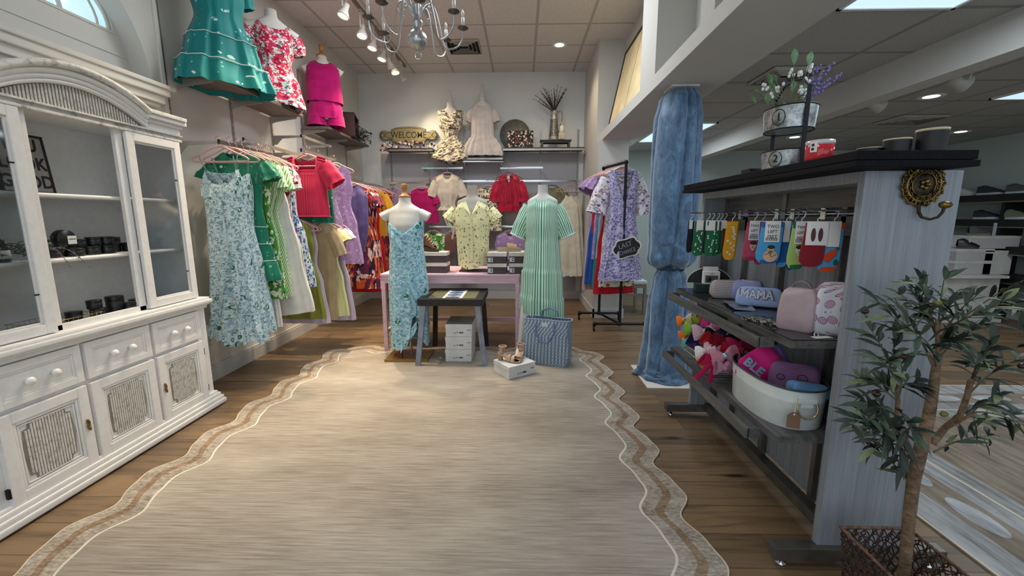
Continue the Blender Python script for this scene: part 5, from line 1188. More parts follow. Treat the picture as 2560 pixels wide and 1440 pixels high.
for s in (-1, 1): b.grid([[Vector((s * .01 + s * .012 * q - .018, -.08, -.14 - .28 * q)), Vector((s * .01 + s * .012 * q, -.09, -.14 - .28 * q)), Vector((s * .01 + s * .012 * q + .018, -.08, -.14 - .28 * q))] for q in [i / 5 for i in range(6)]])
b.build('neck_tie', C_SATIN, g); MB().box(-.03, .01, .0, .004, -.09, -.02).build('care_label', C_WHITE, g)
bk('print_top', 'black and yellow floral top peeking out behind the yellow shirt', 'top', 'pink hanger behind the shoulder of the yellow shirt form', -.53, 1.858, F_BCREAM, .66, pr_top(.16, .20, .22, .05), neck=(.3, .05, .02, 'u'), seed=95, sleeve=dict(L=.12, r0=.06, r1=.07, ang=60, depth=.7, fold=.01), y=6.54)
bk('olive_shirt', 'olive green garment behind the green striped dress', 'top', 'dark hook hanger of the olive garment', .45, 1.858, C_OLIVE, .88, pr_top(.19, .21, .19, .05), neck=(.3, .05, .02, 'u'), seed=96, sleeve=dict(L=.16, r0=.06, r1=.07, ang=60, depth=.7), y=6.54, hm=BLK)
for k, (x, yy, lab) in enumerate(((.70, 6.47, 'cream tiered dress with scalloped hem on the right of the back wall, front one'), (.76, 6.54, 'cream tiered dress with scalloped hem right behind the front one'))):
    bk('tiered_strap_dress', lab, 'dress', ['pale hanger with thin straps in front at the right end of the long rail', 'pale hanger at the very right end of the long rail'][k], x, 1.858, C_OFFW if k else C_CREAM, 1.18, [(0, .05 + .03 * k, .02, .001), (.14, .14, .04, .003), (.4, .17, .05, .007), (.70, .19, .055, .010), (.72, .20, .06, .016), (1, .235, .07, .022)],
       neck=(.9, .03, .02, 'v'), slope=0, seed=97 + k, y=yy, hm=plain('taupe_hanger', (158, 136, 128), .7), strap=([(-.04, -.08), (.04, .08)], -.01, .12), hem=lambda a, u, s: .02 * abs(math.sin(a * 9)), folds=(11, 1)) if False else garment('tiered_strap_dress', lab, 'dress', (x, yy, 1.66), 0, C_OFFW if k else C_CREAM, 1.24, [(0, .05 + .03 * k, .02, .001), (.14, .14, .03, .003), (.4, .17, .035, .006), (.64, .19, .04, .008), (.66, .20, .045, .012), (1, .235, .05, .016)],
       neck=(.9, .03, .02, 'v'), slope=0, seed=97 + k, strap=([(-.04, -.09), (.04, .09), (-.07, -.14), (.02, .02)], -.01, .10), hem=lambda a, u, s: .02 * abs(math.sin(a * 9)), folds=(11, 1))
    hanger((x, yy, 1.872), 0, ['pale taupe hanger with thin straps, front one at the right end of the long rail', 'pale taupe hanger behind the other at the right end of the long rail'][k], .38, m=plain('taupe_hanger', (158, 136, 128), .7))
bk('lace_blouse', 'lilac lace top low on the back wall behind the tan slide sandal', 'top', 'pink hanger over the lilac lace top', -.19, 1.175, F_LILACLACE, .42, pr_top(.20, .23, .22, .05), neck=(.3, .06, .02, 'u'), seed=99, y=6.54)
bk('leaf_print_top', 'green leaf print top low behind the brown lace-up sandal', 'top', 'pink hanger over the green leaf print top', -1.38, 1.175, F_LIME, .42, pr_top(.18, .2, .2, .05), neck=(.3, .05, .02, 'u'), seed=100, y=6.54)
bk('brown_top', 'dusty brown draped garment low on the back wall', 'top', 'pink hanger of the dusty brown draped garment', -1.06, 1.175, C_BROWN, .30, pr_top(.14, .16, .16, .05), neck=(.3, .05, .02, 'u'), seed=101, y=6.54)
bk('denim_trousers', 'dark grey denim trousers hanging low beside the yellow shirt form', 'trousers', 'pink hanger of the grey denim trousers', -.90, 1.175, C_DENIM, .78, [(0, .12, .03, .003), (.3, .13, .05, .006), (1, .14, .05, .008)], neck=(.2, 0, 0, 'u'), slope=.02, seed=102, y=6.50)

# ================================================================ PINK TABLE AND WHAT STANDS ON IT
t = NT('pink_painted_wood', .5); v = t.vec('Object'); g = t.noise(t.vec('Object', scale=(2, 20, 20)), 3, 4, .6); t.col(t.ramp(g, [(.3, lin((204, 166, 184))), (.7, lin((226, 192, 206)))])); PKW = t.m
tb = thing('pink_table', 'long pale pink painted wooden table in front of the back wall', 'table', (-.64, 4.42, 0))
MB().box(-.76, .62, -.36, .36, .755, .778, bev=.004).build('tabletop', PKW, tb)
MB().box(-.75, .61, -.35, -.325, .685, .755, bev=.003).box(-.75, .61, .325, .35, .685, .755).box(-.75, -.725, -.33, .33, .685, .755).box(.585, .61, -.33, .33, .685, .755).build('apron', PKW, tb)
for sx in (-.735, .595):
    for sy in (-.335, .335): MB().box(sx - .02, sx + .02, sy - .02, sy + .02, 0, .70, bev=.003).build('leg', PKW, tb)
MB().box(-.73, .59, .32, .345, .14, .18).build('stretcher', PKW, tb); MB().box(-.745, -.725, -.33, .33, .16, .20).build('side_stretcher', PKW, tb)
BXB = plain('shoebox_brown', (70, 58, 60), .6); BXL = plain('shoebox_lid_cream', (214, 206, 198), .6); BXW = plain('shoebox_white', (214, 216, 218), .55); TOPK = plain('shoebox_lid_grey', (150, 148, 140), .5)
def shoebox(lab, x, y, z, w, d, h, base, lid, rz=0, printed=True, dot=True, topm=None, brand=None, grp=None):
    t = thing('shoe_box', lab, 'shoe box', (x, y, z), rz, grp)
    MB().box(-w / 2 + .003, w / 2 - .003, -d / 2 + .003, d / 2 - .003, 0, h - .002).build('box_body', base, t)
    b = MB(); b.box(-w / 2, w / 2, -d / 2, d / 2, h * .66, h, bev=.001); b.build('lid', lid, t)
    if topm: MB().box(-w / 2 + .001, w / 2 - .001, -d / 2 + .001, d / 2 - .001, h, h + .0005).build('lid_print', topm, t)
    if printed:
        MB().box(-w / 2 + .008, -w / 2 + .055, -d / 2 - .0005 + .003, -d / 2 + .003, h * .12, h * .55).build('size_label', plain('label_bluewhite', (206, 214, 226), .6), t)
        b = MB()
        for k in range(2): b.box(-w / 2 + .030, -w / 2 + .048, -d / 2 + .0018, -d / 2 + .0025, h * (.22 + .18 * k), h * (.30 + .18 * k))
        b.build('label_marks', INK, t)
        if dot: MB().lathe([(.006, 0), (.006, .002), (.0001, .002)], n=12, M=Matrix.Translation((w / 2 - .035, -d / 2 + .004, h * .42)) @ Matrix.Rotation(PI / 2, 4, 'X')).build('finger_hole', BLK, t)
    if brand:
        b = MB(); z0 = h * .25
        for k in range(12): b.box(.005 + k * .0032, .005 + k * .0032 + (.0016 if k % 3 else .0024), -d / 2 + .0016, -d / 2 + .0026, z0, z0 + .016)
        b.box(-.045, -.03, -d / 2 + .0016, -d / 2 + .0026, z0 + .002, z0 + .007).box(-.022, -.002, -d / 2 + .0016, -d / 2 + .0026, z0 + .004, z0 + .006).box(-.022, -.004, -d / 2 + .0016, -d / 2 + .0026, z0 + .010, z0 + .013)
        b.build('barcode', INK, t); text_part('print', brand, .012, INK, t, (w / 2 - .03, -d / 2 + .0022, h * .52), (PI / 2, 0, 0))
    return t
TZ = .779
for k in range(2):
    shoebox(['bottom brown shoe box of the stack right of the blue dress form', 'top brown shoe box of the stack, under the brown sandal'][k], -.905, 4.24, TZ + .105 * k, .31, .20, .103, BXB, BXL, rz=-.0)
    shoebox(['bottom brown shoe box just right of the yellow shirt form', 'upper brown shoe box just right of the yellow shirt form'][k], -.245, 4.22, TZ + .105 * k, .19, .30, .103, BXB, BXL)
    shoebox(['bottom brown shoe box half hidden by the green striped dress', 'upper brown shoe box half hidden by the green striped dress'][k], -.035, 4.24, TZ + .105 * k, .19, .30, .103, BXB, BXL)
# brown lace-up sandal boot
def footbed(mb, L, w, z0, z1, wedge=0, n=20):
    """shoe sole outline extruded; toe at -y"""
    o = []
    for i in range(n):
        a = 2 * PI * i / n; yy = math.sin(a) * L / 2; q = (yy / L + .5); ww = w * (.80 + .25 * math.cos((q - .25) * PI * 1.6)) / 2; o.append((math.cos(a) * ww, yy))
    V = [(x, y, z0) for x, y in o] + [(x, y, z1 + wedge * max(0, (y / L + .5)) ** 1.3) for x, y in o]
    mb.quad(V, [tuple(range(n))[::-1], tuple(range(n, 2 * n))] + [(i, (i + 1) % n, (i + 1) % n + n, i + n) for i in range(n)])
sd = thing('lace_up_sandal', 'brown lace-up heeled sandal on top of the left shoe box stack', 'shoe', (-.93, 4.22, TZ + .2105), rz=1.25)
SUE = plain('brown_suede', (98, 62, 42), .8); LACE = plain('cream_lace', (216, 200, 178), .8)
b = MB(); footbed(b, .21, .075, 0, .022, .05); b.build('sole', plain('dark_sole', (52, 34, 26), .6), sd)
b = MB()
P = [[(math.copysign(1, math.cos(a)) * 0 + math.cos(a) * lerp(.036, .026, q), -.06 + .11 * q + .006 * math.sin(a) * 0, .03 + q * .04 + max(0, math.sin(a)) * lerp(.03, .10, q)) for a in [PI * j / 12 for j in range(13)]] for q in [i / 8 for i in range(9)]]
b.grid(P); b.build('upper', SUE, sd)
b = MB()
for k in range(5): q = .2 + k * .18; b.tube([(-.022, -.06 + .11 * q, .05 + q * .11), (0, -.066 + .11 * q, .062 + q * .125), (.022, -.06 + .11 * q, .05 + q * .11)], .003, 5)
b.build('laces', LACE, sd)
b = MB(); b.lathe([(.030, 0), (.027, .05), (.030, .09), (.028, .095)], c=(0, .055, .06), n=18); b.build('ankle_cuff', SUE, sd)
b = MB(); b.tube([(.03, .0, .12), (.07, .02, .16), (.10, .03, .14), (.07, .05, .12), (.11, .05, .10)], .0035, 5); b.build('loose_lace', plain('rust_lace', (150, 84, 70), .8), sd)
# tan slide sandal
sl = thing('slide_sandal', 'tan platform slide sandal on the shoe boxes beside the yellow shirt', 'shoe', (-.13, 4.24, TZ + .2105), rz=1.65)
b = MB(); footbed(b, .24, .09, 0, .035, .006); b.build('platform_sole', plain('tan_sole', (176, 156, 124), .7), sl)
b = MB(); b.grid([[(math.cos(a) * .047, -.075 + .10 * q, .03 + math.sin(a) * lerp(.04, .055, q)) for a in [PI * j / 14 for j in range(15)]] for q in [i / 6 for i in range(7)]]); b.build('strap', plain('tan_strap', (172, 146, 112), .8), sl)
sn = thing('flat_sandal', 'cream flat sandal at the far left edge of the shoe box stack', 'shoe', (-1.03, 4.20, TZ + .2105), rz=.4)
b = MB(); footbed(b, .10, .05, 0, .012); b.build('sole', plain('cream_sole', (206, 196, 180), .7), sn); b = MB(); b.grid([[(math.cos(a) * .024, -.03 + .03 * q, .012 + math.sin(a) * .018) for a in [PI * j / 8 for j in range(9)]] for q in (0, .5, 1)]); b.build('strap', plain('cream_sole', (206, 196, 180), .7), sn)

# ---- dress forms on and before the table
form('dress_form', 'white dress form with turned wooden neck cap wearing the blue daisy dress', (-1.065, 3.86, 1.40), 0, True, bottom=-.62, neck=.105, scale=1.03)
b = MB(); b.box(-.12, .28, -.16, .16, 0, .02, bev=.003)
pb = thing('form_base', 'square brass coloured base plate with pole under the blue daisy dress', 'stand base', (-1.15, 3.84, .0115))
b.build('plate', plain('brass_plate', (150, 122, 72), .3, .7), pb); MB().tube([(.085, .02, .02), (.085, .02, .78)], .013, 12).build('pole', plain('stand_steel', (150, 150, 150), .3, .8), pb); MB().tube([(.03, -.10, .02), (.03, -.10, .30)], .007, 8).build('peg', plain('dark_peg', (58, 28, 26), .5), pb)
g, P = garment('slip_dress', 'aqua daisy print slip dress with cascading ruffle on the wooden capped dress form', 'dress', (-1.065, 3.86, 1.345), 0, F_BLUEGREEN2, 1.235,
  [(0, .145, .07, .001), (.07, .158, .115, .003), (.2, .150, .115, .004), (.36, .165, .115, .006), (.5, .180, .125, .010), (.75, .180, .13, .016), (1, .175, .14, .02)], neck=(.86, .11, .05, 'v'), slope=.02, seed=111, folds=(11, 3), nt=110, nv=60,
  hem=lambda a, u, s: (.34 * math.exp(-((u - .45) / .30) ** 2) if s < 0 else .03), strap=([(-.118, -.13), (.118, .13)], -.012, .058), strap_mat=plain('strap_brown', (110, 92, 84), .6))
b = MB(); vp = [Vector(p) for p in P[0] if p[1] < 0]; b.tube([Vector((p.x * 1.01, p.y - .004, p.z + .001)) for p in vp], .0045, 6); b.build('neck_binding', C_PIPE, g)
ruffle('ruffle', [(.03, -.125, -.42), (.03, -.135, -.62), (.10, -.13, -.80), (.10, -.12, -.95), (.02, -.13, -1.06), (-.06, -.13, -1.17)], .09, F_BLUEGREEN2, g, amp=.016, k=34)
ruffle('ruffle', [(-.13, -.10, -.06), (-.10, -.125, -.13), (-.02, -.14, -.20), (.02, -.135, -.30)], .08, F_BLUEGREEN2, g, amp=.014, k=20)
ruffle('ruffle', [(.06, -.13, -.60), (.14, -.10, -.78), (.17, -.06, -.95), (.18, .0, -1.05)], .07, F_BLUEGREEN2, g, amp=.014, k=24)
for s in (-1, 1): ruffle('shoulder_ruffle', [(s * .16, -.06, -.02), (s * .175, -.02, -.05), (s * .17, -.03, -.10)], .07, F_BLUEGREEN2, g, amp=.01, k=14)
# yellow shirt form
fm = form('dress_form', 'grey beige headless form on a small dark base wearing the yellow shirt', (-.505, 4.33, 1.49), 0, False, mat=plain('form_taupe', (172, 166, 156), .7), bottom=-.60, neck=.155, stand=None, arms=False)
b = MB(); b.box(-.14, .14, -.09, .09, -.711, -.699, bev=.002); b.build('base_plate', plain('dark_bronze_plate', (58, 50, 38), .3, .6), fm); MB().tube([(0, 0, -.70), (0, 0, -.58)], .012, 10).box(-.12, -.06, -.05, .05, -.70, -.52).build('post', plain('gold_post', (150, 124, 66), .4, .5), fm)
g, P = garment('button_shirt', 'long pale yellow sprigged shirt with collar on the grey beige form', 'shirt', (-.505, 4.33, 1.49), 0, F_YELLOW, .66,
  [(0, .155, .085, .001), (.1, .180, .12, .003), (.3, .180, .135, .004), (.6, .165, .13, .010), (1, .155, .125, .012)], neck=(.42, .13, .02, 'v'), slope=.045, seed=112, folds=(7, 2), hem=lambda a, u, s: -.022 * math.cos(u * 3.0 + .4),
  sleeve=dict(L=.12, r0=.065, r1=.085, ang=48, depth=.8, fold=.014, kf=9, x0=.16))
b = MB()
for s in (-1, 1): b.quad([(s * .005, -.128, -.135), (s * .065, -.055, .018), (s * .045, .0, .045), (s * .10, -.05, -.02), (s * .055, -.125, -.085)], [(0, 1, 2, 3, 4)])
b.build('collar', F_YELLOW, g)
b = MB(); b.box(-.012, .012, -.142, -.137, -.60, -.14); b.build('button_placket', F_YELLOW, g)
b = MB()
for k in range(6): b.ball((0, -.144, -.18 - .08 * k), .005, 4)
b.build('buttons', plain('button_cream', (206, 200, 160), .4), g)
for s in (-1, 1): ruffle('sleeve_frill', [(s * .20, -.05, -.10), (s * .25, -.05, -.15), (s * .24, -.04, -.20), (s * .20, -.04, -.25)], .05, F_YELLOW, g, amp=.014, k=22, dirv=(s, -.3, -.6))
# green striped dress on full mannequin
fm = form('mannequin', 'white headless mannequin with visible leg wearing the green striped midi dress', (.19, 3.98, 1.49), -.12, False, bottom=-.62, neck=.145, arms=False, scale=.90)
b = MB()
for s, fx, fy in ((-1, -.20, -.10), (1, .09, .06)):
    R_ = []
    for q, rr in ((0, .085), (.15, .078), (.35, .058), (.48, .048), (.6, .052), (.75, .042), (.9, .027), (.97, .026), (1.0, .024)):
        c = Vector((s * .075, 0, -.54)).lerp(Vector((fx, fy, -1.39)), q); R_.append([c + Vector((math.cos(a) * rr, math.sin(a) * rr * 1.1, 0)) for a in [2 * PI * j / 20 for j in range(20)]])
    b2 = MB(); b2.grid(R_, True)
    c = Vector((fx, fy, -1.39)); F_ = []
    for q, wx, hz in ((0, .025, .05), (.3, .03, .055), (.6, .036, .035), (.85, .034, .022), (1, .012, .012)):
        F_.append([c + Vector((math.cos(a) * wx, .03 - .20 * q, -.085 + hz + math.sin(a) * hz)) for a in [2 * PI * j / 14 for j in range(14)]])
    b2.grid(F_, True); b2.quad(F_[-1], [tuple(range(14))]); b2.quad(F_[0], [tuple(range(14))])
    b2.build('leg', DFORM, fm)
g, P = garment('striped_midi_dress', 'green and white vertical striped midi dress with elbow sleeves and tiers', 'dress', (.19, 3.98, 1.50), -.12, ST_GREEN, 1.12,
  [(0, .140, .085, .001), (.06, .160, .12, .002), (.2, .165, .135, .004), (.335, .155, .125, .006), (.345, .162, .13, .012), (.58, .178, .14, .016), (.60, .192, .15, .022), (.82, .198, .155, .026), (.835, .208, .162, .032), (1, .210, .162, .036)],
  neck=(.36, .03, .0, 'u'), slope=.045, seed=113, folds=(13, 2), nt=120, nv=60, uvw=.22, hem=lambda a, u, s: (-.08 * u if s < 0 else -.02),
  sleeve=dict(L=.30, r0=.078, r1=.078, ang=66, depth=.8, fold=.006, x0=.105, z0=-.012, puff=.012, bend=0))
for s in (-1, 1):
    a_ = math.radians(66); c = Vector((s * (.105 + math.cos(a_) * .302), 0, -.012 - .8 * .078 - math.sin(a_) * .302)); nrm = Vector((s * math.sin(a_), 0, math.cos(a_)))
    b = MB(); b.tube([c + nrm * (math.cos(q) * .079) + Vector((0, math.sin(q) * .064, 0)) for q in [2 * PI * j / 28 for j in range(28)]], .008, 6, closed=True); b.build('cuff', C_PIPE, g)

# ---- black side table with green inlay
DK = plain('dark_stained_oak', (27, 23, 23), .5, 0, .2, 20); GRL = plain('grey_blue_leg', (128, 138, 156), .4, 0, .15, 10)
sx0, sx1, sy0, sy1 = -.925, -.345, 3.60, 4.20
st = thing('side_table', 'small dark framed side table with splayed grey legs on the rug', 'side table', ((sx0 + sx1) / 2, (sy0 + sy1) / 2, .0115)); w, d = (sx1 - sx0) / 2, (sy1 - sy0) / 2
b = MB(); b.box(-w, w, -d, -d + .07, .545, .605, bev=.003).box(-w, w, d - .07, d, .545, .605, bev=.003).box(-w, -w + .07, -d + .07, d - .07, .545, .605).box(w - .07, w, -d + .07, d - .07, .545, .605); b.build('frame', DK, st)
MB().box(-w + .07, w - .07, -d + .07, d - .07, .56, .598).build('top_panel', plain('moss_green_inlay', (96, 96, 66), .7, 0, .15, 30), st)
MB().box(-.085, .095, -d + .07, d - .07, .598, .5995).build('runner', plain('runner_white', (214, 216, 214), .7), st)
b = MB()
for k in range(4):
    yy = -d + .13 + k * .115
    for s in (-1, 1): b.quad([(.005 + s * .0, yy + .055, .600), (.005 + s * .07, yy + .03, .600), (.005 + s * .06, yy - .03, .600), (.005 + s * .0, yy - .05, .600)], [(0, 1, 2, 3)])
b.build('blue_motifs', plain('motif_blue', (52, 76, 108), .7), st)
for s in (-1, 1):
    for e in (-1, 1):
        x1 = s * (w + .012 if e < 0 else w - .02); x0 = s * (w - .05)
        M_ = MB(); ya, yb = e * (d - .03), e * (d - .005)
        V = [(x1 - .022, yb - .02, 0), (x1 + .022, yb - .02, 0), (x1 + .022, yb + .02, 0), (x1 - .022, yb + .02, 0), (x0 - .022, ya - .02, .55), (x0 + .022, ya - .02, .55), (x0 + .022, ya + .02, .55), (x0 - .022, ya + .02, .55)]
        M_.quad(V, [(0, 1, 2, 3), (4, 5, 6, 7), (0, 1, 5, 4), (1, 2, 6, 5), (2, 3, 7, 6), (3, 0, 4, 7)]); M_.build('leg', GRL if e < 0 else DK, st)
for k in range(3):
    shoebox(['bottom white shoe box of the stack under the side table', 'middle white shoe box of the stack under the side table', 'top white shoe box with grey lid under the side table'][k], -.585 + .004 * k, 3.86, .012 + .119 * k, .245, .32, .117, BXW, BXW, printed=False, brand='VIVAIA'[:0] + 'VIONIC', topm=TOPK if k == 2 else None)
shoebox('white shoe box pushed further back behind the under-table stack', -.565, 4.06 + .13, .012, .26, .0 + .02 + .02, .17, BXW, BXW, printed=False) if False else None
shoebox('single white shoe box with the beige heeled sandals on the rug', -.065, 3.44, .012, .27, .24, .105, BXW, BXW, rz=.62, printed=False, brand='VIONIC')
# beige heels
def heel(lab, x, y, z, rz, tilt=0):
    t = thing('heeled_sandal', lab, 'shoe', (x, y, z), rz); BG = plain('beige_leather', (188, 160, 134), .6)
    b = MB(); P = []
    for i in range(12):
        q = i / 11; yy = lerp(-.10, .09, q); zz = .006 + .06 * (max(0, q - .3) / .7) ** 1.2; w_ = .034 * (1 - .35 * q) if q > .1 else .022
        P.append([(-w_, yy, zz), (-w_, yy, zz + .01), (w_, yy, zz + .01), (w_, yy, zz)])
    b.grid(P, True, smooth=False); b.quad(P[0], [(0, 1, 2, 3)]); b.quad(P[-1], [(0, 1, 2, 3)]); b.build('sole', BG, t)
    MB().lathe([(.022, 0), (.019, .03), (.026, .07)], c=(0, .075, 0), n=14).build('block_heel', plain('heel_tan', (166, 134, 108), .6), t)
    b = MB()
    for y0, hgt, r in ((-.065, .045, .034), (-.03, .05, .033)): b.grid([[(math.cos(a) * r, y0 + .026 * q, .012 + math.sin(a) * hgt) for a in [PI * j / 12 for j in range(13)]] for q in (0, .5, 1)])
    b.build('toe_strap', BG, t)
    b = MB(); b.grid([[(math.cos(a) * .028, .055 + math.sin(a) * .03, .075 + .055 * q) for a in [PI * j / 12 - .2 for j in range(15)]] for q in (0, .5, 1)]); b.build('heel_counter', BG, t)
    b = MB(); b.tube([(math.cos(a) * .03, .055 + math.sin(a) * .033, .125) for a in [2 * PI * j / 20 for j in range(20)]], .005, 5, closed=True); b.build('ankle_strap', BG, t)
heel('beige heeled sandal lying in front on the single white shoe box', -.115, 3.42, .118, 1.1); heel('beige heeled sandal standing behind its pair on the white shoe box', -.02, 3.46, .118, -.2)
# tote bag
t = NT('trellis_tote', .8); v = t.vec('UV'); x, y, z = t.sep(v)
wv = t.math('MULTIPLY', t.math('SINE', t.math('MULTIPLY', y, 105)), .0062); per = .032
f1 = t.math('ABSOLUTE', t.math('SUBTRACT', t.math('FRACT', t.math('DIVIDE', t.math('ADD', x, wv), per)), .5)); f2 = t.math('ABSOLUTE', t.math('SUBTRACT', t.math('FRACT', t.math('DIVIDE', t.math('SUBTRACT', x, wv), per)), .5))
line = t.math('MAXIMUM', t.less(f1, .085), t.less(f2, .085)); inside = t.math('MULTIPLY', t.less(t.math('ABSOLUTE', t.math('SUBTRACT', t.math('FRACT', t.math('ADD', t.math('DIVIDE', x, per), .0)), .5)), .34), t.gt(t.math('ABSOLUTE', wv), .0035))
c = t.mix(t.noise(v, 40, 2), lin((92, 112, 150)), lin((128, 142, 176))); c = t.mix(inside, c, lin((52, 88, 82))); c = t.mix(line, c, lin((200, 216, 222))); t.col(c); TOTE = t.m
tg = thing('tote_bag', 'large blue and green trellis print tote bag standing on the rug', 'bag', (.235, 3.70, .0115), rz=-.34)
def rect_loft(keys, n=14, wob=.0, seed=0):
    """keys (z, hw, hd); rounded rectangle rings; returns P, UV"""
    P = []; UV = []
    for i, (z, hw, hd) in enumerate(keys):
        row = []; ur = []; m = n * 4; per = 0
        for j in range(m):
            a = 2 * PI * (j + .5) / m; c, s = math.cos(a), math.sin(a); k = 1 / max(abs(c), abs(s)); k = min(k, 1.36)
            w_ = wob * noise.noise((c * 2 + seed, s * 2, z * 6)); x, y = c * k * hw + w_, s * k * hd + w_
            if row: per += math.hypot(x - row[-1][0], y - row[-1][1])
            row.append((x, y, z)); ur.append((per, z))
        P.append(row); UV.append(ur)
    return P, UV
P, UV = rect_loft([(0, .20, .085), (.03, .205, .09), (.15, .205, .09), (.28, .205, .085), (.36, .20, .07), (.40, .205, .06), (.415, .21, .055)], wob=.02, seed=3)
b = MB(); put_tube(b, P, UV); b.quad(P[0], [tuple(range(len(P[0])))]); b.build('bag_body', TOTE, tg)
b = MB(); b.tube([Vector(p) for p in P[-1]], .004, 5, closed=True); b.build('rim_piping', C_SKY, tg)
b = MB()
for s in (-1, 1):
    pts = [(-.08, s * .09, .40), (-.085, s * .10, .30), (-.04, s * .105, .22), (.03, s * .105, .22), (.08, s * .10, .30), (.085, s * .09, .40)] if s < 0 else [(-.08, .07, .40), (-.07, .06, .47), (0, .05, .50), (.07, .06, .47), (.08, .07, .40)]
    b.tube(pts, .008, 6)
    b.build('handle', TOTE, tg); b = MB()
MB().box(-.03, .02, -.093, -.0925 + .0005, .36, .395).build('brand_patch', C_WHITE, tg)
# ================================================================ ROLLING RACK
PIPE = plain('black_iron_pipe', (34, 34, 40), .45, .6)
F0 = Vector((1.15, 4.83, 0)); F1 = Vector((1.01, 5.40, 0)); rd = (F1 - F0).normalized(); rot = math.atan2(rd.y, rd.x) - PI / 2; HT = 1.93
rk = thing('rolling_rack', 'black iron pipe clothes rack on wheels beside the curtained column', 'clothes rack', F0)
o = Vector((0, 0, 0)); e = F1 - F0
b = MB(); b.tube([o + Vector((0, 0, .09)), o + Vector((0, 0, HT))], .0165, 12); b.build('upright', PIPE, rk)
b = MB(); b.tube([e + Vector((0, 0, .09)), e + Vector((0, 0, HT))], .0165, 12); b.build('upright', PIPE, rk)
b = MB(); b.tube([o + Vector((0, 0, HT)), e + Vector((0, 0, HT))], .0165, 12)
for p in (o, e): b.ball(p + Vector((0, 0, HT)), .024, 6)
b.build('top_bar', PIPE, rk)
b = MB(); b.tube([o + Vector((0, 0, .09)), e + Vector((0, 0, .09))], .0145, 12); b.build('bottom_bar', PIPE, rk)
for p, hw in ((o, .30), (e, .26)):
    b = MB(); b.tube([p + Vector((-hw, 0, .09)), p + Vector((hw, 0, .09))], .0155, 12)
    for s in (-1, 0, 1): b.lathe([(.022, -.02), (.022, .02)], c=(p.x + s * hw * .98, p.y, .09), n=12)
    f = b.build('foot_bar', PIPE, rk)
    for s in (-1, 1):
        c = MB(); c.lathe([(.026, -.011), (.030, -.006), (.030, .006), (.026, .011)], n=16, M=Matrix.Translation(p + Vector((s * hw, 0, .031))) @ Matrix.Rotation(PI / 2, 4, 'Y')); c.box(p.x + s * hw - .014, p.x + s * hw + .014, p.y - .012, p.y + .012, .045, .075); c.build('caster', BLK, f)
for z in (1.09, 1.10): b = MB()
b.lathe([(.024, 1.06), (.024, 1.14)], n=14); b.tube([(0, 0, 1.12), (-.05, -.02, 1.12)], .006, 6); b.build('height_clamp', PIPE, rk)
def rb(t): return F0 + (F1 - F0) * t
LAV = plain('white_plastic_hanger', (214, 208, 200), .5)
EMB = floral('pattern_embroidered_white', (222, 220, 232), [(15, .34, (176, 150, 120), 'ring'), (19, .30, (130, 70, 110), 'ring'), (34, .2, (110, 90, 150), 'dot'), (26, .28, (150, 150, 190), 'ring')])
rack = [
 (.07, 'strap_dress', 'lilac sprigged V neck sun dress at the front of the black pipe rack', 'dress', F_LILACF, 1.24, [(0, .165, .02, .002), (.1, .175, .05, .004), (.35, .15, .05, .008), (.6, .19, .06, .014), (1, .265, .08, .024)], dict(neck=(.70, .34, .03, 'v'), slope=0), LAV),
 (.15, 'kaftan_dress', 'white embroidered dress with wide patterned sleeves, second on the pipe rack', 'dress', EMB, 1.05, pr_dress(.19, .20, .18, .22), dict(neck=(.4, .1, .02, 'v'), sleeve=dict(L=.40, r0=.085, r1=.13, ang=66, depth=.5, fold=.01, kf=5)), LAV),
 (.24, 'tropical_dress', 'white dress with yellow, green and red print behind the lilac sun dress', 'dress', F_BANANA, 1.33, pr_dress(.16, .18, .16, .22), dict(neck=(.45, .12, .02, 'v')), None),
 (.33, 'ruffled_skirt_dress', 'crimson dress whose full hem hangs lowest on the pipe rack', 'dress', C_CRIM, 1.42, pr_dress(.18, .19, .17, .26, .05), dict(neck=(.35, .05, .02, 'u')), None),
 (.43, 'sky_blouse', 'pale blue sleeveless dress in the middle of the pipe rack', 'dress', C_SKY, 1.0, pr_dress(.17, .19, .17, .22), dict(neck=(.4, .1, .02, 'v')), None),
 (.53, 'turquoise_dress', 'turquoise dress with plain hem on the pipe rack', 'dress', C_TURQ, 1.36, pr_dress(.17, .19, .17, .23), dict(neck=(.4, .1, .02, 'v')), None),
 (.63, 'lilac_ruffle_dress', 'lilac frilled shoulder dress on the far half of the pipe rack', 'dress', F_LILACLACE, 1.02, pr_dress(.19, .20, .18, .22), dict(neck=(.4, .06, .02, 'u'), sleeve=dict(L=.16, r0=.06, r1=.10, ang=50, depth=.8, fold=.018, kf=7)), None),
 (.72, 'red_jacket', 'red short jacket shoulder showing above the frilled lilac dress', 'jacket', C_RED, .7, pr_top(.20, .21, .2), dict(neck=(.35, .08, .02, 'v')), None),
 (.80, 'cobalt_dress', 'cobalt blue dress at the far end of the pipe rack', 'dress', C_COBALT, 1.34, pr_dress(.17, .19, .19, .27), dict(neck=(.4, .06, .02, 'u')), None),
 (.85, 'tulle_dress', 'pale pink dress whose gauzy hem shows under the turquoise one', 'dress', C_PINKL, 1.42, pr_dress(.17, .19, .19, .28), dict(neck=(.4, .06, .02, 'u')), None),
 (.90, 'lilac_flutter_dress', 'light lilac frill dress hanging last on the pipe rack', 'dress', C_LIL, 1.05, pr_dress(.19, .20, .18, .22), dict(neck=(.4, .06, .02, 'u'), sleeve=dict(L=.16, r0=.06, r1=.10, ang=48, depth=.8, fold=.018, kf=7)), None)]
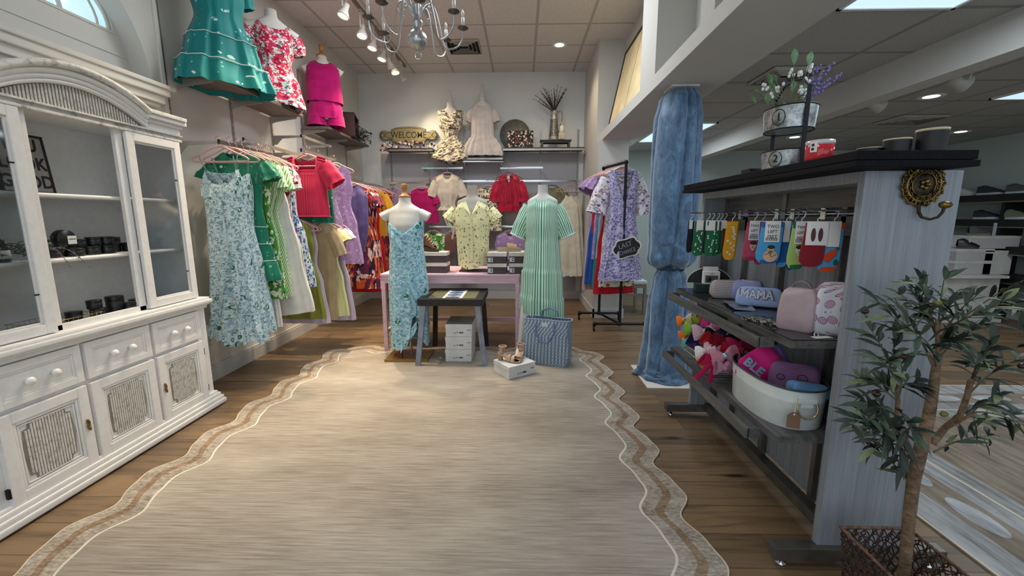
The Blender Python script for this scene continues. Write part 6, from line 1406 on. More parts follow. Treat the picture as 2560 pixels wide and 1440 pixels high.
for k, (tt, nm, lab, cat, m, L, pf, kw, hm) in enumerate(rack):
    p = rb(tt); hanger((p.x, p.y, HT + .0175), rot, ['white plastic hanger of the lilac sprigged sun dress', 'white plastic hanger of the embroidered kaftan dress'][k] if k < 2 else 'pink hanger on the pipe rack for the ' + ' '.join(lab.split()[:5]), .43, m=hm)
    garment(nm, lab, cat, (p.x, p.y, HT - .085), rot, m, L, pf, seed=140 + k, **kw)
# LAST CHANCE plaque
pq = thing('chalkboard_sign', 'scalloped black chalkboard sign reading LAST CHANCE hooked on the rack upright', 'sign', (1.185, 4.79, .985), 0); pq.rotation_euler = (0, -.32, 0)
def cloud(s):
    P = []
    for i in range(72):
        a = 2 * PI * i / 72; r = 1 + .10 * abs(math.cos(a * 3 + .3)) ** 1.5 - .05 * abs(math.sin(a * 3 + .3)); P.append((.155 * s * r * math.copysign(abs(math.cos(a)) ** .8, math.cos(a)), .108 * s * r * math.copysign(abs(math.sin(a)) ** .8, math.sin(a))))
    return P
MB().prism(cloud(1.0), -.003, .006, 'Y').build('white_rim', plain('sign_white', (216, 214, 206), .6), pq); MB().prism(cloud(.89), -.006, -.003, 'Y').build('chalk_face', plain('chalk_black', (24, 26, 30), .75), pq)
CHK = plain('chalk_lilac', (150, 140, 160), .9)
text_part('chalk_text', 'LAST', .078, CHK, pq, (-.01, -.0065, .034), (PI / 2, 0, 0), sx=.9); text_part('chalk_text', 'CHANCE', .064, CHK, pq, (-.004, -.0065, -.040), (PI / 2, 0, 0), sx=.72)
for x, z in ((-.11, .05), (.115, .06), (-.12, -.04), (.12, -.03), (.07, .085)): MB().lathe([(.005, 0), (.005, .0006)], n=8, M=Matrix.Translation((x, -.0062, z)) @ Matrix.Rotation(PI / 2, 4, 'X')).build('chalk_dot', CHK, pq)
# bench behind the rack
bn = thing('padded_stool', 'grey framed stool with white padded seat behind the pipe rack', 'stool', (1.52, 5.98, 0), .0)
MB().box(-.20, .20, -.26, .26, .42, .47, bev=.02).build('seat_cushion', plain('white_cushion', (205, 214, 216), .7), bn); b = MB(); b.box(-.19, .19, -.25, .25, .37, .42).box(-.18, .18, -.24, -.22, .26, .285); b.build('seat_frame', plain('stool_grey', (128, 122, 112), .6), bn)
for sx in (-1, 1):
    for sy in (-1, 1): MB().box(sx * .175 - .018, sx * .175 + .018, sy * .235 - .018, sy * .235 + .018, 0, .38).build('leg', plain('stool_grey', (128, 122, 112), .6), bn)

# ================================================================ SOCKS
HZ = 1.335
CARD = plain('card_white', (224, 222, 222), .6); CLIPW = plain('clear_hook', (206, 208, 214), .25)
def sock(lab, px, pyb, w, m, m2, X=1.10, yaw=.45, card=.085, cardw=.66, art=None, text=False, layers=2, grp=None, top=548):
    p = AT(px, top, X=X); zb = AT(px, pyb, Y=p.y).z; L = p.z - zb + .02; Y = p.y; w_ = w / 1048.3 * Y * 1.0
    t = thing('sock_pair', lab, 'socks', (X, Y, HZ), -yaw * 0 - .30, grp)
    zt = -.035 - (p.z * 0); z0 = -(HZ - zb); 
    hk = MB(); hk.tube([(.0, .004, .006), (.008, .004, .010), (.012, .004, .002), (.008, .004, -.012), (0, .004, -.02), (0, .004, -.04)], .0022, 6); hk.build('hook', CLIPW, t)
    for i in range(layers):
        y0 = .012 * i
        hw = w_ / 2; foot = .20 * abs(z0)
        O = [(-hw * .92, zt), (hw * .92, zt), (hw * .96, z0 * .55), (hw * 1.02, z0 * .82), (hw * .95, z0 * .93), (hw * .60, z0 * .985), (0, z0), (-hw * .55, z0 * .985), (-hw * .95, z0 * .90), (-hw * 1.05, z0 * .78), (-hw * .98, z0 * .5)]
        b = MB(); b.prism([(a + .006 * i - hw * .42 * max(0, (c / z0 - .25)) ** 1.2, c) for a, c in O], y0, y0 + .008, 'Y'); b.build('sock', m if i == 0 else m2, t)
    hw = w_ / 2
    if m2:
        b = MB(); b.box(-hw * .94, hw * .94, -.0015, .0095, zt - .022, zt + .001); b.build('ribbed_cuff', m2, t)
        b = MB(); b.prism([(a - hw * .42 * max(0, (c / z0 - .25)) ** 1.2, c) for a, c in [(hw * .98, z0 * .90), (hw * .6, z0 * .986), (0, z0 * 1.002), (-hw * .55, z0 * .986), (-hw * .6, z0 * .92)]], -.001, .009, 'Y'); b.build('toe', m2, t)
    if card:
        cw = hw * cardw; MB().box(-cw, cw, -.004, -.0022, zt - card, zt + .006).build('header_card', CARD, t)
        if text:
            for k, s_ in enumerate(('TWO', 'LEFT', 'FEET')): text_part('card_text', s_, min(.020, cw * .74), INK, t, (0, -.0044, zt - .018 - k * .022), (PI / 2, 0, 0), sx=.9)
            b = MB()
            for k in range(7): b.box(-cw * .8 + k * cw * .23, -cw * .8 + k * cw * .23 + cw * .1, -.0046, -.004, zt - card + .006, zt - card + .02)
            b.build('barcode', INK, t)
    if art: art(t, hw, zt, z0)
    return t
SG = floral('sock_green_dots', (24, 108, 70), [(60, .32, (196, 214, 200), 'petal')]); SBK = plain('sock_black', (22, 22, 28), .85); SRD = plain('sock_dark_red', (120, 16, 26), .85)
SG = plain('sock_green', (22, 104, 66), .85); SY = plain('sock_yellow', (214, 158, 24), .85); SPK = plain('sock_rose', (186, 76, 104), .85); SPD = plain('sock_rose_dark', (150, 50, 80), .85); SBL = plain('sock_light_blue', (70, 156, 208), .85); SBD = plain('sock_blue', (28, 92, 168), .85); SLM = plain('sock_lime', (160, 192, 104), .85); SGD = plain('sock_forest', (26, 96, 60), .85); SMR = plain('sock_maroon', (128, 18, 34), .85); SOR = plain('sock_orange', (206, 70, 30), .85); SKN = plain('print_skin', (216, 178, 146), .8); PWH = plain('print_white', (220, 222, 216), .8)
def discp(mb, x, z, rx, rz, y=-.0022, n=18): mb.prism([(x + rx * math.cos(a), z + rz * math.sin(a)) for a in [2 * PI * i / n for i in range(n)]], y - .0006, y, 'Y')
def art_dots(col, n, seed):
    def f(t, hw, zt, z0):
        b = MB(); r = random.Random(seed)
        for k in range(n): discp(b, r.uniform(-hw * .7, hw * .7), lerp(zt - .05, z0 + .02, (k + .5) / n), .004, .005)
        b.build('printed_dots', col, t)
    return f
def art_face(skin, hair, z_, r_, smile=True):
    def f(t, hw, zt, z0):
        zc = lerp(zt - .09, z0, z_); b = MB(); discp(b, 0, zc, r_ * .78, r_); discp(b, 0, zc - r_ * 1.05, r_ * .4, r_ * .4); b.build('printed_face', skin, t)
        b = MB(); discp(b, r_ * .05, zc + r_ * .75, r_ * .85, r_ * .5, -.003); discp(b, -r_ * .3, zc + r_ * .15, r_ * .1, r_ * .07, -.003); discp(b, r_ * .3, zc + r_ * .15, r_ * .1, r_ * .07, -.003); discp(b, 0, zc - r_ * .42, r_ * .3, r_ * .09, -.003)
        b.build('printed_hair', hair, t)
    return f
def art_torso(t, hw, zt, z0):
    art_face(SKN, INK, .32, .017)(t, hw, zt, z0); zc = lerp(zt - .09, z0, .62); b = MB()
    discp(b, 0, zc, hw * .62, .026); b.build('printed_body', SKN, t)
    b = MB(); b.tube([(-hw * .5, -.0032, zc + .004), (-hw * .1, -.0032, zc + .016), (hw * .1, -.0032, zc - .004), (hw * .5, -.0032, zc + .008)], .0012, 4); b.build('printed_lines', INK, t)
def art_bees(t, hw, zt, z0):
    b = MB(); r = random.Random(5)
    for k in range(13): discp(b, r.uniform(-hw * .6, hw * .6), lerp(zt - .03, z0 + .03, k / 12), .006, .0055)
    b.build('printed_bees', PWH, t)
def art_soles(t, hw, zt, z0):
    b = MB()
    for s in (-1, 1): discp(b, s * hw * .30, zt - .045, hw * .2, .026, -.0046)
    b.build('printed_soles', plain('sole_brown', (84, 46, 44), .7), t)
def art_bottle(t, hw, zt, z0):
    b = MB(); M = Matrix.Translation((-hw * .1, 0, lerp(zt, z0, .66))) @ Matrix.Rotation(.7, 4, 'Y'); b.box(-.014, .014, -.0034, -.0022, -.026, .018, M=M).box(-.006, .006, -.0034, -.0022, .018, .03, M=M); b.build('printed_bottle', SOR, t)
    b = MB(); b.box(-.005, .005, -.0036, -.0022, .03, .042, M=M); discp(b, hw * .5, lerp(zt, z0, .80), .008, .012); b.build('printed_pepper', SGD, t)
sk = [
 ('black sock pair furthest left on the sock rail', 1728, 632, 12, SBK, SBK, 1.00, dict(card=.045)),
 ('green clover sock pair with white card, leftmost of the green ones', 1751, 640, 24, SG, SG, 1.02, dict(card=.05, art=art_dots(PWH, 14, 1))),
 ('black sock pair between the green ones on the sock rail', 1770, 634, 13, SBK, SBK, 1.04, dict(card=.05)),
 ('green dotted sock pair, second of the green ones', 1781, 640, 22, SG, SG, 1.06, dict(card=.05, art=art_dots(PWH, 10, 2))),
 ('green dotted sock pair, third of the green ones', 1793, 640, 16, SG, SGD, 1.09, dict(card=.05, art=art_dots(PWH, 8, 3))),
 ('green dotted sock pair next to the dark red one', 1802, 636, 16, SGD, SG, 1.12, dict(card=.05)),
 ('dark red sock pair at the end of the green group', 1812, 625, 14, SRD, SRD, 1.14, dict(card=.04)),
 ('mustard yellow sock pair printed with little white bees', 1832, 650, 26, SY, SY, 1.12, dict(card=0, art=art_bees)),
 ('rose pink sock pair printed with a laughing woman face', 1888, 652, 34, SPK, SPD, 1.10, dict(text=True, art=art_face(SKN, INK, .22, .017))),
 ('rose pink sock pair behind the laughing woman one', 1908, 662, 20, SPD, SPK, 1.16, dict()),
 ('light blue sock pair printed with a bare shouldered man', 1934, 660, 50, SBL, SBD, 1.09, dict(text=True, art=art_torso)),
 ('dark and light blue sock pair seen edge on', 1968, 668, 26, SBD, SBL, 1.15, dict(text=False)),
 ('blue sock pair half behind the lime green ones', 1990, 676, 18, SBD, SBD, 1.20, dict(card=0)),
 ('lime green sock pair with forest green cuff and ink drawing', 2006, 674, 38, SLM, SGD, 1.12, dict(text=True, art=art_face(PWH, INK, .2, .016))),
 ('maroon sock pair with a card showing two brown soles', 2046, 668, 50, SMR, SMR, 1.13, dict(art=art_soles, card=.085, cardw=.9)),
 ('light blue and orange sock pair printed with a hot sauce bottle', 2088, 680, 46, SBL, SOR, 1.185, dict(art=art_bottle, card=.09, cardw=.6))]
for lab, px, pyb, w, m, m2, X, kw in sk: sock(lab, px, pyb, w, m, m2, X, **kw)
b = MB()
for y, x0 in ((2.50, .98), (2.44, .99), (2.18, 1.05), (1.985, 1.04), (1.90, 1.04), (1.80, 1.04), (1.70, 1.05), (1.655, 1.06), (1.60, 1.06), (1.565, 1.10)): 
    b = MB(); b.tube([(1.262, y, HZ + .012), (x0, y, HZ + .012), (x0 - .012, y, HZ + .022)], .0028, 6); gp(b, 'peg_hook', CHROME)
# ================================================================ BAGS ON THE UPPER GONDOLA SHELF
SZ = .8795
def soft(name, lab, cat, loc, rz, keys, mat, wob=.008, seed=1, part='pouch_body', tilt=(0, 0)):
    t = thing(name, lab, cat, loc, rz); t.rotation_euler = (tilt[0], tilt[1], rz)
    P, UV = rect_loft(keys, wob=wob, seed=seed); b = MB(); put_tube(b, P, UV)
    b.quad(P[0], [tuple(range(len(P[0])))], True); b.quad(P[-1], [tuple(range(len(P[-1])))], True); b.build(part, mat, t); return t
def pill(w, d, h, k=.55): return [(0, w * .80, d * .75), (h * .06, w * .94, d * .92), (h * .2, w, d), (h * .5, w, d * .98), (h * .75, w * .97, d * .85), (h * .90, w * .90, d * k), (h * .97, w * .8, d * k * .6), (h, w * .7, d * k * .3)]
ZIP = plain('zip_gold', (170, 150, 110), .3, .8); GUN = plain('zip_dark', (60, 56, 58), .4, .6)
t = NT('gingham_canvas', .85); v = t.vec('UV'); x, y, z = t.sep(v); fx = t.less(t.math('FRACT', t.math('DIVIDE', x, .0088)), .5); fy = t.less(t.math('FRACT', t.math('DIVIDE', y, .0088)), .5)
t.col(t.ramp(t.math('MULTIPLY', t.math('ADD', fx, fy), .5), [(0, lin((206, 204, 202))), (.5, lin((168, 158, 158))), (1, lin((118, 102, 108)))])); GING = t.m
p = AT(1826, 742, Z=SZ)
g = soft('gingham_pouch', 'brown and white gingham zip pouch on the upper gondola shelf', 'pouch', (1.16, 2.33, SZ), -.22, pill(.102, .044, .10), GING, seed=4)
b = MB(); b.tube([(-.07, 0, .086), (0, 0, .088), (.07, 0, .086)], .0025, 5); b.build('zip', ZIP, g)
# velvet case with retail box
VG = plain('dark_green_velvet', (18, 44, 42), .75); c_ = thing('jewellery_case', 'open dark green velvet case at the curtain end of the upper shelf', 'case', (1.135, 2.53, SZ), -.25)
b = MB(); b.box(-.085, .085, -.05, .05, 0, .05, bev=.006); b.build('case_base', VG, c_)
b = MB(); P = [(.125 * math.cos(a), .045 + .095 * math.sin(a)) for a in [PI * i / 16 for i in range(17)]]; b.prism(P, .045, .06, 'Y'); b.build('open_lid', plain('case_black', (20, 22, 26), .6), c_)
b = MB(); b.tube([(.125 * math.cos(a), .0445, .045 + .095 * math.sin(a)) for a in [PI * i / 16 for i in range(17)]], .0022, 5); b.build('piping', CARD, c_)
c_ = thing('retail_box', 'white hang box with a window standing in the open velvet case', 'box', (1.13, 2.515, SZ + .051), -.2)
b = MB(); b.box(-.045, .045, -.022, .022, 0, .075, bev=.001).box(-.042, .042, .018, .022, .075, .10); b.build('carton', CARD, c_)
MB().box(-.035, .035, -.0235, -.0222, .008, .052).build('window', plain('carton_window', (92, 88, 84), .2), c_); b = MB(); b.ball((-.014, -.024, .03), .013, 5, (1, .3, 1)); b.ball((.016, -.024, .022), .011, 5, (1, .3, 1)); b.build('contents', BLK, c_); text_part('print', 'LULU', .010, INK, c_, (0, -.0238, .062), (PI / 2, 0, 0))
LAVN = cloth('lavender_nylon', (172, 176, 222), (150, 154, 206), .5, .05); BLN = cloth('sky_nylon', (164, 186, 226), (140, 164, 212), .5, .05)
g = soft('lavender_pouch', 'plain lavender zip pouch behind the gingham pouch', 'pouch', (1.225, 2.28, SZ), -.5, pill(.07, .032, .105), LAVN, seed=6); b = MB(); b.tube([(-.03, -.01, .108), (.035, -.012, .10), (.062, -.014, .06)], .0025, 5); b.build('zip', CARD, g)
g = soft('lettered_pouch', 'sky blue pouch with raised MAMA lettering on the upper gondola shelf', 'pouch', (1.185, 2.09, SZ), -.5, pill(.098, .040, .098, .7), BLN, seed=8, tilt=(-.25, 0))
for k in range(2):
    t_ = text_part('chenille_letters', 'MAMA', .062 if k else .066, plain('letter_white', (214, 218, 230), .8) if k else plain('letter_outline', (96, 100, 118), .8), g, (-.012, -.0415 - .001 * k, .055), (PI / 2, 0, 0), depth=.0015, bold=.0012 if k else .003, sx=.80)
BLUSH = cloth('blush_leather', (190, 170, 178), (170, 146, 152), .35, .04); BLUSH2 = plain('blush_trim', (150, 124, 120), .4)
g = soft('vanity_case', 'blush pink vanity case with top handle and gold zip pulls near the shelf end', 'bag', (1.108, 1.665, SZ), -.78, [(0, .055, .048), (.01, .062, .054), (.06, .063, .055), (.13, .058, .050), (.155, .052, .042), (.165, .040, .028), (.168, .02, .012)], BLUSH, seed=9, wob=.006)
b = MB(); b.tube([(-.063, -.030, .008), (-.066, -.032, .08), (-.060, -.030, .14), (-.03, -.028, .160), (.03, -.028, .160), (.060, -.030, .14), (.066, -.032, .08), (.063, -.030, .008)], .0035, 6); b.build('zip', ZIP, g)
b = MB(); P = []
for i in range(13): a = PI * i / 12; c = Vector((.032 * math.cos(a), 0, .158 + .034 * math.sin(a))); P.append([c + Vector((0, -.012, 0)), c + Vector((0, .012, 0)), c + Vector((.003 * math.cos(a), .012, .004 * math.sin(a))), c + Vector((.003 * math.cos(a), -.012, .004 * math.sin(a)))])
b.grid(P, True, smooth=False); b.build('top_handle', BLUSH2, g)
b = MB()
for s in (0, 1): b.lathe([(.003, 0), (.004, -.008), (.006, -.022), (.0001, -.026)], c=(-.030 + s * .010, -.040, .135 - s * .008), n=10)
b.build('zip_pulls', ZIP, g)
t = NT('quilted_fruit_gingham', .8); v = t.vec('UV'); x, y, z = t.sep(v); fx = t.less(t.math('FRACT', t.math('DIVIDE', x, .006)), .5); fy = t.less(t.math('FRACT', t.math('DIVIDE', y, .006)), .5)
gg = t.ramp(t.math('MULTIPLY', t.math('ADD', fx, fy), .5), [(0, lin((214, 206, 216))), (.5, lin((196, 150, 178))), (1, lin((150, 84, 122)))]); dd = t.voro(v, 26)
c = t.mix(t.less(dd, .42), lin((210, 212, 220)), gg); c = t.mix(t.less(t.math('ABSOLUTE', t.math('SUBTRACT', dd, .43)), .02), c, lin((130, 90, 120))); c = t.mix(t.less(t.voro(t.vec('UV', loc=(4, 0, 0)), 22), .10), c, lin((90, 110, 96))); t.col(c); t.bump(dd, .4, .004); QF = t.m
g = soft('quilted_bag', 'quilted white and pink gingham patterned bag against the end panel', 'bag', (1.195, 1.60, SZ), -.4, [(0, .056, .040), (.012, .064, .048), (.08, .066, .050), (.145, .064, .046), (.175, .055, .036), (.195, .036, .020), (.200, .014, .008)], QF, seed=12, wob=.006)
b = MB(); b.tube([(.045, -.046, .04), (.050, -.046, .11), (.040, -.040, .155), (.015, -.025, .186), (-.03, -.020, .184)], .0045, 6); b.build('zip', CARD, g)
g = thing('lace_pouch', 'flat black pouch with white lace pattern at the front of the upper shelf', 'pouch', (1.03, 1.775, SZ), .58 + PI / 2)
t = NT('black_lace', .6); v = t.vec('Object'); dd = t.noise(v, 90, 3, .8); t.col(t.ramp(dd, [(.50, lin((18, 17, 18))), (.56, lin((176, 170, 156)))])); LCE = t.m
MB().box(-.075, .075, -.03, .03, 0, .012, bev=.004).build('pouch_body', LCE, g)
b = MB(); P = [[Vector((x, y, .001 + .004 * (.5 + .5 * math.sin(x * 60 + y * 30)) + (.006 if abs(y) > .04 else 0))) for x in [-.11 + .22 * i / 24 for i in range(25)]] for y in [-.05 + .1 * j / 10 for j in range(11)]]
b.grid(P); g = thing('plastic_sleeve', 'crumpled clear silver plastic sleeve under the pouches', 'plastic bag', (1.09, 2.10, SZ + .0005), 1.35); b.build('sheet', plain('silver_plastic', (150, 156, 160), .18, .6), g)
g = thing('price_tag', 'white price tag with a loop lying at the near corner of the upper shelf', 'tag', (1.115, 1.535, SZ), .15); MB().box(-.035, .035, -.013, .013, .001, .0025).build('card', CARD, g); b = MB(); b.tube([(-.03, 0, .002), (-.03, .004, .018), (-.016, .006, .022), (-.008, .004, .002)], .002, 5); b.build('loop', CARD, g)

# ================================================================ LOWER SHELF: bows and oval tub
S2Z = .5005
tb2 = thing('oval_tub', 'long oval white enamel tub with gold handle on the lower gondola shelf', 'tub', (1.105, 1.765, S2Z))
EN = plain('white_enamel', (214, 222, 222), .25); 
def oval(zs, a, b_, n=56):
    P = []
    for z, k in zs: P.append([(math.copysign(abs(math.cos(q)) ** .85, math.cos(q)) * a * k, math.copysign(abs(math.sin(q)) ** .8, math.sin(q)) * b_ * k, z) for q in [2 * PI * i / n for i in range(n)]])
    return P
b = MB(); P = oval([(0, .93), (.004, .945), (.11, .975), (.114, .985), (.118, .976), (.165, 1.0)], .134, .232); b.grid(P, True); b.quad(P[0], [tuple(range(56))]); b.build('tub_wall', EN, tb2)
b = MB(); b.tube([Vector(p) for p in P[-1]], .0042, 6, closed=True); b.grid(oval([(.165, .985), (.02, .93)], .134, .232), True); b.build('dark_lining', plain('tub_rim_dark', (52, 62, 66), .5), tb2)
# handle on the near end
b = MB(); hy = -.240
b.tube([(-.034, hy, .125)] + [(-.037 * math.cos(q), hy - .010 - .006 * math.sin(q), .100 - .040 * math.sin(q)) for q in [PI * i / 14 for i in range(15)]] + [(.034, hy, .125)], .0032, 8); b.build('bail_handle', plain('pale_gold', (190, 172, 128), .25, .9), tb2, M=Matrix.Rotation(-.06, 4, 'Z') @ Matrix.Translation((.0, .012, .0)))
b = MB(); b.box(-.036, .036, hy - .006, hy, .118, .135, bev=.003).box(-.022, .022, hy - .004, hy, .10, .120); b.build('handle_plate', EN, tb2, M=Matrix.Rotation(-.06, 4, 'Z') @ Matrix.Translation((.0, .012, .0)))
tg2 = thing('kraft_tag', 'brown kraft paper tag tied on a string to the white tub', 'tag', (1.040, 1.528, .555)); tg2.rotation_euler = (0, 0, -.35)
b = MB(); b.prism([(-.022, -.03), (.022, -.03), (.022, .020), (.012, .030), (.006, .034), (-.006, .034), (-.012, .030), (-.022, .020)], -.008, -.0065, 'Y'); b.build('tag_card', plain('kraft', (122, 92, 72), .8), tg2); b = MB(); b.tube([(0, -.007, .026), (.004, -.004, .07), (.006, .004, .108)], .0012, 4); b.build('string', CARD, tg2); b = MB(); b.lathe([(.004, 0), (.004, .001), (.0001, .001)], n=10, M=Matrix.Translation((0, -.0082, .026)) @ Matrix.Rotation(PI / 2, 4, 'X')); b.build('eyelet', CARD, tg2)
HPK = cloth('hot_pink_canvas', (214, 30, 130), (190, 20, 110), .6)
g = soft('letter_pouch', 'hot pink pouch with pale blue letters standing in the white tub', 'pouch', (1.065, 1.80, S2Z + .088), -.80, [(0, .098, .020), (.03, .100, .032), (.09, .092, .030), (.13, .062, .024), (.165, .028, .014), (.178, .008, .006)], HPK, seed=15, wob=.006, tilt=(-.08, .05))
text_part('patch_letters', 'BLE', .056, plain('patch_blue', (140, 176, 200), .8), g, (-.030, -.0335, .075), (PI / 2, .5, 0), depth=.0012, bold=.002)
b = MB(); b.tube([(.095, 0, .02), (.085, -.004, .09), (.058, -.006, .13), (.02, -.004, .168)], .003, 6); b.build('zip', plain('maroon_zip', (120, 20, 70), .5), g)
g = soft('lilac_pouch', 'lilac pouch tip rising behind the hot pink pouch in the tub', 'pouch', (1.145, 1.87, S2Z + .06), -.9, [(0, .085, .02), (.05, .085, .026), (.12, .07, .024), (.165, .045, .018), (.19, .02, .008)], cloth('lilac_nylon', (150, 132, 208), (130, 112, 190), .5), seed=16)
SM = cloth('mauve_velour', (146, 104, 146), (120, 84, 122), .9)
g = soft('smiley_pouch', 'mauve pouch printed with outlined smiling faces in the tub', 'pouch', (1.140, 1.70, S2Z + .065), -.6, pill(.088, .032, .155, .6), SM, seed=17)
b = MB()
for x, z, r in ((-.045, .098, .014), (.030, .105, .017), (-.01, .055, .016), (.045, .05, .016), (-.055, .04, .015)):
    b.tube([(x + r * math.cos(a), -.0345, z + r * math.sin(a) * .9) for a in [2 * PI * i / 18 for i in range(18)]], .0013, 4, closed=True)
    b.tube([(x + r * .55 * math.cos(a), -.0352, z + r * .55 * math.sin(a)) for a in [PI * 1.1 + PI * .8 * i / 6 for i in range(7)]], .001, 4)
    for s in (-1, 1): b.ball((x + s * r * .35, -.035, z + r * .3), .0017, 3)
b.build('smiley_prints', INK, g)
g = soft('light_blue_pouch', 'small light blue quilted pouch lying at the near end of the tub', 'pouch', (1.14, 1.615, S2Z + .120), -.1, pill(.07, .034, .05, .5), cloth('powder_blue', (120, 168, 214), (96, 146, 196), .6), seed=18, tilt=(0, .12))
g = soft('magenta_pouch', 'dark magenta pouch corner at the end panel side of the tub', 'pouch', (1.195, 1.66, S2Z + .07), .6, pill(.04, .025, .09, .5), cloth('dark_magenta', (150, 14, 78), (120, 8, 60), .6), seed=19)
# hair bows
wbk = thing('wire_basket', 'white wire basket under the pile of hair bows', 'basket', (1.085, 2.28, S2Z)); b = MB()
for k in range(15): yy = -.20 + .40 * k / 14; b.tube([(-.10, yy, .07), (-.095, yy, .002), (.095, yy, .002), (.10, yy, .07)], .0012, 4)
for z in (.035, .07): b.tube([(-.10, -.2, z), (.10, -.2, z), (.10, .2, z), (-.10, .2, z)], .0016, 5, closed=True)
b.build('wire_grid', CARD, wbk)
def bow(lab, px, py, X, c1, c2, s=1.0, tails=False, rz=0, tilt=0, jingle=None):
    p = AT(px, py, X=X); t = thing('hair_bow', lab, 'hair bow', p, rz, None); t.rotation_euler = (tilt, tilt * .6, rz); m1 = cloth(lab[:18], c1, None, .55); m2 = cloth(lab[:18] + 'b', c2, None, .55)
    for sd in (-1, 1):
        b = MB(); P = []
        for i in range(9):
            q = i / 8; w_ = .012 + .040 * math.sin(q * PI * .62) * s; P.append([Vector((sd * .075 * s * q, .022 * math.sin(a) * (1 - .2 * q) * s, w_ * math.cos(a) * (1 + .1 * math.sin(a * 3)))) for a in [2 * PI * j / 12 for j in range(12)]])
        b.grid(P, True, smooth=False); b.build('loop', m1 if sd < 0 else m2, t)
    MB().ball((0, -.012, 0), .018 * s, 6).build('knot', m2 if not jingle else jingle, t)
    if tails:
        for sd in (-1, 1):
            b = MB(); P = [[Vector((sd * (.01 + .03 * q) - .015, -.015 - .02 * q * 1, -.13 * q * s)), Vector((sd * (.01 + .03 * q), -.022 - .02 * q, -.13 * q * s)), Vector((sd * (.01 + .03 * q) + .018, -.015 - .02 * q, -.13 * q * s))] for q in [i / 6 for i in range(7)]]; b.grid(P); b.build('tail', m1, t)
    return t
PEARL = plain('pearl_beads', (150, 190, 214), .15, .5)
bows = [('orange and cream hair bow at the curtain end of the bow pile', 1712, 800, 1.03, (232, 120, 20), (222, 206, 180), 1.0), ('orange hair bow low at the curtain end of the pile', 1716, 838, 1.02, (230, 112, 14), (226, 130, 40), .9),
 ('lime green and royal blue hair bow in the pile', 1735, 822, 1.02, (140, 190, 60), (24, 60, 150), 1.15), ('navy blue hair bow under the lime one', 1738, 852, 1.02, (20, 40, 110), (30, 60, 130), 1.0), ('yellow green hair bow with bead on top of the pile', 1752, 802, 1.07, (170, 200, 60), (140, 180, 50), 1.0),
 ('pale pink and white hair bow in the middle of the pile', 1762, 828, 1.03, (226, 186, 206), (226, 214, 220), 1.3), ('white lace hair bow at the front of the pile', 1765, 880, .98, (224, 220, 222), (214, 200, 206), 1.1), ('hot pink hair bow over the red bow', 1775, 815, 1.06, (222, 60, 140), (226, 110, 160), 1.0),
 ('bright red hair bow with beads in the centre of the pile', 1780, 850, 1.03, (206, 20, 30), (190, 10, 24), 1.2), ('emerald green hair bow at the top right of the pile', 1790, 800, 1.12, (20, 140, 84), (14, 120, 70), 1.25), ('black hair bow deep in the pile', 1792, 842, 1.08, (16, 16, 20), (20, 20, 26), 1.3),
 ('fuchsia hair bow with long tails hanging over the shelf', 1780, 905, .96, (206, 20, 92), (190, 16, 80), 1.2), ('yellow hair bow tucked beside the fuchsia tails', 1762, 900, .98, (226, 170, 40), (220, 160, 30), .8), ('crimson hair bow on the right of the pile', 1812, 858, 1.07, (150, 14, 50), (130, 10, 40), 1.4),
 ('metallic pink hair bow with blue bead knot', 1812, 890, 1.00, (200, 130, 150), (190, 120, 140), 1.3), ('navy hair bow with white rings', 1822, 838, 1.13, (26, 28, 60), (160, 160, 190), 1.2), ('black and white ringed hair bow beside the navy one', 1835, 850, 1.12, (20, 20, 30), (40, 40, 60), 1.1),
 ('deep pink hair bow nearest the lilac pouch', 1850, 862, 1.12, (190, 20, 90), (170, 14, 76), 1.3), ('soft pink hair bow at the bottom right of the pile', 1808, 918, .99, (206, 150, 176), (196, 140, 168), 1.0), ('teal hair bow between the navy and lime ones', 1745, 838, 1.05, (30, 120, 130), (24, 100, 120), .9), ('coral hair bow in the upper middle of the pile', 1768, 800, 1.10, (226, 110, 90), (216, 90, 80), 1.0), ('plum hair bow behind the red bow', 1800, 822, 1.12, (90, 30, 80), (70, 20, 70), 1.1),
 ('rosy white hair bow below the hot pink one', 1785, 872, 1.02, (226, 190, 200), (220, 170, 186), 1.0), ('purple hair bow by the front of the wire basket', 1795, 888, 1.04, (120, 60, 150), (100, 50, 130), .9), ('cherry red hair bow at the right of the bead bow', 1830, 880, 1.08, (180, 16, 40), (160, 12, 36), 1.1), ('mint hair bow at the bottom left of the pile', 1722, 860, .99, (120, 190, 180), (90, 60, 120), .8)]
rnd.seed(4)
for k, bw in enumerate(bows): bow(*bw[:6], bw[6] * .66, tails=(k in (11,)), rz=rnd.uniform(-.9, .5), tilt=rnd.uniform(-.7, .7), jingle=PEARL if k in (4, 8, 14) else None)

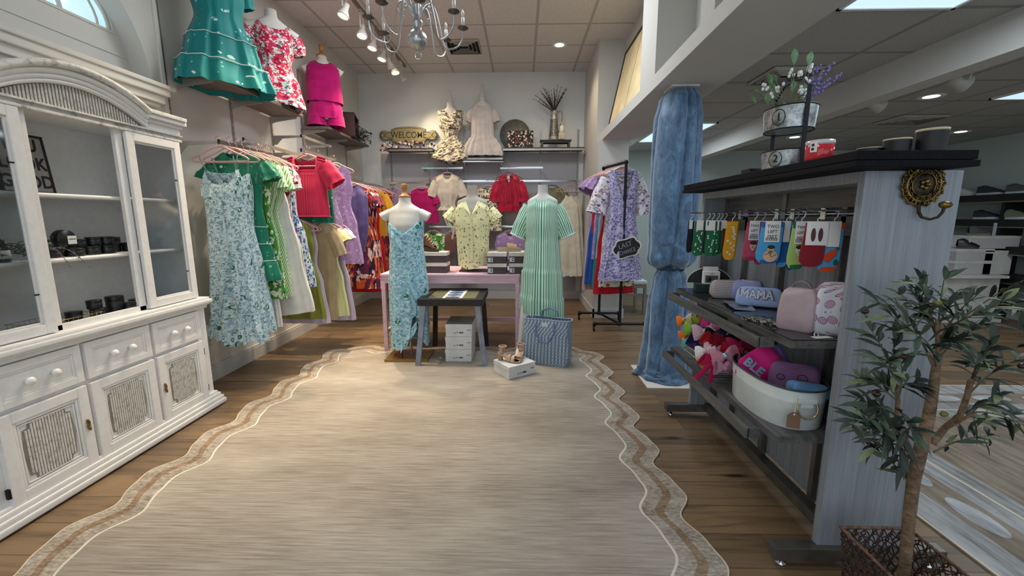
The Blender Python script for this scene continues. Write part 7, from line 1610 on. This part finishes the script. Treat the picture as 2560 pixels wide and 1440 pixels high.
# ================================================================ TOP OF THE GONDOLA
TB = 1.5225
pt = thing('tiered_planter', 'two tier galvanised tub stand with numbered tubs on the black top board', 'planter', (1.115, 1.87, TB))
def tub(z, a, b_, h, lab, num, dx=0):
    b = MB(); P = []
    for zz, k in ((z, .93), (z + h, 1.0)): P.append([(dx + math.cos(q) * a * k, math.sin(q) * b_ * k, zz) for q in [2 * PI * i / 40 for i in range(40)]])
    b.grid(P, True); b.quad(P[0], [tuple(range(40))]); o = b.build('tub', GALV, pt)
    b = MB(); b.tube([Vector(p) for p in P[1]], .003, 5, closed=True); b.tube([Vector(p) for p in P[0]], .003, 5, closed=True); b.build('rim', PIPE, o)
    M = Matrix.Rotation(-.95, 4, 'Z')
    b = MB(); rr = (a + b_) / 2 * .99; b.tube([(math.cos(q) * .024, -a * .985 - .004, z + h * .5 + math.sin(q) * .030) for q in [2 * PI * i / 24 for i in range(24)]], .0014, 4, closed=True); b.build('number_ring', PIPE, o, M=M)
    t_ = text_part('number', num, .042, PIPE, o, (0, 0, 0), (0, 0, 0)); t_.matrix_local = M @ Matrix.Translation((0, -a * .985 - .004, z + h * .5)) @ Matrix.Rotation(PI / 2, 4, 'X')
t = NT('galvanised_zinc', .38, .75); v = t.vec('Object'); n = t.noise(v, 26, 5, .75); t.col(t.ramp(n, [(.35, lin((110, 108, 102))), (.5, lin((168, 176, 178))), (.68, lin((206, 212, 214)))])); GALV = t.m
tub(.0, .088, .10, .072, 'low', '2'); tub(.155, .094, .105, .088, 'up', '1')
b = MB()
for s in (-1, 1): b.box(-.008, .008, s * .108 - .002, s * .108 + .002, 0, .31)
b.tube([(0, -.108, .30), (0, -.06, .345), (0, .0, .352), (0, .06, .345), (0, .108, .30)], .004, 6); b.build('stand_bars', PIPE, pt)
fl = thing('artificial_flowers', 'artificial white lilies and purple lavender sprays in the upper galvanised tub', 'artificial flowers', (1.115, 1.87, TB + .20))
LG = plain('soft_leaf_green', (110, 150, 112), .6, 0, .2, 30); lv = MB(); st = MB(); wf = MB(); pf = MB(); rnd.seed(8)
for k, (dx, dz, L) in enumerate(((-.13, .02, .08), (-.12, -.0, .07), (-.10, .08, .08), (-.06, .10, .08), (-.03, .15, .09), (.02, .14, .08), (-.08, .05, .09), (0, .06, .07), (-.14, .05, .07), (.04, .05, .06))):
    base_ = Vector((dx * .35, rnd.uniform(-.03, .03), .03)); tip = Vector((dx, rnd.uniform(-.05, .05) - .02, .05 + dz)); st.tube([base_, base_.lerp(tip, .5) + Vector((0, 0, .02)), tip], .0018, 5); leaf(lv, tip, (dx * 4 + rnd.uniform(-.3, .3), -.2, .6 + rnd.uniform(-.3, .5)), L, .026, droop=.35)
for k in range(12):
    c = Vector((rnd.uniform(-.12, .07), rnd.uniform(-.06, .02), rnd.uniform(.06, .20))); st.tube([Vector((c.x * .4, 0, .02)), c], .0014, 4)
    for j in range(5): wf.ball(c + Vector((rnd.uniform(-.010, .010), rnd.uniform(-.01, .01), rnd.uniform(-.014, .014))), .006, 4, (1, 1, 1.3))
for k, (x1, z1) in enumerate(((.10, .16), (.14, .20), (.17, .15), (.13, .13), (.08, .18))):
    a = Vector((.02, 0, .03)); e_ = Vector((x1, -.02, z1 + .02)); st.tube([a, e_], .0014, 4)
    for j in range(16): q = lerp(.5, 1.0, j / 15); pf.ball(a.lerp(e_, q) + Vector((rnd.uniform(-.008, .008), rnd.uniform(-.008, .008), rnd.uniform(-.008, .008))), .006 * (1.3 - q * .5), 3)
for k in range(26): leaf(lv, (rnd.uniform(-.06, .08), rnd.uniform(-.04, .04), .03), (rnd.uniform(-1, 1), rnd.uniform(-.6, .3), rnd.uniform(.3, 1)), .05, .012)
lv.build('leaves', LG, fl); st.build('stems', plain('stem_green', (86, 104, 70), .7), fl); wf.build('white_blossoms', plain('blossom_white', (220, 222, 222), .7), fl); pf.build('lavender_spikes', plain('lavender_purple', (122, 110, 178), .8), fl)
b = MB(); b.quad([(-.02, -.02, .02), (.06, -.01, .02), (.02, 0, .11)], [(0, 1, 2)]); b.quad([(.06, -.01, .02), (.05, .03, .02), (.02, 0, .11)], [(0, 1, 2)]); b.quad([(-.02, -.02, .02), (.05, .03, .02), (.02, 0, .11)], [(0, 1, 2)]); b.build('burlap_fold', plain('burlap', (120, 112, 90), .9), fl)
# red candle
rc = thing('red_candle_jar', 'red candle in a clear glass jar with a white label on the black top board', 'candle', (1.075, 1.605, TB))
RG = NT('red_wax_glass', .12); RG.col(lin((196, 48, 58))); MB().lathe([(.040, 0), (.043, .004), (.044, .056), (.042, .058), (.0001, .058)], n=30).build('wax_glass', RG.m, rc); MB().lathe([(.0445, .054), (.045, .070), (.043, .070), (.0425, .056)], n=30).build('glass_rim', plain('clear_rim', (206, 196, 198), .08), rc)
b = MB(); P = [[(math.cos(a) * .0452, math.sin(a) * .0452, z) for a in [PI * 1.10 + .5 * i / 8 for i in range(9)]] for z in (.028, .064)]; b.grid(P); b.build('paper_label', CARD, rc); b = MB(); P = [[(math.cos(a) * .0456, math.sin(a) * .0456, z) for a in [PI * 1.10 + .1 + .2 * i / 4 for i in range(5)]] for z in (.034, .043)]; b.grid(P); P = [[(math.cos(a) * .0456, math.sin(a) * .0456, z) for a in [PI * 1.10 + .1 + .2 * i / 4 for i in range(5)]] for z in (.048, .057)]; b.grid(P); b.build('label_print', INK, rc)
JBK = plain('jar_black', (12, 12, 18), .5, 0, .02)
for k, (x, y, r, h, lab) in enumerate(((1.17, 1.50, .034, .028, 'lowest black jar partly hidden behind the red candle'), (1.225, 1.56, .036, .032, 'second black jar from the red candle, low and wide'), (1.225, 1.46, .036, .050, 'medium black jar with pale wooden lid'), (1.305, 1.43, .040, .074, 'tallest black jar with pale wooden lid, nearest the board end'))):
    t = thing('black_jar', lab, 'jar', (x, y, TB)); MB().lathe([(r * .985, 0), (r, .002), (r, .004), (r, .006), (r, h * .5), (r, h * .90), (r, h * .92)], n=28).build('jar_body', JBK, t); MB().lathe([(r * 1.02, h * .90), (r * 1.02, h), (.0001, h)], n=28).build('wooden_lid', plain('pale_wood_lid', (196, 180, 152), .6), t)
t = thing('black_box', 'small square black box near the curtain end of the black top board', 'box', (1.10, 2.10, TB)); MB().box(-.03, .03, -.04, .04, 0, .022, bev=.002).build('box_body', BLK, t); MB().box(-.031, .031, -.041, .041, .016, .026, bev=.002).build('lid', LID, t)

# ================================================================ CHANDELIER AND TRACK
cx, cy_ = -.72, 3.10; zc = AT(1041, 100, Y=3.10).z; PEW = plain('polished_pewter', (186, 187, 190), .28, .75, .05, 8); CW = plain('candle_sleeve_white', (214, 212, 204), .5); DISH = plain('pewter_dark', (96, 94, 92), .35, .8)
ch = thing('chandelier', 'two tier pewter chandelier with curved arms and white candle sleeves', 'chandelier', (cx, cy_, zc))
b = MB(); b.lathe([(.0001, -.070), (.018, -.068), (.045, -.052), (.066, -.02), (.068, .0), (.064, .025), (.045, .050), (.030, .062), (.030, .085), (.042, .10), (.036, .12), (.022, .14), (.018, .18), (.030, .20), (.034, .215), (.020, .235), (.018, .27), (.040, .30), (.044, .315), (.022, .33), (.020, .40), (.045, .44), (.030, .47), (.016, .50), (.012, .60), (.0001, .61)], n=28); b.build('turned_column', PEW, ch)
b = MB(); b.tube([(math.cos(a) * .022, 0, -.102 + math.sin(a) * .022) for a in [2 * PI * i / 20 for i in range(20)]], .0035, 6, closed=True); b.lathe([(.006, -.085), (.006, -.066)], n=8); b.build('drop_ring', PEW, ch)
b = MB(); z = .61
while zc + z < ZC - .03: b.tube([(math.cos(a) * .008 * (1 if int(z * 40) % 2 else .3), math.cos(a) * .008 * (.3 if int(z * 40) % 2 else 1), z + .014 + math.sin(a) * .016) for a in [2 * PI * i / 10 for i in range(10)]], .002, 4, closed=True); z += .026
b.build('chain', PEW, ch); MB().lathe([(.0001, ZC - zc), (.05, ZC - zc), (.05, ZC - zc - .012), (.02, ZC - zc - .03), (.0001, ZC - zc - .03)], n=24).build('ceiling_canopy', PEW, ch)
def arm(a, R_, z0, zcup, dip):
    d = Vector((math.cos(a), math.sin(a), 0))
    pts = [(.035, z0 + .02), (.06, z0 + .085), (.10, z0 + .10), (.125, z0 + .07), (.15, z0 - .02), (R_ * .58, dip + .012), (R_ * .74, dip), (R_ * .90, dip + .025), (R_ * .985, lerp(dip, zcup, .55)), (R_, zcup)]
    P = []
    for i in range(len(pts) - 1):
        p0 = pts[max(0, i - 1)]; p1 = pts[i]; p2 = pts[i + 1]; p3 = pts[min(len(pts) - 1, i + 2)]
        for j in range(4):
            t = j / 4; f = lambda k: .5 * (2 * p1[k] + (p2[k] - p0[k]) * t + (2 * p0[k] - 5 * p1[k] + 4 * p2[k] - p3[k]) * t * t + (3 * p1[k] - p0[k] - 3 * p2[k] + p3[k]) * t ** 3)
            P.append(d * f(0) + Vector((0, 0, f(1))))
    P.append(d * R_ + Vector((0, 0, zcup))); b = MB(); b.tube(P, .0058, 7)
    b.tube([d * (.125 + .014 * math.cos(q)) + Vector((0, 0, z0 + .03 + .018 * math.sin(q))) for q in [.3 + 4.6 * i / 12 for i in range(13)]], .003, 5)
    o = b.build('arm', PEW, ch); c = tuple(d * R_ + Vector((0, 0, zcup)))
    MB().lathe([(.006, -.012), (.014, -.004), (.036, .004), (.040, .010), (.030, .009), (.010, .006)], c=c, n=20).build('drip_dish', DISH, o); MB().lathe([(.011, .006), (.011, .075), (.0001, .075)], c=c, n=12).build('candle_sleeve', CW, o)
    MB().lathe([(.005, .075), (.011, .090), (.009, .11), (.0001, .13)], c=c, n=10).build('bulb', BULB, o)
BULB = bpy.data.materials.new('clear_bulb'); BULB.use_nodes = True; BULB.node_tree.nodes['Principled BSDF'].inputs['Base Color'].default_value = (.8, .78, .72, 1); BULB.node_tree.nodes['Principled BSDF'].inputs['Roughness'].default_value = .1
for k in range(8): arm(math.radians(22.5 + 45 * k - 6), .315, .13, .10, -.035)
for k in range(6): arm(math.radians(15 + 60 * k), .22, .40, .40, .28)
tr = thing('track_light', 'white ceiling track carrying seven lit spot heads and two added unseen ones left of the chandelier', 'track light', (TRACKX, 5.0, ZC)); WM = plain('track_white', (208, 204, 194), .4)
MB().box(-.018, .018, -1.55, 1.55, -.022, 0, bev=.003).build('track', plain('track_body', (120, 112, 104), .5), tr)
LENS = emit('warm_lens', (1.0, .84, .52), 14.0)
for (y, tgt, e) in SPOTS:
    loc = Vector((TRACKX + .02, y - .02, 3.20)); d = (Vector(tgt) - loc).normalized(); q = (-d).to_track_quat('Z', 'Y').to_matrix().to_4x4(); pv = Vector((TRACKX, y, 3.30)); M = Matrix.Translation(pv - Vector(tr.location) + d * .02) @ q
    b = MB(); b.lathe([(.022, .09), (.028, .085), (.03, .03), (.052, -.015), (.060, -.03), (.058, -.042), (.050, -.042), (.046, -.03)], n=24, M=M); hd = b.build('spot_head', WM, tr)
    pl_ = pv - Vector(tr.location); b = MB(); b.box(pl_.x - .006, pl_.x + .006, pl_.y - .05, pl_.y - .044, -.20, -.04).box(pl_.x - .006, pl_.x + .006, pl_.y + .044, pl_.y + .05, -.20, -.04).box(pl_.x - .012, pl_.x + .012, pl_.y - .05, pl_.y + .05, -.05, -.02); b.build('yoke', WM, hd)
    b = MB(); b.lathe([(.0001, -.036), (.047, -.036), (.047, -.034)], n=24, M=M); b.build('lens', LENS, hd)
for k, (px, py) in enumerate(((2190, 262), (2398, 205))):
    p = AT(px, py, Z=2.27); t = thing('spotlight_fixture', ['unlit white track head on the right ceiling, nearer the planter', 'unlit white track head on the right ceiling, above the black jars'][k], 'track light', (p.x, p.y, 2.27)); M = Matrix.Rotation(.0, 4, 'Z') @ Matrix.Rotation(-1.25, 4, 'Y') @ Matrix.Scale(.8, 4)
    WG2 = plain('head_greywhite', (176, 176, 168), .5)
    MB().lathe([(.020, .10), (.045, .095), (.048, .02), (.062, -.02), (.075, -.05), (.073, -.06), (.064, -.05), (.05, -.02), (.0001, .0)], n=26, M=M).build('lamp_body', WG2, t); MB().tube([(.0, -.065, 0), (.03, -.065, .09), (.03, 0, .128), (.03, .065, .09), (.0, .065, 0)], .007, 6).build('yoke', WG2, t)
t = thing('track_rail', 'white ceiling track above the two unlit heads', 'track light', (3.3, 4.0, ZR)); MB().box(-.02, .02, -1.2, 1.2, -.02, -.001).build('rail', plain('head_greywhite', (176, 176, 168), .5), t)

# leaning black framed panels on the high ledge
def leaner(lab, y0, y1, z0, z1, inner):
    t = thing('framed_panel', lab, 'picture', (1.06, (y0 + y1) / 2, z0)); t.rotation_euler = (0, math.atan2(.19, z1 - z0), 0); L = (y1 - y0) / 2; Hh = z1 - z0
    b = MB(); b.box(-.012, .012, -L, -L + .035, 0, Hh).box(-.012, .012, L - .035, L, 0, Hh).box(-.012, .012, -L, L, 0, .035).box(-.012, .012, -L, L, Hh - .035, Hh); b.build('black_frame', BLK, t)
    MB().box(-.002, .004, -L + .03, L - .03, .03, Hh - .03).build('cream_board', inner, t); MB().box(-.004, -.002, .02, .03, .03, Hh - .03).build('batten', plain('batten_tan', (150, 130, 100), .7), t)
leaner('tall black framed cream panel leaning on the ledge beside the pier', 3.86, 5.48, 2.392, 3.30, plain('cream_board', (226, 206, 160), .8)); leaner('near black framed panel leaning on the ledge, cut by the frame top', 1.30, 2.38, 2.392, 3.2, plain('dark_board', (70, 64, 60), .8))

# ================================================================ TREE AND BASKET
BARK = NT('olive_bark', .85); v = BARK.vec('Object', scale=(1, 1, 1.6)); n = BARK.noise(v, 34, 5, .7); BARK.col(BARK.ramp(n, [(.3, lin((78, 60, 46))), (.55, lin((128, 104, 82))), (.75, lin((156, 132, 108)))])); BARK.bump(n, .6, .01)
T = AT(2265, 1380, Y=1.20); T.z = 0
tree = thing('olive_tree', 'artificial olive tree with forked brown trunk in the wicker basket', 'artificial tree', (T.x, T.y, 0)); o = Vector((T.x, T.y, 0))
def TP(px, py, Y=1.20): return AT(px, py, Y=Y) - o
b = MB()
tr_pts = [Vector((.01, 0, .03)), TP(2264, 1400), TP(2272, 1300), TP(2284, 1200), TP(2300, 1130), TP(2322, 1040), TP(2335, 960), TP(2340, 920)]
b.tube(tr_pts, [.017, .016, .0165, .017, .0175, .0155, .013, .011], 12); b.tube([tr_pts[-1], TP(2345, 880), TP(2342, 800, 1.18)], [.010, .006, .004], 8); b.tube([tr_pts[-1], TP(2318, 880, 1.23)], [.008, .005], 8)
b.tube([TP(2298, 1160), TP(2270, 1120), TP(2255, 1080), TP(2240, 1050, 1.22)], [.012, .010, .0085, .007], 10); b.tube([TP(2240, 1060, 1.22), TP(2245, 1000, 1.22), TP(2240, 960, 1.24)], [.007, .006, .004], 8)
b.tube([TP(2330, 1110), TP(2362, 1070), TP(2400, 1040, 1.18), TP(2418, 990, 1.17), TP(2428, 950, 1.16)], [.010, .009, .008, .007, .008], 9); b.tube([TP(2362, 1070), TP(2400, 1052, 1.15), TP(2440, 1030, 1.12)], [.007, .005, .003], 8)
for p in tr_pts[1:5]: b.ball(p + Vector((.004, -.012, .01)), .006, 4)
b.build('trunk', BARK.m, tree)
TW = plain('twig_green', (88, 84, 62), .8); br = MB(); rnd.seed(17); LF = [plain('olive_leaf_dark', (30, 46, 36), .5, 0, .25, 20), plain('olive_leaf_mid', (60, 80, 62), .55, 0, .2, 20), plain('olive_leaf_pale', (112, 126, 88), .6, 0, .2, 20)]
lm = [MB(), MB(), MB()]
ends = [((2345, 880), (2360, 700)), ((2345, 850), (2280, 730)), ((2345, 860), (2440, 740)), ((2342, 800), (2200, 760)), ((2345, 830), (2500, 760)), ((2318, 880), (2230, 790)), ((2240, 960), (2180, 830)), ((2240, 1000), (2150, 950)), ((2245, 1040), (2170, 1020)), ((2240, 1060), (2190, 1120)), ((2288, 1290 - 60), (2200, 1130)), ((2400, 1040), (2500, 990)), ((2428, 950), (2480, 860)), ((2440, 1030), (2550, 1060)), ((2335, 1130), (2470, 1090)), ((2418, 990), (2540, 900)), ((2340, 900), (2420, 820)), ((2340, 920), (2300, 840)), ((2240, 980), (2290, 960)), ((2500, 760), (2600, 800)), ((2540, 900), (2640, 860)), ((2240, 960), (2200, 900)), ((2350, 850), (2560, 700)), ((2250, 1050), (2130, 1060)), ((2245, 1000), (2250, 900)), ((2345, 870), (2380, 860)), ((2240, 1060), (2250, 1150)), ((2240, 1020), (2280, 1080)), ((2240, 1040), (2150, 1000)), ((2240, 960), (2240, 830)), ((2345, 820), (2400, 740)), ((2345, 850), (2300, 700)), ((2400, 1045), (2470, 1060)), ((2425, 960), (2450, 900)), ((2345, 880), (2470, 800)), ((2342, 820), (2250, 740)), ((2240, 1070), (2175, 1080)), ((2240, 990), (2200, 960))]
for (a, e_) in ends:
    Y0, Y1 = 1.20, 1.20 + rnd.uniform(-.13, .11); A = TP(*a, Y0); Bp = TP(*e_, Y1); mid = A.lerp(Bp, .5) + Vector((0, rnd.uniform(-.02, .02), .02)); pts = [A.lerp(mid, q).lerp(mid.lerp(Bp, q), q) for q in [i / 8 for i in range(9)]]
    br.tube(pts, [.0028 - .0002 * i for i in range(9)], 6); d0 = (Bp - A).normalized()
    for i in range(2, 9):
        for s in (-1, 1):
            if rnd.random() < .10: continue
            side = Vector((rnd.uniform(-.6, .6), rnd.uniform(-.6, .6), rnd.uniform(-.35, .6))); side = side - d0 * side.dot(d0); side.normalize()
            r_ = rnd.random(); leaf(lm[0 if r_ < .5 else (1 if r_ < .85 else 2)], pts[i], d0 * .75 + side * s * .9 + Vector((0, 0, .1)), rnd.uniform(.052, .09), rnd.uniform(.013, .021), up=Vector((rnd.uniform(-.5, .5), rnd.uniform(-1, .2), 1)), droop=rnd.uniform(.1, .45), cup=.2)
    leaf(lm[1], Bp, d0, .06, .016)
br.build('twigs', TW, tree)
for m_, mt, nm in zip(lm, LF, ('dark_leaves', 'grey_green_leaves', 'pale_leaves')): m_.build(nm, mt, tree, fixn=False)
for k, (px, py) in enumerate(((2162, 778), (2325, 762), (2345, 758), (2262, 892), (2555, 915), (2360, 1035), (2192, 985))): MB().ball(TP(px, py, 1.16), .0085, 6, (1.3, 1, 1)).build('olive', plain('olive_dark', (46, 18, 20), .25) if k in (0, 1, 3, 4, 6) else plain('olive_green', (104, 104, 40), .3), tree)
# wicker basket
WK = plain('dark_wicker', (62, 42, 34), .7, 0, .3, 50); WK2 = plain('wicker_light', (96, 70, 54), .7, 0, .3, 50)
bk0 = [AT(2097, 1314, Z=.28), AT(2272, 1332, Z=.28)]; bx0 = bk0[0].x; bx1 = bx0 + .225; by1 = 1.30; by0 = by1 - .235
bs = thing('wicker_basket', 'dark brown open weave wicker basket holding the olive tree', 'basket', ((bx0 + bx1) / 2, (by0 + by1) / 2, 0)); w2, d2 = (bx1 - bx0) / 2, (by1 - by0) / 2; bh = .28
def bpnt(s, z):
    k = lerp(.82, 1.0, z / bh); s = s % 4; i = int(s); q = s - i; C_ = [(-w2, -d2), (w2, -d2), (w2, d2), (-w2, d2)]; a = C_[i]; c = C_[(i + 1) % 4]; return Vector((lerp(a[0], c[0], q) * k, lerp(a[1], c[1], q) * k, z))
b = MB(); rnd.seed(2)
for k in range(88):
    s = 4 * k / 88; pts = []
    for i in range(15): z = bh * i / 14; pts.append(bpnt(s + .055 * math.sin(i * 1.9 + k * 2.1) + rnd.uniform(-.02, .02), z) + Vector((rnd.uniform(-.002, .002), rnd.uniform(-.002, .002), 0)))
    b.tube(pts, .0022, 5)
b.build('upright_weave', WK, bs); b = MB()
for j in range(13):
    z = bh * (j + .6) / 14; pts = [bpnt(4 * i / 120, max(.002, min(bh, z + .008 * math.sin(i * .9 + j * 2.4) + rnd.uniform(-.002, .002)))) for i in range(120)]; b.tube(pts, .0022, 5, closed=True)
b.build('cross_weave', WK, bs)
for z, r in ((bh, .0055), (.006, .005)):
    b = MB()
    pts = [bpnt(4 * i / 160, z) for i in range(160)]; b.tube(pts, [r * (1 + .25 * math.sin(i * 2.2)) for i in range(160)], 7, closed=True)
    b.build('braided_rim', WK2, bs)
MB().box(-w2 * .8, w2 * .8, -d2 * .8, d2 * .8, .004, .03).build('base_filler', plain('black_soil', (14, 14, 16), .95), bs)

# ================================================================ FAR SALES FLOOR
WT = plain('white_laminate', (200, 198, 192), .4); tf = thing('display_table', 'low white display table far beyond the olive tree', 'table', (6.0, 5.75, 0))
MB().box(-.85, .05, -.45, .45, .57, .605, bev=.004).build('tabletop', WT, tf); MB().box(-.80, .02, -.38, .38, .06, .57).build('panel_body', WT, tf); MB().box(-.85, .05, -.45, .45, 0, .05, bev=.004).build('base_plinth', WT, tf)
BR2 = NT('ridged_white_box', .5); v = BR2.vec('Object'); w_ = BR2.wave(v, 18, 0, 'X'); BR2.col(BR2.ramp(w_, [(.25, lin((150, 144, 146))), (.4, lin((208, 204, 204)))]))
for k, (px, z, w_, d_, h, lab) in enumerate(((2418, .606, .46, .34, .17, 'ridged white shoe carton at the bottom left on the far display table'), (2418, .777, .46, .34, .15, 'ridged white shoe carton stacked second on the far display table'), (2478, .606, .34, .34, .30, 'plastic wrapped white carton at the right on the far display table'), (2470, .93, .62, .30, .16, 'upper ridged white carton across the far stack'))):
    p = AT(px, 600, Y=5.55); t = thing('shoe_carton', lab, 'carton', (p.x, 5.60 + .02 * (k == 3), z)); MB().box(-w_ / 2, w_ / 2, -d_ / 2, d_ / 2, 0, h, bev=.003).build('carton_body', BR2.m if k != 2 else WT, t); MB().box(-w_ / 2 - .004, w_ / 2 + .004, -d_ / 2 - .004, d_ / 2 + .004, h - .035, h + .001).build('lid', WT, t)
def sneaker(lab, loc, rz, m, ms, L=.28):
    t = thing('sneaker', lab, 'shoe', loc, rz); b = MB(); footbed(b, L, .10, 0, .03); b.build('sole', ms, t); b = MB(); P = []
    for i in range(12):
        q = i / 11; y = lerp(-L / 2, L / 2, q) * .96; hgt = prof_at([(0, .015), (.25, .045), (.5, .075), (.75, .10), (1, .085)], q)[0]; w_ = .045 * math.sin(PI * (.12 + .80 * q)) ** .4; P.append([(math.cos(a) * w_, y, .028 + math.sin(a) * hgt) for a in [PI * j / 10 for j in range(11)]])
    b.grid(P); b.build('upper', m, t); return t
SW = plain('sneaker_white', (200, 206, 208), .5); SN = plain('sneaker_navy', (30, 38, 56), .6)
p = AT(2420, 635, Y=5.5); sneaker('black strappy sandal lying on the lower far cartons', (p.x - .02, 5.50, .93), 1.2, BLK, plain('brown_sole', (70, 56, 50), .6), .22); p = AT(2468, 580, Y=5.5); sneaker('grey shoe on the topmost far carton', (p.x, 5.58, 1.092), 1.3, plain('shoe_grey', (66, 72, 74), .6), plain('shoe_tan_sole', (120, 104, 84), .6), .26)
t = thing('tag_holder', 'clear upright price holder on the topmost far carton', 'sign holder', (AT(2485, 560, Y=5.5).x + .02, 5.50, 1.092)); MB().box(-.02, .02, -.002, .002, .0, .16).build('acrylic', plain('acrylic_pale', (170, 186, 188), .2), t)
su = thing('wall_shelving', 'black wall shelving with shoes along the far right wall', 'shelving', (XR - .17, 5.0, 0))
for z in (1.52, 1.20, .86, .5):
    MB().box(-.16, .16, -1.9, 1.9, z, z + .095).build('shelf', plain('shelf_black', (16, 16, 18), .5), su); MB().box(-.165, -.16, -1.9, 1.9, z - .012, z + .004).build('price_strip', plain('strip_brown', (110, 100, 92), .4), su)
for y in (-1.88, -.62, .62, 1.88): MB().box(-.12, .16, y - .02, y + .02, 0, 1.6).build('upright', plain('shelf_black', (16, 16, 18), .5), su)
for k, (px, py, zz) in enumerate(((2412, 478, 1.616), (2480, 472, 1.616), (2556, 470, 1.616), (2470, 535, 1.296), (2545, 540, 1.296))):
    p = AT(px, py, X=XR - .2); sneaker(['white sneaker at the left end of the top far shelf', 'navy and white sneaker in the middle of the top far shelf', 'dark sneaker at the right end of the top far shelf', 'navy sneaker on the second far shelf', 'olive sneaker on the second far shelf'][k], (XR - .2, p.y, zz), .5 + PI / 2 * 0, [SW, SN, plain('shoe_grey', (66, 72, 74), .6), SN, plain('olive_shoe', (110, 112, 90), .6)][k], SW)
# ================================================================ GROUPS
GR = dict(clothes_hanger='hangers on the clothes rails', sock_pair='novelty socks on the gondola rail', hair_bow='hair bows piled on the lower gondola shelf', shoe_box='shoe boxes on and under the tables', candle_tin='black candle tins in the hutch',
  wall_standard='slotted wall standards', rail_bracket='grey rail brackets on the left wall', hang_rail='chrome clothes rails on the walls', wall_shelf='wall shelves above the clothes', sneaker='shoes on the far shelves and cartons', black_jar='black jars on the gondola top board',
  recessed_downlight='recessed downlights', ceiling_troffer='ceiling panel lights', ceiling_vent='ceiling air vents', shoe_carton='white cartons on the far table', dress_form='dress forms', dropper_bottle='bottles behind the left hutch door', heeled_sandal='beige heeled sandals', spotlight_fixture='unlit track spotlights',
  framed_panel='framed panels on the high ledge')
for o in COL.objects:
    if o.parent is None and o.get('category') and not o.get('group'):
        k = o.name.split('.')[0]
        if k in GR: o['group'] = GR[k]
